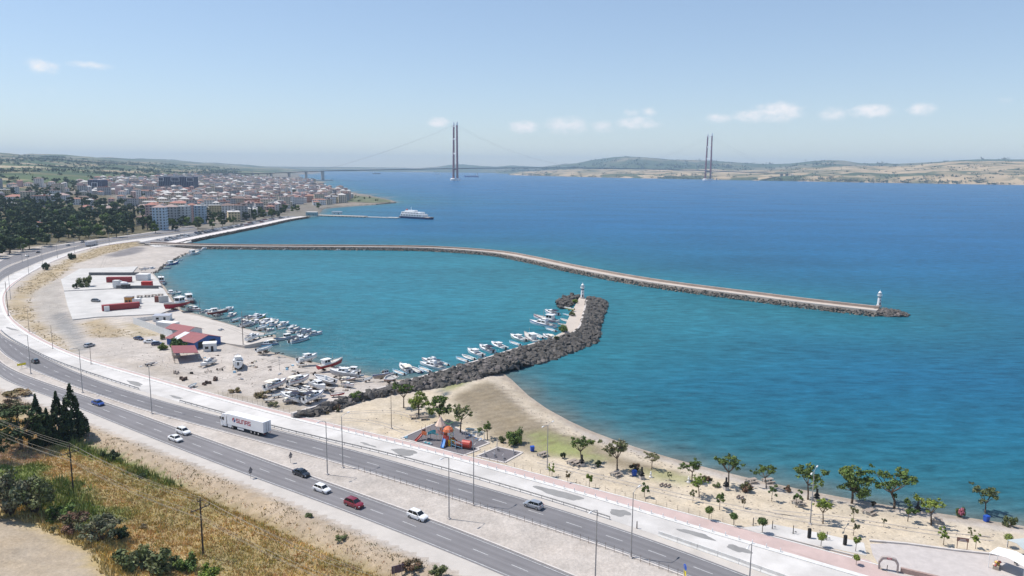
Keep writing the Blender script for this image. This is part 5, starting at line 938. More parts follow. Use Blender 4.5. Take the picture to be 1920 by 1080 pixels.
# ---- guard rail, barrier, fences
def sub(E_, x0, x1):
    pr_ = [i for i, p in enumerate(E_) if x0 <= p[0] <= x1 and p[1] < 420]; return E_[pr_[0]:pr_[-1] + 1]
def rail(E_, lab, sp=2.6):
    t = thing('guardrail', lab, 'guardrail'); P_ = resample(E_, max(2, int(length(E_) / 2))); z = GZ
    MB().loft([[(a[0], a[1], z + .45), (b_[0], b_[1], z + .55), (a[0], a[1], z + .65), (b_[0], b_[1], z + .72), (a[0], a[1], z + .8)] for a, b_ in zip(offset(P_, .05), offset(P_, -.07))], False).obj('rail', M_galv, t)
    post = MB().box(0, 0, 0, .12, .08, .75).mesh('post', M_galv)
    for p in resample(E_, int(length(E_) / sp)): link('post', post, t, (p[0], p[1], z - .05))
    return t
xg = lambda px, py: g(px, py)[0]
rail(sub(E_Cg, xg(0, 620), xg(268, 737)), 'steel guardrail round the bend beside the service road'); rail(sub(E_Cg, xg(330, 756), xg(1183, 986)), 'long steel guardrail between highway and service road')
t = thing('concrete_barrier', 'pale concrete barrier continuing the guardrail at lower right', 'barrier'); bs_ = resample(sub(E_Cg, xg(1208, 994), xg(1560, 1120)), 9); prof = [(-.3, 0), (-.3, .1), (-.12, .35), (-.09, .85), (.09, .85), (.12, .35), (.3, .1), (.3, 0)]
for a, b_ in zip(bs_[:-1], bs_[1:]):
    d = (b_ - a) / np.linalg.norm(b_ - a); n_ = np.array((-d[1], d[0])); a2, b2 = a + d * .03, b_ - d * .03; MB().loft([[(*(q + n_ * u), GZ + .03 + v * 1.15) for u, v in prof] for q in (a2, b2)], True, True).obj('barrier_segment', MATS['white_kerb'], t)
tag(MB().box(0, 0, 0, .22, .22, 1.5, 0, .7, .7).obj('marker_post', M_pole), 'short dark post at the start of the concrete barrier', 'post'); bpy.data.objects['marker_post'].location = G(1194, 991)
def fence(E_, sp, h, lab, wires=(.5, .95), r_=.035, mp=M_pole, off=0):
    t = thing('fence', lab, 'fence'); Q = resample(E_, int(length(E_) / sp) + 1); Q = offset(Q, off) if off else Q; post = MB().tube((0, 0, -.1), (0, 0, h), r_, r_ * .9, 5).mesh('post', mp)
    for p in Q: link('post', post, t, (p[0], p[1], GZ))
    for f in wires: MB().path([Vector((*p, GZ + h * f)) for p in Q], .008, 3).obj('wire', M_galv, t)
    return t
fence(offset(sub(E_Bl, xg(655, 874), xg(1300, 1084)), .75), 1.75, 1.35, 'wire fence on thin posts along the median by the far carriageway', r_=.045)
fence(offset(sub(E_Pu, xg(850, 851), xg(1380, 990)), -.9), 2.3, 1.0, 'low post fence between the red footpath and the park', r_=.04)
fence(sub(offset(E_Pu, -.8), xg(392, 738), xg(556, 781)), 2.2, 1.5, 'wire fence along the lower edge of the boatyard', (.3, .6, .95))
fence([np.array(g(*q)) for q in ((258, 690), (300, 681), (330, 676))], 2.0, 1.2, 'pale fence beside the red-roofed canopy', (.3, .6, .95), mp=M_galv)
bol = MB().lathe([(.09, 0), (.09, .62), (.11, .66), (.05, .74)], 0, 0, 8).mesh('bollard', M_lampw); bk = resample(sub(E_Cu, xg(600, 800), xg(1470, 1040)), 46)
for i, p in enumerate(bk): tag(link('bollard', bol, None, (p[0], p[1], GZ + .2)), 'small white bollard on the kerb between service road and red path', 'bollard', 'bollards along the service road kerb')
# ---- road signs
M_signb = mat('sign_back', (.16, .15, .16), .6, .1, 1); M_yel = mat('sign_yellow', (.75, .62, .02), .5, .05, 1); M_blue = mat('sign_blue', (.02, .10, .50), .5, .05, 1); M_brown = mat('sign_brown', (.20, .10, .075), .6, .15, 2)
def sign(px, lab, parts, h, rz, z=GZ, foot=None):
    t = thing('road_sign', lab, 'road sign', G(*px, z), rz); MB().tube((0, 0, -.1), (0, 0, h), .045, .045, 6).obj('post', M_galv, t)
    for nm, fn, mm in parts: fn(MB()).obj(nm, mm, t)
    return t
tri = lambda b: b.add([(-.05, -.62, 1.75), (-.05, .62, 1.75), (-.05, 0, 2.8), (-.09, -.62, 1.75), (-.09, .62, 1.75), (-.09, 0, 2.8)], [(0, 1, 2), (5, 4, 3), (0, 3, 4, 1), (1, 4, 5, 2), (2, 5, 3, 0)])
rect = lambda b: b.box(-.07, 0, 1.25, .04, .7, .45)
sign((470, 897), 'triangular warning sign seen from behind on the near shoulder', [('sign_plate', tri, M_signb), ('lower_plate', rect, M_signb)], 2.75, tangent_at(E_Al, G(470, 897)))
sign((545, 868), 'triangular warning sign seen from behind on the median', [('sign_plate', tri, M_signb), ('lower_plate', rect, M_signb)], 2.5, tangent_at(E_Al, G(545, 868)))
ch = sign((41, 691), 'yellow chevron board on the median in the bend', [('board', lambda b: b.box(0, 0, 1.1, .05, 2.6, .75), M_yel)], 1.8, 2.4)
for k in range(3): MB().path([(.05, -.7 + k * .7, 1.2), (.05, -.45 + k * .7, 1.47), (.05, -.7 + k * .7, 1.75)], .06, 4).obj('chevron', M_black, ch)
sign((1283, 1085), 'blue and yellow road sign seen edge-on at the end of the median', [('sign_plate', lambda b: b.tube((-.05, 0, 2.1), (-.09, 0, 2.1), .55, .55, 16), M_blue), ('lower_plate', lambda b: b.box(-.07, 0, .55, .04, .75, .9), M_yel)], 2.5, tangent_at(E_Bl, G(1283, 1085)) + .9)
t = thing('notice_board', 'brown roadside board seen from behind among the brambles', 'sign', P3(746, 1084), .5)
MB().box(0, 0, 1.0, 2.2, .08, 1.4).obj('board', mat('board_purple_brown', (.12, .08, .11), .6, .1, 1), t); [MB().box(x, -.07, -.1, .1, .06, 2.4).obj('post', M_galv, t) for x in (-.7, .7)]
# ---- power poles and lines
M_tar = mat('tarred_wood', (.055, .042, .035), .9, .3, 2); M_ins = mat('insulator', (.06, .05, .045), .4, .1, 2)
A_, B_ = P3(138, 926), P3(381, 1041); dv = (B_ - A_); rzp = math.atan2(dv.y, dv.x) + math.pi / 2
C_ = B_ + dv * .95; C_.z = H(C_.x, C_.y); D_ = A_ - dv * 1.3; D_.z = H(D_.x, D_.y)
def upole(p, h, lab):
    t = thing('power_pole', lab, 'power pole', p, rzp); MB().tube((0, 0, -.5), (0, 0, h), .17, .11, 8).obj('pole', M_tar, t); MB().box(0, 0, h - 1.7, 3.6, .14, .14).obj('crossarm', M_tar, t); MB().box(0, 0, h - .35, .9, .14, .12).obj('crossarm', M_tar, t)
    for x, z in ((-1.7, h - 1.55), (1.7, h - 1.55), (0.1, h), (-.4, h - .2), (.9, h - 1.55)): MB().lathe([(.05, z), (.10, z + .1), (.06, z + .2), (.09, z + .3), (.03, z + .38)], x, 0, 6).obj('insulator', M_ins, t)
    return t
hA, hB = 96 / pxs(A_), 111 / pxs(B_)
upole(A_, hA, 'tarred wooden power pole on the hillside, farther one'); upole(B_, hB, 'tarred wooden power pole on the hillside, nearer one')
M_wire = mat('bare_wire', (.34, .30, .24), .5, .05, 1); hs_ = {0: hA, 1: hB}
for k, (x, dz) in enumerate(((-1.7, -1.2), (1.7, -1.2), (.1, .35), (.9, -1.2), (-.3, -3.2), (.3, -3.5))):
    pts = []; nodes = [(D_, 10), (A_, hA), (B_, hB), (C_, 10)]
    for (p0, h0), (p1, h1) in zip(nodes[:-1], nodes[1:]):
        o_ = Vector((math.cos(rzp) * x, math.sin(rzp) * x, 0)); a, b_ = p0 + o_ + Vector((0, 0, h0 + dz)), p1 + o_ + Vector((0, 0, h1 + dz))
        for j in range(14): u = j / 14; pts.append(a.lerp(b_, u) - Vector((0, 0, 4 * .9 * u * (1 - u))))
    tag(MB().path(pts, .022, 4).obj('power_line', M_wire), ('upper left', 'upper right', 'topmost', 'upper inner', 'lower left', 'lower right')[k] + ' wire strung between the hillside power poles', 'wire', 'wires of the hillside power line')
# ================================================================ boats and the harbour
HC = {'white': (.78, .78, .78), 'blue': (.03, .10, .32), 'lightblue': (.28, .52, .68), 'red': (.33, .02, .03), 'cyan': (.25, .55, .58), 'grey': (.45, .45, .46), 'wood': (.36, .30, .25), 'cream': (.72, .66, .55), 'dark': (.04, .04, .05), 'maroon': (.16, .02, .03), 'yellow': (.62, .55, .12)}
def bm_(n, c=None, r=.45): return mat('boat_' + n, c or HC[n], r, .07, .7, rand=.06)
M_bwin = mat('boat_window', (.015, .018, .022), .12, 0, 1); M_canv = mat('boat_canvas_navy', (.02, .025, .05), .9, .1, 2); M_in = mat('boat_floor', (.52, .50, .46), .8, .15, 1.5)
def hull(L_, B, sh, bow, draft, n=12):
    rows, rim = [], []
    for i in range(n + 1):
        t = i / n; x = -L_ / 2 + L_ * t; b = B / 2 * min(1, (.86 + .3 * t)) * (1 - max(0, (t - .45) / .55) ** 2.3) + .01; s_ = sh + (bow - sh) * t ** 2.2; d = -draft * (1 - max(0, (t - .7) / .3) ** 2) ; xx = x + (.06 * L_ * t ** 6)
        rows.append([(xx, -b, s_), (xx, -b * .96, s_ * .55), (x, -b * .74, -draft * .25), (x, 0, d), (x, b * .74, -draft * .25), (xx, b * .96, s_ * .55), (xx, b, s_)]); rim.append((xx, b, s_))
    return rows, rim
def make_boat(kind, colour, L_, land=False, var=0):
    root = thing('boat', 'boat', 'boat'); W_ = bm_('white'); hc = bm_(colour)
    B = {'dinghy': .36, 'cruiser': .34, 'fishing': .33, 'yacht': .32, 'rib': .36}[kind] * L_ * (1.0 if L_ < 9 else .85); sh, bow = {'dinghy': (.45, .75), 'cruiser': (.75, 1.15), 'fishing': (.9, 1.9), 'yacht': (1.0, 1.5), 'rib': (.5, .8)}[kind]; k = L_ / {'dinghy': 4.5, 'cruiser': 6.5, 'fishing': 10, 'yacht': 10, 'rib': 6}[kind]; sh, bow = sh * k, bow * k; dr = (.25 if kind in ('dinghy', 'rib') else .55) * k
    rows, rim = hull(L_, B, sh, bow, dr); MB().loft(rows, False).add([rows[0][i] for i in range(7)], [(6, 5, 4, 3, 2, 1, 0)]).obj('hull', hc, root, True)
    if var and kind != 'rib':
        for s_ in (0, 1):
            q = [(rw[0], rw[1]) if s_ == 0 else (rw[6], rw[5]) for rw in rows]; f = lambda a, b_, u: (a[0] + (b_[0] - a[0]) * u, (a[1] + (b_[1] - a[1]) * u) * 1.006 + (-.012 if s_ == 0 else .012), a[2] + (b_[2] - a[2]) * u)
            MB().loft([[f(a, b_, .15), f(a, b_, .55)] for a, b_ in q], False).obj('stripe', bm_(('', 'blue', 'red', 'cyan')[var] if colour not in ('red', 'maroon') else 'cream'), root)
    def deck(t0, t1, dz, inset, m, nm):
        a = []
        for i in range(9):
            t = t0 + (t1 - t0) * i / 8; j = min(len(rim) - 2, int(t * 12)); f = t * 12 - j; p = [rim[j][q] * (1 - f) + rim[j + 1][q] * f for q in range(3)]; a.append((p[0], max(.01, p[1] - inset), p[2] + dz))
        return MB().loft([[(x, -y, z), (x, y, z)] for x, y, z in a], False).obj(nm, m, root)
    def gunwale(m): MB().path([Vector(p) for p in rim], .05 * k + .02, 5).path([Vector((p[0], -p[1], p[2])) for p in rim], .05 * k + .02, 5).obj('gunwale', m, root)
    def cabin(x0, x1, w, z0, h, slope, m=W_, nm='cabin', top=.82):
        c_ = MB().loft([[(x0, -w, z0), (x0, w, z0), (x1, w, z0), (x1, -w, z0)], [(x0 + slope * .25, -w * top, z0 + h), (x0 + slope * .25, w * top, z0 + h), (x1 - slope, w * top, z0 + h), (x1 - slope, -w * top, z0 + h)]], True, True).obj(nm, m, root)
        for s_ in (-1, 1):
            q = lambda u, v: (x0 + slope * .25 * v + (x1 - slope * v - x0 - slope * .25 * v) * u, s_ * (w + (w * top - w) * v + .015), z0 + h * v)
            for u0, u1 in ((.08, .45), (.53, .92)): MB().add([q(u0, .42), q(u1, .42), q(u1, .85), q(u0, .85)], [(0, 1, 2, 3) if s_ < 0 else (3, 2, 1, 0)]).obj('window', M_bwin, c_)
        qf = lambda y, v: (x1 - slope * v + .02, y * (w + (w * top - w) * v), z0 + h * v); MB().add([qf(-.88, .4), qf(.88, .4), qf(.88, .9), qf(-.88, .9)], [(0, 1, 2, 3)]).obj('windshield', M_bwin, c_); return c_
    if kind in ('dinghy', 'rib'):
        deck(.02, .93, -.35 * sh - .05, .06, M_in if kind == 'dinghy' else bm_('grey'), 'floor'); gunwale(W_ if colour != 'white' else bm_('lightblue'))
        for x in (-.22, .08): MB().box(x * L_, 0, sh * .72, .22 * k + .05, B * .86, .06).obj('thwart', M_in, root)
        MB().box(-L_ / 2 - .12, 0, sh * .5, .28, .26, .55).obj('outboard_motor', M_black, root)
        if kind == 'rib': MB().box(-.05 * L_, 0, sh * .6, .5, .6, .8, 0, .7, .8).obj('console', W_, root)
    else:
        deck(.0, .42 if kind != 'fishing' else .97, -.32 * sh if kind != 'fishing' else -.12, .08, M_in, 'cockpit_floor')
        if kind != 'fishing': deck(.38, .985, .0, .04, W_, 'foredeck')
        gunwale(W_ if colour != 'white' else bm_('grey'))
        if kind == 'cruiser' and var in (1, 2):
            MB().loft([[(x * L_, -B * .40, sh + z_ * k), (x * L_, 0, sh + (z_ + .12) * k), (x * L_, B * .40, sh + z_ * k)] for x, z_ in ((-.42, .75), (-.3, .95), (-.1, .98))], False).obj('canopy', M_canv if var == 1 else bm_('cream'), root); [MB().tube((x * L_, s_ * B * .40, sh * .8), (x * L_, s_ * B * .40, sh + .8 * k), .03, .03, 4).obj('canopy_post', M_rim, root) for x in (-.4, -.12) for s_ in (-1, 1)]
        if kind == 'cruiser':
            cabin(-.08 * L_, .24 * L_, B * .36, sh * .95, .85 * k, .55 * k); MB().box(-.09 * L_, 0, sh + .85 * k, .12 * L_, B * .62, .05).obj('roof_lip', W_, root)
            MB().box(-.30 * L_, 0, sh * .7, .35 * k, B * .7, .35 * k).obj('seat', W_, root); MB().box(-L_ / 2 - .1, 0, sh * .4, .35, .32, .7 * k).obj('outboard_motor', M_black, root)
            MB().path([(.26 * L_, -B * .3, sh * 1.1), (.26 * L_, -B * .28, sh * 1.1 + .35), (.47 * L_, 0, bow + .4), (.26 * L_, B * .28, sh * 1.1 + .35), (.26 * L_, B * .3, sh * 1.1)], .025, 4).obj('bow_rail', M_rim, root)
        elif kind == 'yacht':
            cabin(-.18 * L_, .26 * L_, B * .38, sh * .95, 1.15 * k, .9 * k); cabin(-.14 * L_, .06 * L_, B * .30, sh * .95 + 1.15 * k, .55 * k, .35 * k, nm='flybridge'); MB().tube((-.12 * L_, 0, sh + 1.7 * k), (-.12 * L_, 0, sh + 2.7 * k), .05, .03, 5).obj('mast', M_rim, root)
            MB().box(-.34 * L_, 0, sh + .95 * k, .22 * L_, B * .7, .06).obj('canopy', M_canv, root); [MB().tube((-.43 * L_, s_ * B * .33, sh * .8), (-.43 * L_, s_ * B * .33, sh + .96 * k), .03, .03, 4).obj('canopy_post', M_rim, root) for s_ in (-1, 1)]
        elif kind == 'fishing':
            cabin(-.30 * L_, -.02 * L_, B * .34, sh * .9, 1.75 * k, .3 * k, nm='wheelhouse', top=.94); MB().box(-.17 * L_, 0, sh * .9 + 1.75 * k, .33 * L_, B * .78, .08).obj('roof', W_, root); MB().tube((.12 * L_, 0, sh * .8), (.12 * L_, 0, sh + 3.2 * k), .07, .04, 5).obj('mast', bm_('wood'), root)
            MB().path([(.12 * L_, 0, sh + 1.2 * k), (-.3 * L_, 0, sh + 2.6 * k)], .04, 4).obj('boom', bm_('wood'), root); MB().box(.18 * L_, 0, sh * .86, .9 * k, B * .45, .35 * k).obj('hatch', bm_('wood'), root); MB().tube((-.38 * L_, 0, sh * .9), (-.38 * L_, 0, sh * .9 + .9 * k), .12 * k, .12 * k, 6).obj('winch', M_black, root)
    if land:
        for x in (-.28, .12):
            MB().box(x * L_, 0, -dr - .5, .2, B * .75, .5).obj('cradle', mat('cradle_timber', (.12, .09, .07), .95, .3, 2), root)
            for s_ in (-1, 1): MB().tube((x * L_, s_ * B * .55, -dr - .5), (x * L_, s_ * B * .40, sh * .4), .05, .05, 4).obj('prop', MATS['cradle_timber'], root)
    root['dr'] = dr; return Proto(root)
BP = {}
def boat(stern, bow, kind, colour, label, group, land=False, z=0., tilt=0):
    s_, b_ = g(*stern, max(z, 0.)), g(*bow, max(z, 0.)); d = b_ - s_; L_ = float(np.linalg.norm(d)); Lq = {'dinghy': 4.5, 'cruiser': 6.5, 'fishing': 10, 'yacht': 10, 'rib': 6}[kind]
    L_ = min(max(L_, Lq * .7), Lq * 1.5); Lb = 4.5 if kind == 'dinghy' else Lq; k = (kind, colour, land, sum(map(ord, label)) % 4 if 'wedged' not in label else int(stern[0]) % 4)
    if k not in BP: BP[k] = make_boat(kind, colour, Lb, land, k[3])
    root = BP[k].root; sc = L_ / Lb; dr = root['dr']; c_ = (s_ + b_) / 2
    zz = (z + (dr + .5) * sc - .02) if land else -.12 * sc
    if land and kind == 'dinghy': zz = z + (dr + .02) * sc if False else zz
    o = BP[k].place((c_[0], c_[1], zz), math.atan2(d[1], d[0]), label, group, sc); o.rotation_euler[0] = tilt; return o
Y_, M_, P_2, N_ = 'boats laid up in the boatyard', 'boats moored at the boatyard quay', 'small boats moored inside the short breakwater', 'boats moored along the upper harbour shore'
BOATS = [  # stern, bow, kind, colour, land z or None, group, label
 ((497, 738), (535, 725), 'cruiser', 'white', 1.6, Y_, 'large white motor boat on a trailer nearest the yard scrub'), ((540, 728), (578, 717), 'cruiser', 'white', 1.6, Y_, 'white motor boat right behind the large one on its trailer'), ((584, 727), (609, 738), 'cruiser', 'white', 1.6, Y_, 'small white cabin boat pointing at the footpath'), ((538, 735), (560, 742), 'dinghy', 'wood', 1.6, Y_, 'weathered wooden boat between the white motor boats'), ((562, 759), (529, 750), 'cruiser', 'white', 1.6, Y_, 'white boat lying lowest by the yard fence'), ((570, 761), (605, 747), 'cruiser', 'white', 1.6, Y_, 'white boat with square cabin next to the parapet wall'), ((560, 738), (578, 747), 'dinghy', 'dark', 1.6, Y_, 'dark old rowing boat amid the white boats'),
 ((628, 725), (591, 715), 'rib', 'grey', 1.6, Y_, 'grey open boat on a trailer in mid yard'), ((672, 713), (622, 709), 'cruiser', 'grey', 1.6, Y_, 'long grey hull on stands near the water'), ((597, 696), (640, 685), 'fishing', 'red', 1.6, Y_, 'red and white fishing boat propped up on the beach'), ((558, 685), (593, 676), 'cruiser', 'white', 1.6, Y_, 'white cabin boat on the beach left of the red one'), ((674, 702), (640, 701), 'fishing', 'maroon', 1.6, Y_, 'maroon boat on the beach right of the red fishing boat'), ((628, 700), (645, 696), 'cruiser', 'white', 1.6, Y_, 'little white boat squeezed between the red and maroon ones'), ((663, 707), (682, 708), 'dinghy', 'lightblue', 1.6, Y_, 'light blue dinghy at the foot of the maroon boat'), ((735, 706), (702, 714), 'fishing', 'wood', 1.6, Y_, 'broken grey wooden hull beside the boulders, larger one'), ((742, 712), (720, 722), 'dinghy', 'wood', 1.6, Y_, 'broken planked hull leaning on the larger wreck'),
 ((620, 745), (645, 743), 'dinghy', 'red', 1.6, Y_, 'red dinghy beside the parapet wall'), ((478, 665), (511, 657), 'dinghy', 'white', 1.4, Y_, 'long white open boat drawn up beside the slipway'), ((447, 698), (447, 680), 'cruiser', 'white', 1.6, Y_, 'white motor boat seen from astern alone in the yard'), ((404, 681), (378, 690), 'yacht', 'white', 1.6, Y_, 'tall white cabin cruiser propped up by the red canopy'), ((355, 729), (368, 724), 'dinghy', 'white', 1.6, Y_, 'white dinghy on the ground below the tall cruiser'), ((273, 687), (290, 684), 'dinghy', 'dark', 1.6, Y_, 'black boat hull lying by the pale fence'),
 ((549, 633), (516, 640), 'fishing', 'white', None, M_, 'biggest white fishing boat at the end of the boatyard pier'), ((539, 645), (581, 635), 'cruiser', 'white', None, M_, 'grey-roofed boat moored outermost below the fishing boat'), ((571, 631), (603, 626), 'cruiser', 'white', None, M_, 'outermost white boat pointing out into the basin'), ((553, 626), (583, 621), 'cruiser', 'white', None, M_, 'white boat moored second from the tip of the pier'), ((538, 622), (561, 617), 'fishing', 'white', None, M_, 'white boat with a mast behind the pier tip'), ((519, 615), (541, 608), 'cruiser', 'white', None, M_, 'white boat rafted behind the biggest fishing boat'), ((503, 613), (522, 606), 'fishing', 'white', None, M_, 'white boat with flags in the middle of the raft'), ((488, 609), (510, 602), 'cruiser', 'white', None, M_, 'white boat with round cover in the raft'), ((468, 604), (497, 595), 'yacht', 'yellow', None, M_, 'yellow boat under a tall white canopy'),
 ((455, 602), (478, 596), 'cruiser', 'white', None, M_, 'white boat left of the yellow canopied one'), ((452, 616), (471, 610), 'cruiser', 'white', 1.9, M_, 'white boat on the quay edge beside the tall mast'), ((434, 606), (450, 602), 'dinghy', 'lightblue', 1.9, M_, 'dinghy under bright blue cover on the quay'), ((428, 595), (443, 590), 'fishing', 'white', None, M_, 'small white boat with a blue band left of the dinghy'), ((390, 592), (426, 588), 'fishing', 'maroon', 1.9, M_, 'white and dark red boat with crowded deck on the quay edge'), ((376, 587), (396, 584), 'cruiser', 'white', None, M_, 'white boat behind the dark red crowded one'), ((420, 586), (437, 580), 'cruiser', 'white', None, M_, 'white boat with flag right of the crowded deck'), ((520, 645), (480, 650), 'cruiser', 'lightblue', None, M_, 'white and blue boat moored in the slip below the quay wall'), ((462, 642), (485, 634), 'yacht', 'white', 1.9, M_, 'canopied boat standing on the quay corner'), ((483, 634), (500, 632), 'dinghy', 'cyan', 1.9, M_, 'dinghy under pale turquoise cover, left one'), ((497, 632), (517, 629), 'dinghy', 'cyan', 1.9, M_, 'dinghy under pale turquoise cover, right one'), ((482, 622), (503, 617), 'dinghy', 'white', 1.9, M_, 'upturned white dinghy on the quay sand'),
 ((758, 704), (738, 697), 'dinghy', 'white', None, P_2, 'first white dinghy where the breakwater leaves the beach'), ((768, 700), (751, 688), 'cruiser', 'white', None, P_2, 'stubby white boat with white top near the beach'), ((789, 700), (772, 692), 'dinghy', 'blue', None, P_2, 'bright blue dinghy moored at the short breakwater'), ((806, 699), (786, 691), 'dinghy', 'white', None, P_2, 'white dinghy right of the bright blue one'), ((832, 694), (790, 685), 'yacht', 'white', None, P_2, 'white motor yacht with dark stern, lower of the pair'), ((828, 685), (793, 677), 'yacht', 'white', None, P_2, 'white motor yacht with raised bridge, upper of the pair'), ((840, 686), (822, 680), 'dinghy', 'white', None, P_2, 'dinghy tucked behind the pair of yachts'), ((877, 680), (856, 673), 'dinghy', 'white', None, P_2, 'narrow white dinghy, left of two at mid breakwater'), ((890, 676), (867, 669), 'dinghy', 'cyan', None, P_2, 'pale turquoise dinghy, right of two at mid breakwater'), ((905, 670), (878, 660), 'cruiser', 'white', None, P_2, 'white cruiser with black cockpit at mid breakwater'), ((926, 663), (899, 652), 'cruiser', 'white', None, P_2, 'white cruiser second from the turquoise-hulled boat'), ((949, 657), (922, 647), 'cruiser', 'cyan', None, P_2, 'turquoise-hulled boat with black cabin opening'),
 ((978, 650), (953, 642), 'dinghy', 'white', None, P_2, 'open white boat right of the turquoise hull'), ((989, 642), (956, 632), 'cruiser', 'cream', None, P_2, 'cream cabin boat behind the open white one'), ((1006, 643), (984, 631), 'fishing', 'white', None, P_2, 'white boat with upright wheelhouse at the bend'), ((1018, 636), (1004, 629), 'dinghy', 'lightblue', None, P_2, 'light blue dinghy beside the upright wheelhouse'), ((1038, 638), (1019, 631), 'cruiser', 'white', None, P_2, 'white boat moored against the bushes at the bend'), ((1043, 623), (1023, 617), 'dinghy', 'white', None, P_2, 'white dinghy below the three lined-up cruisers'), ((1041, 615), (996, 607), 'yacht', 'white', None, P_2, 'longest white yacht pointing out from the breakwater head'), ((1046, 605), (1003, 598), 'fishing', 'white', None, P_2, 'white boat with awning above the longest yacht'), ((1051, 593), (1019, 585), 'cruiser', 'white', None, P_2, 'white cruiser topmost of the three lined-up boats'), ((1073, 580), (1047, 577), 'dinghy', 'dark', None, P_2, 'dark boat below the lighthouse boulders'), ((1077, 584), (1061, 582), 'dinghy', 'yellow', 2.0, P_2, 'yellow dinghy lying on the breakwater deck'), ((1069, 593), (1056, 590), 'dinghy', 'white', None, P_2, 'white dinghy hugging the deck below the yellow one'), ((1066, 604), (1052, 600), 'dinghy', 'grey', None, P_2, 'grey dinghy hugging the deck beside the dark bush'), ((1066, 611), (1047, 609), 'dinghy', 'cream', None, P_2, 'cream dinghy at the deck above the largest bush'),
 ((298, 522), (309, 542), 'fishing', 'white', None, N_, 'white trawler with red upper works at the quay corner'), ((315, 545), (326, 559), 'cruiser', 'white', None, N_, 'white cabin boat below the red-topped trawler'), ((332, 557), (342, 570), 'cruiser', 'white', None, N_, 'white-roofed boat beside the dark red one'), ((348, 560), (365, 572), 'fishing', 'maroon', None, N_, 'dark red fishing boat with white cabin at the quay'), ((352, 574), (309, 585), 'fishing', 'red', 2.0, N_, 'big red wooden hull standing on the white quay'), ((352, 580), (377, 585), 'cruiser', 'white', None, N_, 'white cabin boat right of the big red hull'), ((330, 547), (338, 552), 'dinghy', 'lightblue', None, N_, 'tiny blue dinghy right of the white cabin boat'), ((312, 498), (334, 494), 'fishing', 'blue', None, N_, 'blue-hulled boat moored off the gravel shore'), ((262, 508), (279, 507), 'cruiser', 'white', 2.0, N_, 'white boat ashore at the edge of the upper quay'), ((277, 507), (290, 504), 'cruiser', 'blue', None, N_, 'small blue boat at the edge of the upper quay'), ((304, 504), (320, 503), 'dinghy', 'blue', None, N_, 'low blue rowing boat afloat off the shore'), ((329, 489), (343, 488), 'dinghy', 'white', None, N_, 'white rowing boat behind the blue-hulled boat'), ((353, 479), (374, 475), 'fishing', 'white', None, N_, 'white and blue boat near the root of the long breakwater'), ((364, 473), (378, 471), 'cruiser', 'white', None, N_, 'small white boat next to the breakwater root'), ((376, 469), (388, 467), 'cruiser', 'white', None, N_, 'small white boat under the breakwater root')]
BOATS += [((x - 5, y + .5), (x + 5, y - .3), 'cruiser', 'white', None, 'tiny boats along the long breakwater', 'tiny white boat moored at the long breakwater, %s from the left' % o_) for x, y, o_ in ((424, 467.5, 'first'), (452, 468, 'second'), (480, 468, 'third'), (513, 468, 'fourth'), (535, 468.5, 'fifth'), (590, 468.5, 'sixth'), (633, 469.5, 'seventh'), (686, 469, 'eighth'))]
rq_ = random.Random(77)
for x, y in ((398, 586), (410, 592), (446, 599), (462, 603), (470, 611), (478, 600), (484, 606), (496, 611), (500, 602), (512, 611), (514, 603), (528, 616), (530, 611), (546, 625), (548, 615), (560, 630), (572, 624), (506, 620)): BOATS.append(((x - 8, y + 2), (x + 8, y - 2 + rq_.uniform(-2, 2)), rq_.choice(['cruiser', 'dinghy', 'fishing', 'cruiser']), rq_.choice(['white', 'white', 'cream', 'lightblue']), None, 'small boats wedged into the boatyard raft', 'small pale boat wedged between larger ones in the boatyard raft'))
for x, y in ((520, 745), (546, 757), (577, 735), (618, 731), (652, 719), (600, 746), (690, 715), (652, 727), (505, 752), (566, 690)): BOATS.append(((x - 8, y + rq_.uniform(-3, 3)), (x + 8, y + rq_.uniform(-3, 3)), rq_.choice(['dinghy', 'cruiser']), rq_.choice(['white', 'cream', 'wood', 'grey', 'lightblue']), 1.6, 'small boats filling gaps in the yard', 'small weathered boat filling a gap between the laid-up boats'))
for s_, b_, kd, co, lz, gr, lab in BOATS: boat(s_, b_, kd, co, lab, gr, lz is not None, lz or 0., {'broken grey wooden hull beside the boulders, larger one': .35, 'broken planked hull leaning on the larger wreck': -.4}.get(lab, 0))
# red upper works of the trawler, tarpaulins
# ---- sheds, containers and huts
M_rroof = mat('red_sheet_roof', (.25, .075, .08), .7, .15, .6); M_blw = mat('blue_shed_wall', (.05, .12, .33), .7, .1, .6); M_wh = mat('white_render', (.72, .71, .69), .8, .08, .6); M_cont = mat('container_red', (.28, .03, .035), .6, .12, .8); M_contb = mat('container_bright_red', (.50, .025, .02), .6, .1, .8); M_trans = mat('translucent_sheet', (.62, .64, .66), .4, .1, 1)
def gable(name, lab, p, rz, L_, W__, h, rise, mw, mr, over=.5, z=None):
    t = thing(name, lab, 'shed', (p[0], p[1], GZ if z is None else z), rz); MB().box(0, 0, -.1, L_, W__, h + .1).add([(-L_/2, -W__/2, h), (-L_/2, W__/2, h), (-L_/2, 0, h + rise), (L_/2, -W__/2, h), (L_/2, W__/2, h), (L_/2, 0, h + rise)], [(2, 1, 0), (3, 4, 5)]).obj('wall', mw, t)
    a, b_ = L_ / 2 + over, W__ / 2 + over; e = rise * over / (W__ / 2)
    for s_ in (-1, 1): MB().add([(-a, s_ * b_, h - e + .04), (a, s_ * b_, h - e + .04), (a, 0, h + rise + .04), (-a, 0, h + rise + .04), (-a, s_ * b_, h - e + .12), (a, s_ * b_, h - e + .12), (a, 0, h + rise + .12), (-a, 0, h + rise + .12)], [(0, 1, 2, 3), (7, 6, 5, 4), (0, 4, 5, 1), (1, 5, 6, 2), (3, 7, 4, 0)]).obj('roof', mr, t)
    return t
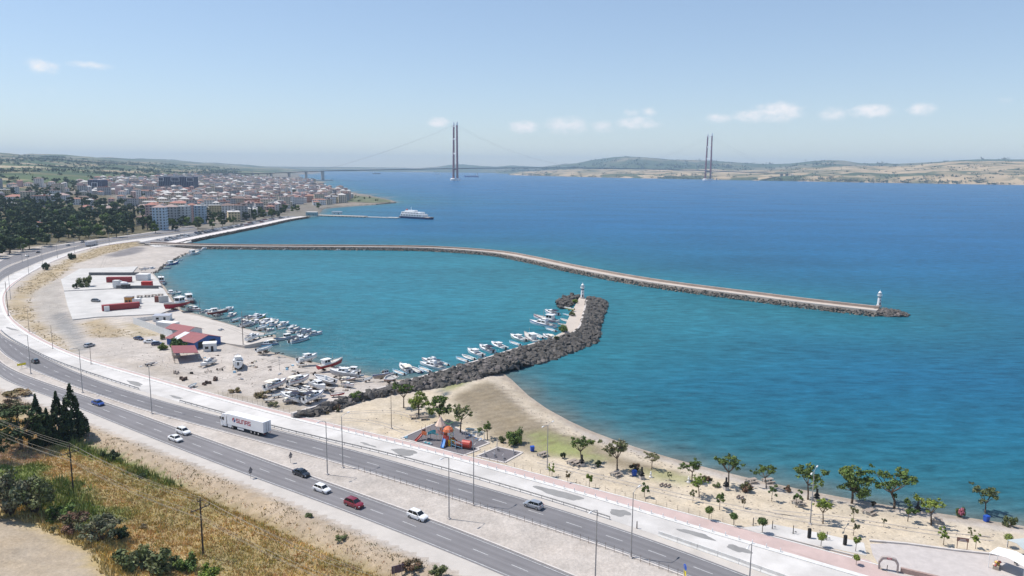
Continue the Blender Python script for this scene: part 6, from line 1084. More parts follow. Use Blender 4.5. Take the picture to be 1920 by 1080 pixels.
rs = tangent_at(E_Cu, G(360, 640)) + .1
dq = G(400, 650) - G(328, 637); rs2 = math.atan2(dq.y, dq.x)
t = gable('boat_shed', 'blue shed with red gabled roof and a white roof light', g(364, 645), rs2, 16, 12, 2.7, 1.7, M_blw, M_rroof)
MB().add([(-4.6, -.3, 4.48), (-1.6, -.3, 4.48), (-1.6, -6.3, 2.80), (-4.6, -6.3, 2.80)], [(3, 2, 1, 0)]).obj('roof_light', M_trans, t)
for y in (-3, 2): MB().box(8.02, y, .1, .06, 2.8, 2.4).obj('door', M_black, t)
gable('boat_shed', 'small red-roofed shed behind the blue one', g(346, 627), rs2, 13, 7, 2.6, 1.2, M_wh, M_rroof)
t = thing('canopy', 'open canopy with a flat red sheet roof in the boatyard', 'canopy', G(347, 672), rs - .55); MB().add([(-6.2, -4, 3.0), (6.2, -4, 3.0), (6.2, 4, 3.7), (-6.2, 4, 3.7), (-6.2, -4, 3.12), (6.2, -4, 3.12), (6.2, 4, 3.82), (-6.2, 4, 3.82)], [(3, 2, 1, 0), (4, 5, 6, 7), (0, 1, 5, 4), (1, 2, 6, 5), (2, 3, 7, 6), (3, 0, 4, 7)]).obj('roof', M_rroof, t)
for x in (-6, -2, 2, 6):
    for y, h in ((-3.8, 3.0), (3.8, 3.65)): MB().box(x, y, -.1, .16, .16, h + .1).obj('post', M_pole, t)
MB().box(3.5, 2.5, 0, 4, 2.2, 1.1).obj('workbench', bm_('wood'), t)
def hut(px, lab, L_, W__, h, rz, mw, mr, z=GZ, door=True, name='hut', cat='hut'):
    t = thing(name, lab, cat, G(*px, z), rz); MB().box(0, 0, -.05, L_, W__, h + .05).obj('wall', mw, t); MB().box(0, 0, h, L_ + .5, W__ + .5, .16, 0, .94, .92).obj('roof', mr, t)
    if door: MB().box(L_ * .2, -W__ / 2 - .02, 0, .9, .05, 2.0).obj('door', M_black, t); MB().box(-L_ * .22, -W__ / 2 - .02, 1.0, 1.2, .05, .9).obj('window', M_bwin, t)
    return t
def cont(px, lab, L_, W__, h, rz, m, z=2.0):
    t = thing('shipping_container', lab, 'container', G(*px, z), rz); MB().box(0, 0, .1, L_, W__, h).obj('shell', m, t)
    rb = MB().box(0, 0, 0, .12, .06, h - .3).mesh('rib', m)
    for i in range(int(L_ / .9)):
        for s_ in (-1, 1): link('rib', rb, t, (-L_ / 2 + .5 + i * .9, s_ * (W__ / 2 + .02), .25))
    for s_ in (-1, 1): MB().box(L_ / 2 + .02, s_ * W__ * .24, .2, .06, W__ * .46, h - .25).obj('door', m, t)
    return t
rq = .0
hut((394, 657), 'white hut behind the tall white cruiser', 4.5, 3.5, 3.0, .3, M_wh, M_wh)
cont((226, 580), 'long dark red container shed on the lower white quay', 15.5, 2.8, 2.7, .62, M_cont); cont((250, 575), 'short dark red container touching the long one', 5.5, 2.6, 2.0, .62, M_cont)
hut((243, 569), 'orange kiosk with a grey roof on the white quay', 3.6, 3.2, 3.4, .1, mat('orange_boards', (.50, .24, .06), .8, .15, 1.5), mat('grey_roof', (.22, .21, .22), .8, .1, 1), 2.0)
cont((256, 569), 'white tank container beside the orange kiosk', 4.0, 2.6, 2.4, .1, M_wh); cont((200, 583), 'pale crate at the end of the long red shed', 2.2, 2.6, 2.3, .62, M_wh)
cont((224, 529), 'upper long red container on the white quay', 13.5, 2.8, 3.0, .12, M_cont); cont((269, 525), 'large white container block near the trawler', 7, 4.5, 3.6, .05, M_wh); cont((276, 537), 'bright red container at the quay edge', 5.5, 2.6, 2.8, .05, M_contb); cont((219, 539), 'white box container beside the dark van', 3.2, 2.6, 4.0, .05, M_wh); cont((298, 566), 'brown cabin container at the quay steps', 3.4, 2.6, 2.8, .2, mat('brown_boards', (.22, .09, .07), .8, .15, 1)); cont((307, 567), 'pale grey block at the quay steps', 4.4, 1.2, 3.2, .5, mat('pale_block', (.50, .49, .47), .9, .1, 1))
tag(MB().box(0, 0, 0, 30, .5, 1.8).obj('quay_wall', M_quayd), 'dark retaining wall on the upper white quay', 'wall'); bpy.data.objects['quay_wall'].location = (*g(214, 516, 2.0), 2.0); bpy.data.objects['quay_wall'].rotation_euler[2] = .08
o = MB().box(0, 0, 0, 23, .5, 1.7).obj('quay_wall', M_quayd); tag(o, 'dark retaining wall between the two white quays', 'wall'); o.location = (*g(258, 541, 2.0), 2.0); o.rotation_euler[2] = .05
hut((236, 541), 'dark van-like cabin beside the white box', 4.2, 2.2, 2.2, .1, mat('dark_cabin', (.05, .055, .06), .6, .1, 1), M_black, 2.0, True, 'cabin', 'cabin')
t = thing('lifeboat', 'white enclosed lifeboat lying before the upper red container', 'boat', G(228, 536, 2.0), .1); MB().lathe([(.02, -4), (.9, -3.2), (1.25, -1.5), (1.3, 0), (1.25, 1.5), (.9, 3.2), (.02, 4)], 0, 0, 12).obj('hull', bm_('white'), t).rotation_euler = (0, math.pi / 2, 0)
t.location.z += 1.3; MB().box(-.5, 0, .7, 2.2, 1.4, .9, 0, .7, .7).obj('cabin', bm_('white'), t); MB().box(-.5, -.62, 1.0, 1.4, .06, .35).obj('window', M_bwin, t)
def picnic(px, lab, z=GZ, rz=0, group='picnic tables', sc=1.):
    k = 'picnic'
    if k not in BP:
        t = thing('picnic_table', lab, 'picnic table'); mw = mat('picnic_wood', (.30, .25, .21), .85, .2, 3); mc = mat('picnic_concrete', (.45, .43, .40), .9, .1, 2)
        MB().box(0, 0, .70, 1.9, .8, .07).obj('table_top', mw, t)
        for y in (-.75, .75): MB().box(0, y, .42, 1.9, .32, .07).obj('bench', mw, t)
        for x in (-.6, .6): MB().box(x, 0, -.05, .14, 1.75, .47, 0, 1, .9).obj('leg', mc, t); MB().box(x, 0, .4, .12, .5, .3).obj('leg', mc, t)
        BP[k] = Proto(t)
    return BP[k].place(P3(*px) if z == GZ else G(*px, z), rz, lab, group, sc)
for i, px in enumerate(((262, 558), (276, 557), (289, 556), (301, 555))): picnic(px, 'brown picnic table on the white quay, %s from the left' % ('first', 'second', 'third', 'fourth')[i], 2.0, .1, 'picnic tables on the quay', 1.5)
# translucent fence and low building by the hedge
a, b_ = np.array(g(250, 607)), np.array(g(324, 634)); d = b_ - a; L_ = float(np.linalg.norm(d)); t = thing('sheet_fence', 'tall pale translucent sheet fence leading to the blue shed', 'fence', (*a, GZ), math.atan2(d[1], d[0])); n = 9
for i in range(n): MB().box((i + .5) * L_ / n, 0, 0, L_ / n - .06, .06, 2.9).obj('panel', M_trans, t); MB().box(i * L_ / n, .06, -.1, .1, .1, 3.1).obj('post', M_galv, t)
a, b_ = np.array(g(250, 604)), np.array(g(300, 598)); d = b_ - a; L_ = float(np.linalg.norm(d)); t = thing('sheet_fence', 'low pale wall behind the translucent fence', 'fence', (*a, GZ), math.atan2(d[1], d[0]))
for i in range(8): MB().box((i + .5) * L_ / 8, 0, 0, L_ / 8 - .05, .08, 1.7).obj('panel', M_wh, t)
hut((305, 601), 'low hut with a grey-blue roof behind the translucent fence', 7, 5, 2.6, .2, M_wh, mat('greyblue_roof', (.35, .37, .43), .7, .1, 1))
cont((315, 615), 'pale long store behind the red-roofed shed', 9, 4, 2.6, -.35, M_wh, GZ)
# parapet fragments, trailers, tyres, oil drums of the yard: small clutter
r = random.Random(12); M_rust = mat('rusty_iron', (.10, .065, .05), .85, .25, 2)
for i, (px, lab) in enumerate((((415, 693), 'rusty boat trailer beside the tall white cruiser'), ((390, 697), 'second rusty trailer left of the lone motor boat'), ((486, 743), 'rusty trailer at the stern of the large white motor boat'), ((565, 701), 'long thin trailer frame in mid yard'), ((595, 702), 'rusty trailer under the red fishing boat bow'))):
    t = thing('boat_trailer', lab, 'trailer', G(*px), r.uniform(0, 3)); MB().tube((-2.4, -.5, .5), (2.6, 0, .45), .06, .06, 5).tube((-2.4, .5, .5), (2.6, 0, .45), .06, .06, 5).obj('frame', M_rust, t); MB().tube((-1, -.9, .4), (-1, .9, .4), .05, .05, 5).obj('axle', M_rust, t)
    for s_ in (-1, 1): MB().tube((-1, s_ * .85, .36), (-1, s_ * 1.05, .36), .36, .36, 12).obj('wheel', M_tyre, t)
for i, (px, lab) in enumerate((((500, 663), 'black tyres heaped beside the beached open boat'), ((521, 664), 'black tyre heap at the slipway'), ((331, 700), 'brown crate on the dirt by the fence'), ((345, 712), 'small dark heap below the crate'), ((390, 720), 'dark crate on the yard edge'), ((413, 620), 'grey net heap in the open yard'), ((495, 620), 'white heap of floats on the quay'), ((405, 713), 'dark block left of the scrub'))):
    t = thing('clutter_heap', lab, 'heap', G(*px), r.uniform(0, 3)); mm = [M_tyre, M_tyre, bm_('wood'), M_rust, M_rust, bm_('grey'), bm_('white'), M_rust][i]
    for k in range(7):
        x, y, z = r.gauss(0, .7), r.gauss(0, .6), r.uniform(0, .5)
        (MB().lathe([(.25, z), (.5, z + .02), (.52, z + .2), (.25, z + .24)], x, y, 10) if i < 2 else MB().box(x, y, 0, r.uniform(.5, 1.1), r.uniform(.4, .9), r.uniform(.4, 1.1), r.uniform(0, 3), .85, .85)).obj('tyre' if i < 2 else 'piece', mm, t)

for i in range(46):
    px, py = r.uniform(330, 660), 0
    py = r.uniform(655, 700) + (px - 330) * .13; col = r.choice([M_rust, bm_('wood'), bm_('grey'), bm_('lightblue'), M_tyre, bm_('cream')]); t = thing('yard_scrap', 'small scrap piece lying about on the boatyard dirt', 'scrap', G(px, py), r.uniform(0, 3), 'scrap lying about the boatyard')
    MB().box(0, 0, 0, r.uniform(.5, 1.6), r.uniform(.3, .9), r.uniform(.15, .7), 0, .85, .8).obj('board', col, t); MB().tube((-.6, .4, .1), (.9, .6, .2), .06, .05, 5).obj('pipe', M_rust, t)
# ================================================================ the town
CI = np.linalg.inv(CR)
def to_px(p):
    v = CI @ (np.array(p, float) - np.array((0, 0, CAM_H))); return 960 - v[0] / v[2] * F_PX, 540 + v[1] / v[2] * F_PX
WALLC = {'cream': (.62, .55, .44), 'white': (.68, .67, .66), 'pink': (.58, .40, .37), 'pale blue': (.45, .54, .62), 'yellow': (.60, .48, .28), 'grey': (.42, .41, .41), 'salmon': (.55, .33, .26), 'brick red': (.30, .12, .10)}
ROOFC = {'terracotta': (.33, .165, .125), 'brown': (.20, .14, .12), 'pale': (.52, .50, .48), 'faded red': (.36, .27, .245)}
M_win = mat('window_pane', (.035, .042, .055), .2, .1, 1); M_balc = mat('balcony_slab', (.60, .59, .58), .8, .05, 1)
win_me = MB().box(0, 0, 0, 1.3, .12, 1.45).mesh('window', M_win); bal_me = MB().box(0, 0, 0, 3.2, 1.1, .14).box(0, -.5, .14, 3.2, .08, .8).mesh('balcony', M_balc)
def hip(b, w, d, z, rise, over=.5):
    a, c_ = w / 2 + over, d / 2 + over; k = min(a, c_); rx, ry = max(a - k, .01), max(c_ - k, .01)
    if w >= d: top = [(-rx, 0, z + rise), (rx, 0, z + rise)]
    else: top = [(0, -ry, z + rise), (0, ry, z + rise)]
    v = [(-a, -c_, z), (a, -c_, z), (a, c_, z), (-a, c_, z)] + top
    f = [(0, 1, 5, 4), (1, 2, 5), (2, 3, 4, 5), (3, 0, 4), (3, 2, 1, 0)] if w >= d else [(0, 1, 4), (1, 2, 5, 4), (2, 3, 5), (3, 0, 4, 5), (3, 2, 1, 0)]
    return b.add(v, f)
def make_building(w, d, st, wc, rc, lod, flat=False):
    t = thing('house' if st < 4 else 'apartment_building', 'b', 'house' if st < 4 else 'building'); h = st * 3.0 + .4; mw = mat('wall_' + wc.replace(' ', '_'), WALLC[wc], .9, .08, .15, rand=.12); mr = mat('roof_' + rc.replace(' ', '_'), ROOFC[rc], .9, .15, .4, rand=.15)
    MB().box(0, 0, -6, w, d, h + 6).obj('wall', mw, t)
    if flat: b = MB().box(0, 0, h, w + .4, d + .4, .5); b.box(w * .2, 0, h + .5, 3, 3, 2.2).obj('roof', mr, t)
    else:
        o = hip(MB(), w, d, h + .02, min(w, d) * .22).obj('roof', mr, t); MB().box(w * .2, d * .12, h + .5, .8, .8, 2.6).obj('chimney', mw, o)
    nx, ny = max(2, int(w / 3.2)), max(2, int(d / 3.2))
    if lod == 0:
        for s_ in range(st):
            for sx, n, L_, off, ang in ((0, nx, w, d / 2, 0), (1, nx, w, d / 2, math.pi), (2, ny, d, w / 2, math.pi / 2), (3, ny, d, w / 2, -math.pi / 2)):
                for i in range(n):
                    u = -L_ / 2 + L_ * (i + .5) / n; x, y = u, -off; c_, q = math.cos(ang), math.sin(ang); link('window', win_me, t, (x * c_ - y * q, x * q + y * c_, s_ * 3 + 1.1), ang)
                if s_ > 0 and sx in (0, 3):
                    u = -L_ / 2 + L_ * .5; y = -off - .55; c_, q = math.cos(ang), math.sin(ang); link('balcony', bal_me, t, (u * c_ - y * q, u * q + y * c_, s_ * 3), ang)
    else:
        for s_ in range(st):
            b = MB()
            for n, L_, off, ang in ((nx, w, d / 2, 0), (ny, d, w / 2, math.pi / 2), (ny, d, w / 2, -math.pi / 2)):
                for i in range(n):
                    u = -L_ / 2 + L_ * (i + .5) / n; c_, q = math.cos(ang), math.sin(ang); b.box(u * c_ + off * q, u * q - off * c_, s_ * 3 + 1.1, 1.5, .12, 1.4, ang)
            tag(b.obj('window_row', M_win, t), kind='stuff')
    return Proto(t)
TB = {}
def building(p, rz, spec, label, group=None):
    if spec not in TB: TB[spec] = make_building(*spec)
    o = TB[spec].place(p, rz, label, group); return o
def at_px(px, py, z=None): p = P3(px, py); return p
# ---- buildings one can name
NAMED = [  # base px, w, d, storeys, wall, roof, flat, rz, label
 ((302, 431), 13, 13, 8, 'pale blue', 'faded red', False, .25, 'pale blue apartment tower standing nearest the seafront, leftmost of its row'), ((287, 424), 12, 12, 8, 'pink', 'terracotta', False, .25, 'pink apartment block behind the pale blue tower'), ((323, 422), 15, 13, 7, 'grey', 'faded red', False, .2, 'greyish apartment block right of the pale blue tower'), ((347, 421), 12, 13, 7, 'white', 'pale', True, .2, 'white apartment block with wide balconies above the trees'), ((361, 417), 10, 12, 7, 'pink', 'terracotta', False, .2, 'pinkish narrow block left of the striped blue one'), ((377, 419), 12, 13, 7, 'pale blue', 'pale', True, .2, 'blue apartment block at the right end of the seafront row'),
 ((348, 396), 44, 13, 4, 'cream', 'terracotta', False, .15, 'long cream block with red roof behind the seafront row'), ((402, 395), 20, 16, 3, 'pale blue', 'pale', True, .3, 'pale blue school-like building above the seafront trees'), ((448, 389), 24, 16, 5, 'cream', 'brown', False, .35, 'cream building with orange bays at the middle of the seafront'), ((466, 390), 12, 16, 5, 'salmon', 'brown', False, .35, 'salmon wing beside the cream building'), ((486, 391), 22, 14, 5, 'brick red', 'brown', True, .35, 'brick-red building with flat roof on the seafront'), ((562, 380), 26, 14, 3, 'white', 'pale', True, .3, 'low white building right of the mosque'), ((583, 379), 22, 14, 4, 'salmon', 'terracotta', False, .3, 'salmon block with red roof near the harbour pier'),
 ((32, 376), 30, 16, 2, 'white', 'terracotta', False, .1, 'white villa with red roof high on the left slope'), ((18, 390), 22, 16, 2, 'white', 'pale', True, .1, 'flat-roofed white villa below the red-roofed one'), ((86, 376), 26, 18, 3, 'white', 'pale', True, .3, 'white terrace of houses on the slope, left part'), ((115, 376), 24, 16, 3, 'white', 'faded red', False, .3, 'white terrace of houses on the slope, right part'), ((155, 378), 26, 16, 2, 'grey', 'brown', False, .2, 'long grey house above the wood'), ((200, 392), 20, 14, 2, 'pale blue', 'pale', True, .2, 'low pale house with a dark terrace above the wood'), ((163, 396), 16, 12, 2, 'white', 'terracotta', False, .4, 'house with bright red roof in the trees'), ((208, 398), 22, 14, 2, 'cream', 'faded red', False, .3, 'house with a wide faded red roof at the edge of the wood'), ((73, 436), 9, 8, 3, 'white', 'terracotta', False, .5, 'tall narrow white house alone among the dark trees'), ((247, 386), 20, 14, 4, 'grey', 'brown', True, .2, 'dark-windowed grey block right of the wood'), ((268, 382), 16, 14, 3, 'cream', 'terracotta', False, .2, 'cream house with red roof left of the long cream block'), ((270, 398), 14, 12, 3, 'white', 'faded red', False, .2, 'white house half hidden by the last trees of the wood'), ((268, 422), 12, 10, 3, 'cream', 'brown', False, .2, 'cream house below the pink block among the trees')]
taken = []
for bpx, w, d, st, wc, rc, fl, rz, lab in NAMED:
    p = at_px(*bpx); building(p, rz, (w, d, st, wc, rc, 0, fl), lab); taken.append((p.x, p.y, max(w, d) * .75))
# dark glass slab and tower
M_dglass = mat('dark_facade', (.018, .025, .07), .35, .1, .2); M_dframe = mat('facade_frame', (.30, .31, .36), .7, .05, .2)
def slab(bpx, wpx, hpx, d, lab, nx, ns, frames):
    p = at_px(*bpx); s_ = pxs(p); w, h = wpx / s_, hpx / s_; t = thing('glass_building', lab, 'building', p, -.12); MB().box(0, 0, -5, w, d, h + 5).obj('wall', M_dglass, t); fin = MB().box(0, 0, 0, .5, .5, h).mesh('fin', M_dframe); slabm = MB().box(0, 0, 0, w + .3, .6, .35).mesh('floor_band', mat('floor_band', (.10, .11, .17), .7, .05, .2))
    for i in range(nx + 1): link('fin', fin, t, (-w / 2 + w * i / nx, -d / 2 - .2, 0))
    for k in range(1, ns): link('floor_band', slabm, t, (0, -d / 2 - .15, h * k / ns))
    for x0, x1, z0, z1 in frames:
        b = MB(); cx, cz = (x0 + x1) / 2 * w, z0 * h
        for z_ in (z0, z1): b.box(cx, -d / 2 - .6, z_ * h - .4, (x1 - x0) * w, .8, .8)
        for x_ in (x0, x1): b.box(x_ * w, -d / 2 - .6, z0 * h, .8, .8, (z1 - z0) * h)
        b.obj('white_frame', mat('white_frame', (.75, .75, .78), .7, .02, 1), t)
    MB().box(0, 0, h, w * .96, d * .9, 1.2).obj('roof', M_dframe, t); taken.append((p.x, p.y, w * .6)); return t
slab((336, 359), 69, 27, 22, 'large dark blue glass slab towering over the town roofs', 20, 10, [(-.14, .09, .72, .95), (.31, .49, .72, .95), (-.5, -.36, .72, .95)])
slab((185, 361), 26, 23, 22, 'dark glass tower block at the left of the town', 8, 9, [(-.22, .22, .45, .8)])
# mosque with dome and minarets
p = at_px(537, 386); t = thing('mosque', 'white mosque with a dome and slender minaret on the seafront', 'mosque', p, .2); mw = mat('mosque_white', (.72, .71, .69), .8, .05, .3); MB().box(0, 0, -2, 17, 17, 11).obj('wall', mw, t); MB().lathe([(7.5, 9), (7.3, 11.5), (6.2, 14), (4, 16), (1.5, 17), (.1, 17.4)], 0, 0, 16).obj('dome', mat('dome_lead', (.55, .57, .60), .6, .05, .3), t)
for x in (-5, 0, 5): MB().box(x, -8.6, 1, 1.6, .2, 4).obj('window', M_win, t)
mn = MB().lathe([(1.6, -2), (1.5, 6), (1.1, 8), (1.0, 24), (1.7, 24.4), (1.7, 25.2), (.8, 25.4), (.8, 30)], 10, -3, 10).obj('minaret', mw, t); MB().lathe([(.95, 30), (.05, 36)], 10, -3, 10).obj('minaret_cap', MATS['dome_lead'], mn); taken.append((p.x, p.y, 16))
for i, (bpx, lab) in enumerate((((521, 352), 'white minaret rising behind the first roofs'), ((546, 371), 'tall white minaret left of the low white building'))):
    p = at_px(*bpx); t = thing('minaret', lab, 'minaret', p); b = MB().lathe([(1.7, -2), (1.4, 8), (1.1, 9), (1.0, 23), (1.8, 23.4), (1.8, 24.4), (.8, 24.5), (.8, 28)], 0, 0, 10).obj('shaft', mw, t); MB().lathe([(1, 28), (.05, 34)], 0, 0, 10).obj('spire', MATS['dome_lead'], t)
# ---- the dense town: the largest 260 as buildings of their own, the rest one mass
r = random.Random(21); ca, sa = math.cos(.35), math.sin(.35); cand = []
for iu in range(-130, 20):
    for iv in range(20, 190):
        u, v = iu * 21 + r.uniform(-4, 4) , iv * 19 + r.uniform(-4, 4)
        if iu % 4 == 0 or r.random() < .13: continue
        x, y = u * ca - v * sa * .0 - .16 * v, v; 
        if y < 700 or y > 3600: continue
        px, py = to_px((x, y, 5))
        if not (-60 < px < 680): continue
        cand.append((x, y, px, py))
cx_, cy_ = np.array([c_[0] for c_ in cand]), np.array([c_[1] for c_ in cand]); sdc = sdist(cx_, cy_, COAST); hz_ = height(cx_, cy_); di_ = (-445 - .196 * np.clip(cy_ - 700, 0, None)) - cx_
sel = []
for (x, y, px, py), sd_, z, di in zip(cand, sdc, hz_, di_):
    if sd_ < 48 or (px > 590 and py < 380 and py > 362 and sd_ < 70): continue
    pxx, pyy = to_px((x, y, z))
    if pyy > 428 or pyy < 333: continue
    if pxx < 282 and pyy > 388: continue
    if pxx < 282 and (pyy > 366 or pxx < 150) and r.random() < .82: continue
    if pxx < 180 and pyy < 346: continue
    if pxx < 290 and pyy < 338: continue
    if any((x - a) ** 2 + (y - b_) ** 2 < (q + 9) ** 2 for a, b_, q in taken): continue
    if 280 < pxx < 420 and pyy > 403: continue
    sel.append((x, y, z, pxx, pyy))
sel.sort(key=lambda s_: s_[1]); print('town candidates', len(sel))
specs = []
for k in range(26):
    st = r.choice([1, 2, 2, 3, 3, 4, 5, 6]); specs.append((r.choice([9, 12, 15, 18, 24]), r.choice([9, 11, 14]), st, r.choice(['cream', 'white', 'white', 'pink', 'white', 'grey', 'cream', 'yellow', 'salmon']), r.choice(['terracotta', 'faded red', 'brown', 'brown', 'pale', 'pale', 'pale']), 1, r.random() < .48))
mass, mcol = MB(), []
for i, (x, y, z, px, py) in enumerate(sel):
    sp = r.choice(specs); rz = .35 + r.choice([0, 0, math.pi / 2]) + r.uniform(-.08, .08)
    if i < 280:
        where = 'left of the dark glass slab' if px < 300 else ('between dark slab and mosque' if px < 520 else 'near the harbour pier')
        kind = 'house' if sp[2] < 4 else 'apartment block'; roof = 'a flat %s roof' % 'grey' if sp[6] else 'a %s roof' % sp[4]
        building((x, y, z), rz, sp, '%s %d-storey %s with %s %s' % (sp[3], sp[2], kind, roof, where), '%s %s %d %s' % (sp[3], kind, sp[2], where))
    else:
        w, d, st, wc, rc, _, fl = sp; h = st * 3 + .4; c_, q = math.cos(rz), math.sin(rz); n0 = len(mass.f); b = MB().box(0, 0, -5, w, d, h + 5)
        nb = len(b.f); (b.box(0, 0, h, w + .3, d + .3, .5) if fl else hip(b, w, d, h, min(w, d) * .22)); v = r.uniform(.85, 1.12)
        mass.add([(px_ * c_ - py_ * q + x, px_ * q + py_ * c_ + y, pz + z) for px_, py_, pz in b.v], b.f)
        mcol += [(*[u * v for u in WALLC[wc]], 1)] * nb + [(*[u * v for u in ROOFC[rc]], 1)] * (len(b.f) - nb)
        for s_ in range(st):                                   # dark window bands with real depth
            b2 = MB(); nw = int(w / 3.4)
            for kx in range(nw): b2.box(-w / 2 + w * (kx + .5) / nw, -d / 2 - .03, s_ * 3 + 1.1, 1.5, .1, 1.4)
            mass.add([(px_ * c_ - py_ * q + x, px_ * q + py_ * c_ + y, pz + z) for px_, py_, pz in b2.v], b2.f); mcol += [(.05, .06, .08, 1)] * len(b2.f)
tag(mass.obj('town_houses', mat('town_mass', (0, 0, 0), .9, .06, .1, attr='Col'), None, False, mcol), 'dense mass of far-off houses with red roofs behind the town centre', None, None, 'stuff')
# ---- spit, pier, ferry
tag(MB().ribbon(W([(640, 366), (675, 367.5), (705, 370.5), (732, 376)], 2), W([(640, 378), (670, 379), (700, 380), (732, 379)], 2), 2.0)
    .obj('ground', mat('spit_grass', (.075, .10, .045), .95, .4, .03, detail=6, col2=(.13, .135, .07))), 'green and dusty grass of the sandy spit beyond the pier', None, None, 'structure')
p0, p1 = np.array(g(596, 403, 1.5)), np.array(g(748, 407.5, 1.5)); d = p1 - p0; L_ = float(np.linalg.norm(d)); t = thing('pier', 'long low concrete ferry pier reaching from the town', 'pier', (*p0, 0), math.atan2(d[1], d[0]))
MB().box(L_ * .30, 0, -2, L_ * .60, 13, 3.6).obj('deck', M_deck, t); MB().box(L_ * .74, 0, -2, L_ * .24, 9, 3.0).obj('deck', M_quay, t); MB().box(L_ * .93, 0, -2, L_ * .13, 12, 3.3).obj('deck', M_quay, t)
for k in range(14): MB().tube((L_ * (.03 + k * .045), -6.6, -2), (L_ * (.03 + k * .045), -6.6, 1.4), .35, .35, 6).obj('fender_pile', M_tyre, t)
hut((632, 401.5), 'small pale shelter building on the ferry pier', 14, 7, 4, -.02, M_wh, mat('greyblue_roof', (.35, .37, .43)), 1.6); hut((585, 404), 'turquoise-grey kiosk at the root of the ferry pier', 15, 8, 5, -.05, mat('kiosk_teal', (.30, .40, .42), .8, .1, 1), M_wh, 2.2)
s0, b0 = np.array(g(752, 408, 0)), np.array(g(810, 411.5, 0)); d = b0 - s0; L_ = float(np.linalg.norm(d)); t = thing('ferry', 'white car ferry with a blue hull moored at the pier end', 'ferry', (*((s0 + b0) / 2), 0), math.atan2(d[1], d[0])); B = 13
MB().loft([[(x * L_, -w * B / 2, 2.6), (x * L_, -w * B / 2 * .9, -1), (x * L_, w * B / 2 * .9, -1), (x * L_, w * B / 2, 2.6)] for x, w in ((-.5, .7), (-.42, .96), (0, 1), (.36, 1), (.46, .8), (.5, .55))], True).obj('hull', mat('ferry_navy', (.02, .04, .13), .5, .08, .3), t)
MB().box(0, 0, 2.6, L_ * .96, B * .9, .25).obj('car_deck', M_deck, t); MB().box(-.06 * L_, 0, 2.8, L_ * .70, B * .96, 3.6).obj('lower_cabin', bm_('white'), t); MB().box(-.10 * L_, 0, 6.4, L_ * .60, B * .9, 2.6).obj('upper_cabin', bm_('white'), t); MB().box(-.16 * L_, 0, 9.0, L_ * .30, B * .6, 2.2).obj('bridge', bm_('white'), t)
for k in range(13):
    MB().box(-.38 * L_ + k * L_ * .052, -B * .485, 3.6, 1.3, .12, 2.0).obj('window', M_bwin, t)
    if k < 11: MB().box(-.36 * L_ + k * L_ * .05, -B * .455, 7.2, 1.3, .12, 1.1).obj('window', M_bwin, t)
MB().tube((-.16 * L_, 0, 11), (-.16 * L_, 0, 16), .3, .12, 6).obj('mast', bm_('white'), t); MB().lathe([(1.5, 9), (1.4, 12.5), (1.0, 12.8)], -.30 * L_, 0, 10).obj('funnel', bm_('red'), t); MB().box(.47 * L_, 0, 2.5, L_ * .10, B * .6, .4).obj('ramp', M_black, t)
# ---- ships beyond the bridge
def ship(px, L_, y, lab, mh, rz):
    d_ = ray(*px); p = np.array(d_[:2]) / d_[1] * y; t = thing('cargo_ship', lab, 'ship', (*p, 0), rz); MB().loft([[(x * L_, -w * 11, 9 + e), (x * L_, -w * 9, -2), (x * L_, w * 9, -2), (x * L_, w * 11, 9 + e)] for x, w, e in ((-.5, .8, 0), (-.4, 1, 0), (.35, 1, 0), (.44, .6, 2), (.52, .05, 4))], True).obj('hull', mh, t)
    MB().box(-.40 * L_, 0, 9, L_ * .1, 18, 16, 0, .9, .9).obj('deckhouse', bm_('white'), t); MB().tube((-.42 * L_, 0, 25), (-.42 * L_, 0, 34), 2, 1.6, 6).obj('funnel', bm_('dark'), t)
    for k in range(4): MB().box((-.25 + k * .15) * L_, 0, 9, L_ * .1, 15, 3).obj('hatch', bm_('grey'), t)
ship((884, 326), 120, 6200, 'small cargo ship with white deckhouse right of the near bridge tower', bm_('blue'), 2.9); ship((706, 324), 90, 8200, 'tiny freighter on the horizon left of the near bridge tower', bm_('dark'), .2); ship((820, 323.5), 70, 8600, 'tiny pale vessel just left of the near bridge tower', bm_('white'), .1)
# ---- lattice pylons on the far hills
for i, (px, top, bot) in enumerate(((85, 293, 303), (175, 297, 308), (297, 312, 321), (342, 314, 322), (393, 313, 327), (438, 315, 327), (473, 317, 327))):
    y = 3300 + 150 * i if i > 1 else 4300; d_ = ray(px, bot); p = np.array(d_[:2]) / d_[1] * y; z = H(*p); h = (bot - top) / F_PX * y; t = thing('pylon', 'tiny lattice power pylon on the far plain, %s from the left' % ('first second third fourth fifth sixth seventh'.split()[i]), 'pylon', (*p, z)); b = MB()
    for sx in (-1, 1):
        for sy in (-1, 1): b.tube((sx * 4, sy * 4, -1), (sx * .8, sy * .8, h), .45, .25, 4)
    for f in (.2, .4, .6, .8): q = 4 - 3.2 * f; b.box(0, 0, h * f, 2 * q, .3, .4).box(0, 0, h * f, .3, 2 * q, .4)
    b.obj('lattice', M_galv, t); [MB().box(0, 0, h * f, 15, .6, .6).obj('crossarm', M_galv, t) for f in (.72, .86, .98)]
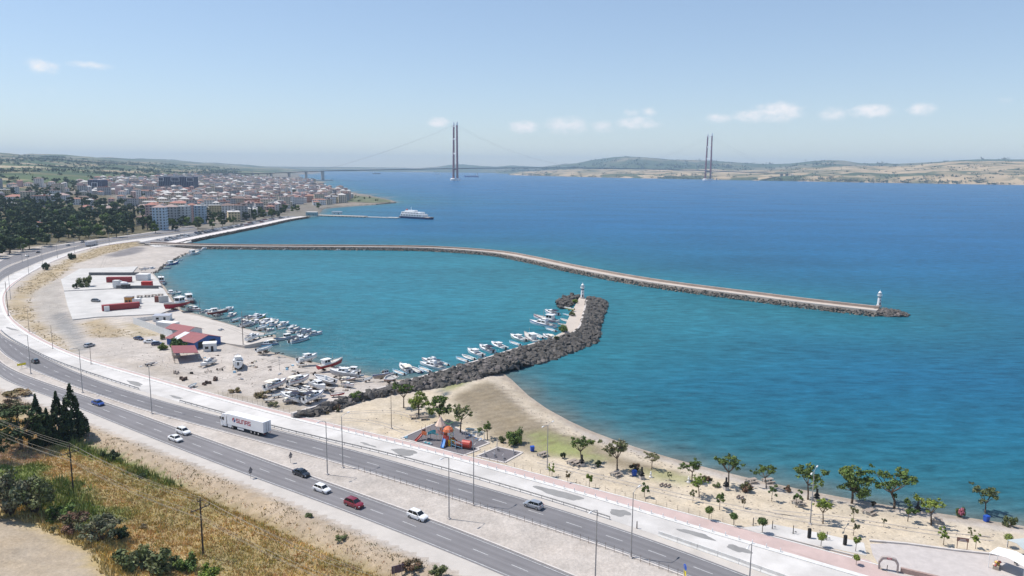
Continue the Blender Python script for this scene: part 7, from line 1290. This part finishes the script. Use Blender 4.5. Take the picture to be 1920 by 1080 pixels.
# ================================================================ lighthouses, playground, park furniture
def lighthouse(px, hpx, lab, band):
    p = G(*px, 2.4); h = hpx / pxs(p); k = h / 8.0; t = thing('lighthouse', lab, 'lighthouse', p, 0, None, k); M_w = mat('lighthouse_white', (.80, .80, .80), .6, .05, .6)
    MB().lathe([(1.35, -.6), (1.35, .35), (1.1, .4)], 0, 0, 8).obj('base', M_wall2, t); MB().lathe([(.95, .35), (.72, 4.9), (.72, 5.0)], 0, 0, 16).obj('tower', M_w, t)
    MB().lathe([(.785, 4.0), (.76, 4.5)], 0, 0, 16).obj('band', mat('band_' + band, {'navy': (.03, .04, .12), 'grey': (.35, .36, .38)}[band], .6, .05, 1), t); MB().lathe([(1.15, 5.0), (1.2, 5.2), (1.0, 5.2)], 0, 0, 16).obj('gallery', M_w, t)
    for i in range(10): a = i * .628; MB().tube((1.12 * math.cos(a), 1.12 * math.sin(a), 5.2), (1.12 * math.cos(a), 1.12 * math.sin(a), 5.9), .03, .03, 4).obj('baluster', M_w, t)
    MB().path([Vector((1.12 * math.cos(i * .314), 1.12 * math.sin(i * .314), 5.9)) for i in range(21)], .035, 4).obj('railing', M_w, t); MB().lathe([(.62, 5.2), (.62, 6.5)], 0, 0, 10).obj('lantern', mat('lantern_glass', (.42, .46, .48), .15, .05, 1), t)
    for i in range(5): a = i * 1.257; MB().tube((.64 * math.cos(a), .64 * math.sin(a), 5.2), (.64 * math.cos(a), .64 * math.sin(a), 6.5), .05, .05, 4).obj('glazing_bar', M_w, t)
    MB().lathe([(.82, 6.5), (.7, 6.75), (.3, 7.2), (.12, 7.3), (.04, 8.0)], 0, 0, 14).obj('roof', M_w, t); MB().box(0, -.92, .4, .55, .12, 1.3).obj('door', M_black, t); MB().box(0, -.83, 2.6, .3, .08, .5).obj('window', M_bwin, t)
lighthouse((1648, 573), 30, 'white lighthouse at the tip of the long breakwater', 'grey'); lighthouse((1092, 558), 29, 'white lighthouse with a dark band on the short breakwater head', 'navy')
# ---- playground
PL = {n: mat('play_' + n, c_, .45, .06, 1) for n, c_ in dict(orange=(.55, .14, .05), red=(.42, .05, .035), yellow=(.70, .42, .04), blue=(.03, .22, .58), teal=(.06, .36, .42), cream=(.66, .50, .40), pink=(.55, .30, .27), brown=(.17, .05, .035), grey=(.42, .45, .48), green=(.12, .34, .12), sky=(.25, .48, .62)).items()}
c0 = G(826, 831); ax = G(862, 838) - G(790, 822); rz0 = math.atan2(ax.y, ax.x); Z0 = GZ + .05
def play_loc(px): return G(*px, Z0)
t = thing('playground_tower', 'big climbing frame with cone-roofed tower and coloured slides', 'playground', (c0.x, c0.y, Z0), rz0)
inv = Matrix.Rotation(-rz0, 4, 'Z') @ Matrix.Translation((-c0.x, -c0.y, 0))
def pl(px): q = inv @ G(*px, Z0); return q.x, q.y
def deckp(x, y, w, d, z, mt, posts=PL['grey'], ph=2.4):
    MB().box(x, y, z, w, d, .12).obj('platform', mt, t)
    for a in (-1, 1):
        for b_ in (-1, 1): MB().tube((x + a * w / 2, y + b_ * d / 2, -.1), (x + a * w / 2, y + b_ * d / 2, z + ph), .075, .075, 6).obj('post', posts, t)
xa, ya = pl((822, 828)); deckp(xa, ya + 1.0, 1.6, 1.6, 1.9, PL['grey'], PL['cream'], 2.3); MB().lathe([(1.5, 4.1), (.75, 5.2), (.05, 6.6)], xa, ya + 1.0, 8).obj('cone_roof', PL['cream'], t); MB().box(xa, ya + 1.82, 2.05, 1.6, .08, .9).obj('panel', PL['orange'], t); MB().box(xa, ya + .18, 2.05, 1.6, .08, .9).obj('panel', PL['pink'], t)
xb, yb = pl((838, 835)); deckp(xb, yb + .6, 1.8, 1.8, 1.6, PL['grey'], PL['sky'], 2.6); MB().box(xb, yb - .34, 1.7, 1.8, .1, 1.0).obj('panel', PL['red'], t); MB().box(xb - .9, yb + .6, 1.7, .1, 1.8, 1.4).obj('panel', PL['orange'], t); MB().lathe([(1.45, 3.6), (1.2, 4.2), (.6, 4.7), (.1, 4.85)], xb, yb + .6, 8).obj('canopy', PL['orange'], t)
xc, yc = pl((796, 825)); deckp(xc, yc + .7, 1.6, 1.6, 1.3, PL['grey'], PL['cream'], 2.2); MB().box(xc - .8, yc + .7, 1.4, .1, 1.6, 1.0).obj('panel', PL['brown'], t); MB().box(xc, yc - .12, 1.4, 1.5, .1, .9).obj('panel', PL['orange'], t)
def arch_bridge(x0, y0, x1, y1, z, m, nm):
    b = MB(); n = 10; secs = []
    for i in range(n + 1):
        u = i / n; x, y = x0 + (x1 - x0) * u, y0 + (y1 - y0) * u; zz = z + .35 * math.sin(u * math.pi); secs.append([(x, y - .5, zz), (x, y + .5, zz), (x, y + .5, zz + .1), (x, y - .5, zz + .1)])
    b.loft(secs, True, True).obj(nm, m, t)
    for s_ in (-.5, .5): MB().loft([[(q[0][0], q[0][1] + .5 + s_, q[0][2]), (q[0][0], q[0][1] + .5 + s_, q[0][2] + .75)] for q in secs], False).obj('side_panel', m, t)
arch_bridge(xc + .8, yc + .7, xa - .8, ya + .9, 1.4, PL['teal'], 'bridge'); arch_bridge(xa + .8, ya + .9, xb - .9, yb + .7, 1.7, PL['red'], 'bridge')
def slide(x0, y0, z0, x1, y1, m, w=.6):
    d = Vector((x1 - x0, y1 - y0, 0)); n_ = Vector((-d.y, d.x, 0)).normalized() * w / 2; secs = []
    for i in range(9):
        u = i / 8; p = Vector((x0, y0, 0)) + d * u; zz = z0 * (1 - u) ** 1.25 + .22; secs.append([p - n_ + Vector((0, 0, zz + .28)), p - n_ + Vector((0, 0, zz)), p + n_ + Vector((0, 0, zz)), p + n_ + Vector((0, 0, zz + .28)), p + n_ * 1.15 + Vector((0, 0, zz + .28)), p + n_ * 1.15 + Vector((0, 0, zz - .08)), p - n_ * 1.15 + Vector((0, 0, zz - .08)), p - n_ * 1.15 + Vector((0, 0, zz + .28))])
    MB().loft(secs, True, True).obj('slide', m, t)
xs_, ys_ = pl((832, 840)); slide(xb - .5, yb - .3, 1.6, xs_ - .2, ys_ - .4, PL['blue'], .75); slide(xb + .9, yb + .6, 1.6, xb + 3.2, yb + .4, PL['yellow']); slide(xb + .9, yb + 1.1, 1.6, xb + 3.1, yb + 1.6, PL['orange']); slide(xc - .8, yc + .3, 1.3, xc - 1.2, yc - 2.2, PL['red'])
MB().tube((xb + .2, yb - .3, .1), (xb + .2, yb - .3, 1.7), .45, .45, 10).obj('tunnel', PL['brown'], t); MB().tube((xb + .9, yb - .2, .1), (xb + .9, yb - .2, 1.7), .3, .3, 8).obj('pillar', PL['yellow'], t)
arc = [Vector((xb + .5 * math.cos(a) + .2, yb + 2.0 + .5 * math.sin(a), 1 + a * .35)) for a in np.linspace(0, 9, 22)]; MB().path(arc, .06, 5).obj('spiral_climber', PL['green'], t)
MB().path([(xa + .6, ya + 2, 4.6), (xa + 1.6, ya + 2.2, 4.2), (xa + 3.2, ya + 2.0, 5.2)], .07, 5).obj('horizontal_bar', PL['green'], t)
for k in range(5): MB().box(xc + .9 + k * .6, yc - 1.4 - .1 * k, .0, .5, .5, .18 + .05 * k).obj('stepping_block', PL['teal' if k % 2 else 'grey'], t)
t = thing('play_tunnel', 'low red climbing drum frame with pale rails on the playground', 'play frame', play_loc((866, 841)), rz0)
MB().tube((-.2, .6, 1.1), (2.0, .9, 1.1), .95, .95, 12).obj('drum', PL['red'], t); MB().tube((-1.9, -.2, .9), (-.4, .2, .9), .7, .7, 10).obj('drum', PL['brown'], t); MB().box(.9, .7, 0, 2.2, .9, .3).obj('base', PL['brown'], t)
for x, y in ((-2.4, -1.1), (-1.0, -1.3), (.6, -.9), (-2.4, .6), (.2, 1.2), (2.2, 1.5)): MB().tube((x, y, -.1), (x, y, 2.2), .06, .06, 6).obj('post', PL['sky'], t)
for a, b_ in (((-2.4, -1.1, 2.1), (-1.0, -1.3, 2.1)), ((-1.0, -1.3, 2.1), (.6, -.9, 1.4)), ((-2.4, -1.1, 1.0), (.6, -.9, .6))): MB().tube(a, b_, .05, .05, 5).obj('rail', PL['sky'], t)
for i, (px, lab, rr) in enumerate((((897, 826), 'pale swing frame at the right of the playground', .5), ((884, 820), 'second swing frame behind the first one', .5))):
    t = thing('swing', lab, 'swing', play_loc(px), rz0 + rr)
    for s_ in (-1.5, 1.5):
        for q in (-1, 1): MB().tube((s_, q * .9, 0), (s_, 0, 2.3), .05, .05, 5).obj('leg', PL['grey'], t)
    MB().tube((-1.5, 0, 2.3), (1.5, 0, 2.3), .05, .05, 5).obj('top_bar', PL['sky'], t)
    for x in (-.6, .6):
        st_ = MB().box(x, 0, .5, .5, .25, .05).obj('seat', PL['blue'], t); MB().tube((x - .2, 0, .5), (x - .2, 0, 2.3), .015, .015, 3).tube((x + .2, 0, .5), (x + .2, 0, 2.3), .015, .015, 3).obj('chain', M_galv, st_)
t = thing('spring_rider', 'small blue spring toy at the left corner of the playground', 'spring toy', play_loc((761, 824)), rz0); MB().lathe([(.12, 0), (.16, .1), (.1, .2), (.16, .3), (.1, .42)], 0, 0, 8).obj('spring', M_black, t); MB().box(0, 0, .42, .9, .22, .35, 0, .8, .8).box(.45, 0, .6, .25, .2, .45).obj('seat', PL['sky'], t)
M_gym = mat('gym_grey', (.50, .49, .50), .5, .1, 1)
GYM = ['outdoor gym machine at the left corner of the small rubber pad', 'outdoor gym machine in the middle of the small pad', 'outdoor gym machine nearest the footpath on the pad', 'tall outdoor gym post at the back of the pad', 'outdoor gym machine at the right corner of the pad']
for i, (px, lab) in enumerate(zip(((909, 855), (927, 857), (944, 862), (932, 845), (963, 852)), GYM)):
    t = thing('gym_machine', lab, 'gym machine', play_loc(px), r.uniform(0, 3)); hh = 2.9 if i == 3 else 1.6; MB().tube((0, 0, -.1), (0, 0, hh), .09, .08, 8).obj('post', M_gym, t); MB().tube((-.5, .3, 1.1), (.5, .3, 1.1), .04, .04, 5).tube((0, 0, 1.1), (0, .3, 1.1), .04, .04, 5).obj('handlebar', M_gym, t); MB().box(0, -.35, .35, .4, .5, .07).obj('footplate', M_black, t); MB().tube((0, 0, .4), (0, -.35, .38), .04, .04, 5).obj('strut', M_gym, t)
# ---- picnic tables, barbecues, bins, deck chairs
for px, lab, rr in (((1017, 855), 'picnic table beside the left double-armed park lamp', .7), ((1073, 870), 'picnic table at the foot of the first beach tree', .7), ((1083, 872), 'second picnic table beside the first beach tree', .7), ((1155, 892), 'picnic table left of the middle blue bin', .7), ((776, 784), 'grey picnic table under the left playground trees', .2), ((795, 786), 'second picnic table in the shade of the playground trees', .2), ((1440, 905), 'picnic table under the V-shaped beach tree', .3), ((1409, 905), 'upturned pale table at the waterline near the V-shaped tree', .3), ((1630, 964), 'pale picnic table in front of the largest park tree', .6), ((1756, 980), 'picnic table in the shade of the two-tiered tree', 1.2), ((1497, 946), 'picnic table in the shade left of the right park lamp', .4)): picnic(px, lab, GZ, rr, 'picnic tables in the park', 1.25)
bench = None
def mini_bench(px, lab, rz=0.9, grp='little benches on the sand'):
    global bench
    if bench is None:
        t = thing('bench', lab, 'bench'); MB().box(0, 0, .4, 1.5, .4, .07).obj('seat', mat('bench_dark', (.10, .07, .06), .8, .2, 2), t); [MB().box(x, 0, -.05, .12, .36, .45).obj('leg', M_kerb, t) for x in (-.55, .55)]; bench = Proto(t)
    return bench.place(P3(*px), rz, lab, grp)
for px, lab in (((1240, 911), 'left of three little dark benches on the sand'), ((1247, 912), 'middle of three little dark benches on the sand'), ((1254, 913), 'right of three little dark benches on the sand'), ((1384, 934), 'left of two dark benches near the withered sapling'), ((1391, 936), 'right of two dark benches near the withered sapling')): mini_bench(px, lab)
M_bin = mat('bin_blue', (.015, .08, .42), .5, .08, 1)
for px, lab in (((998, 846), 'blue waste bin near the feathery bush'), ((1189, 892), 'blue waste bin under the second beach tree'), ((1849, 978), 'blue waste bin at the right end of the beach')):
    t = thing('waste_bin', lab, 'bin', P3(*px), .3); MB().box(0, 0, .08, .8, .75, 1.15, 0, 1.15, 1.15).obj('body', M_bin, t); MB().box(0, 0, 1.23, 1.0, .95, .12, 0, .9, .7).obj('lid', M_bin, t); [MB().tube((x, -.42, .12), (x, -.32, .12), .12, .12, 8).obj('wheel', M_tyre, t) for x in (-.3, .3)]
M_bbq = mat('soot_black', (.018, .017, .017), .9, .2, 2)
for px, lab in (((1091, 874), 'black barbecue stove under the first beach tree'), ((1203, 898), 'black barbecue stove right of the middle blue bin'), ((1361, 918), 'black barbecue stove at the foot of the forked beach tree'), ((1531, 940), 'black barbecue stove behind the right park lamp'), ((1720, 964), 'black barbecue stove between the umbrella tree and the two-tiered tree')):
    t = thing('barbecue', lab, 'barbecue', P3(*px), .4); MB().box(0, 0, -.05, 1.0, .9, .85).obj('hearth', M_wall2, t); MB().box(0, 0, .8, 1.05, .95, .12).obj('grate', M_bbq, t); MB().loft([[(-.5, -.45, 1.25), (.5, -.45, 1.25), (.5, .45, 1.25), (-.5, .45, 1.25)], [(-.16, -.16, 1.9), (.16, -.16, 1.9), (.16, .16, 1.9), (-.16, .16, 1.9)]], True, True).obj('hood', M_bbq, t); MB().box(0, 0, 1.9, .3, .3, .9).obj('chimney', M_bbq, t)
    for x in (-.45, .45): MB().box(x, .4, .85, .08, .08, .45).obj('post', M_bbq, t)
# black totems and fitness machines beside the red path
for px, lab in (((1517, 1009), 'black information post left of the clipped tree between posts'), ((1584, 1022), 'black information post right of the clipped tree between posts'), ((1448, 992), 'dark fitness post farthest left by the red path'), ((1487, 1001), 'dark fitness post second from the left'), ((1550, 1013), 'dark hooked fitness post beside the clipped tree'), ((1412, 986), 'thin dark post beside the largest clipped tree')):
    big = 'information' in lab; t = thing('post_sign' if big else 'fitness_post', lab, 'post', G(*px), .3)
    if big: MB().box(0, 0, -.05, .55, .4, 2.0).obj('panel', M_bbq, t); MB().box(0, 0, -.05, .8, .6, .12).obj('foot', M_kerb, t)
    else:
        MB().tube((0, 0, -.1), (0, 0, 1.7), .08, .07, 7).obj('post', M_bbq, t); MB().path([(0, 0, 1.3), (.5, .1, 1.6), (.9, .1, 1.3)], .035, 5).obj('arm', M_gym, t); MB().tube((-.4, 0, .3), (.6, .2, .3), .04, .04, 5).obj('pedal_bar', M_gym, t); MB().box(.7, .2, .25, .35, .2, .06).obj('footplate', M_black, t)
# notice board, arch, awnings, stall
a, b_ = G(1794, 1028), G(1813, 1031); d = b_ - a; t = thing('notice_board', 'brown wooden board on two posts above the plaza', 'sign', a, math.atan2(d.y, d.x)); L_ = d.length; hh = 22 / pxs(a)
for x in (0, L_): MB().box(x, 0, -.05, .1, .1, hh + .05).obj('post', M_brown, t)
MB().box(L_ / 2, -.02, hh * .68, L_ + .3, .08, hh * .34).obj('board', M_brown, t); [MB().box(L_ / 2, -.07, hh * (.75 + .12 * k), L_ * (.8 - .2 * k), .02, .06).obj('text_line', M_plate, t) for k in (0, 1)]
a, b_ = G(1646, 1067), G(1684, 1074); d = b_ - a; L_ = d.length; hh = 28 / pxs(a); t = thing('entrance_arch', 'grey stone-clad arch with a small red sign at the plaza entrance', 'arch', a, math.atan2(d.y, d.x)); prof = [(0, 0), (0, hh * .62), (L_ * .16, hh * .95), (L_ * .34, hh), (L_ * .66, hh), (L_ * .84, hh * .95), (L_, hh * .62), (L_, 0)]
M_arch = mat('arch_stone', (.36, .31, .29), .9, .2, 2)
MB().loft([[(x + (L_ / 2 - x) * k, y, z * (1 - .16 * (k > 0)) if z else 0) for k, y in ((0, -.3), (0, .3), (.16, .3), (.16, -.3))] for x, z in prof], True, True).obj('arch_frame', M_arch, t); MB().box(L_ / 2, -.33, hh * .87, L_ * .22, .05, hh * .12).obj('sign', mat('sign_red', (.35, .04, .05), .6, .05, 1), t); [MB().box(L_ * (.44 + .06 * k), -.365, hh * .905, L_ * .03, .02, hh * .05).obj('letter', M_plate, t) for k in range(3)]
tag(MB().tube((0, 0, -.1), (0, 0, .9), .08, .06, 7).lathe([(.1, .9), (.02, 1.05)], 0, 0, 7).obj('bollard', M_pole), 'dark bollard in the opening of the entrance arch', 'bollard'); bpy.data.objects[-1] if False else None
for o in list(COL.objects)[-3:]:
    if o.name.startswith('bollard') and o.get('label', '').startswith('dark bollard'): o.location = G(1663, 1070)
def awning(px, w, d, h, rz, m, lab, drop=.5):
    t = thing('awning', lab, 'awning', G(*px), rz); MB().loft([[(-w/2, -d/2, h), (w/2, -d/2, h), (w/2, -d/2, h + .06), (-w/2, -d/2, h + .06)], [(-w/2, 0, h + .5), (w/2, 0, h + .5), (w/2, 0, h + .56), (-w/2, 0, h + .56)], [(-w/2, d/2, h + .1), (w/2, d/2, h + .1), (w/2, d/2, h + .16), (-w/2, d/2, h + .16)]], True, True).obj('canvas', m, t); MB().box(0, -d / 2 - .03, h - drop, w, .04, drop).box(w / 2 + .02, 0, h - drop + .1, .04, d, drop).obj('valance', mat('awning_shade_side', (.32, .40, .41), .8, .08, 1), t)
    for x in (-w / 2 + .1, w / 2 - .1):
        for y in (-d / 2 + .1, d / 2 - .1): MB().tube((x, y, -.1), (x, y, h), .05, .05, 6).obj('post', M_lampw, t)
    return t
awning((1893, 1072), 3.6, 5.6, 2.7, .62, mat('awning_white', (.80, .80, .78), .8, .04, 1), 'white canvas awning over the stall at the right edge', .9); awning((1922, 1046), 4.5, 4, 2.5, .2, mat('awning_grey', (.42, .46, .46), .8, .05, 1), 'grey canvas awning behind the white one')
t = thing('stall_goods', 'toy-filled stall table in front of the white awning', 'stall', G(1868, 1064), .9); MB().box(0, 0, 0, 2.4, .9, .7).obj('table', bm_('wood'), t)
for k in range(14): x, y, s_ = r.uniform(-1.1, 1.1), r.uniform(-.4, .4), r.uniform(.12, .3); MB().lathe([(.02, .7), (s_, .7 + s_ * .5), (s_ * .9, .7 + s_), (.03, .7 + s_ * 1.7)], x, y, 8).obj('toy', r.choice([PL['cream'], PL['red'], PL['yellow'], M_wh, PL['pink']]), t)
for k in range(2): 
    t = thing('chair', ('dark plastic chair under the right awning', 'second plastic chair under the right awning')[k], 'chair', G(1905 + 9 * k, 1060 - 4 * k), .5 + k, 'chairs under the awning'); MB().box(0, 0, .42, .5, .5, .05).obj('seat', M_bbq, t); MB().box(0, .24, .45, .5, .05, .5).obj('backrest', M_bbq, t); [MB().tube((a_, b_, 0), (a_, b_, .42), .025, .025, 4).obj('leg', M_bbq, t) for a_ in (-.2, .2) for b_ in (-.2, .2)]
# two white birds of plaster by the path, as small figures
for px, lab in (((1220, 895), 'small white statue on the verge, left one'), ((1291, 905), 'small white statue on the verge, right one')):
    t = thing('garden_statue', lab, 'statue', P3(*px)); MB().lathe([(.3, -.1), (.3, .25), (.16, .3), (.2, .6), (.26, .9), (.14, 1.15), (.16, 1.3), (.04, 1.45)], 0, 0, 10).obj('figure', M_wh, t); MB().box(0, 0, -.05, .8, .8, .2).obj('plinth', M_kerb, t)
# stones and litter scattered over sand and yard
b = MB(); rr = random.Random(5)
for poly, n in (([(620, 780), (850, 740), (1000, 850), (1250, 930), (1000, 870), (760, 825)], 160), ([(940, 705), (1060, 795), (1300, 875), (1300, 890), (1050, 815), (930, 735)], 260), ([(1000, 890), (1450, 985), (1620, 1010), (1900, 1020), (1900, 985), (1500, 930), (1200, 890)], 260), ([(180, 660), (420, 725), (540, 760), (700, 725), (560, 690), (420, 655), (250, 640)], 420), ([(120, 600), (200, 590), (280, 480), (190, 480), (60, 560)], 260)):
    xs, ys = zip(*poly)
    while n > 0:
        px, py = rr.uniform(min(xs), max(xs)), rr.uniform(min(ys), max(ys))
        if inside(np.array([px]), np.array([py]), poly)[0]:
            x, y = g(px, py); k = rr.randrange(8); s_ = rr.uniform(.08, .3); z = H(x, y); b.add(RV[k][0] * s_ + np.array((x, y, z)), RV[k][1]); n -= 1
tag(b.obj('pebbles', mat('loose_stone', (.30, .26, .22), .95, .3, 1)), 'loose stones scattered over sand and yard', None, None, 'stuff')
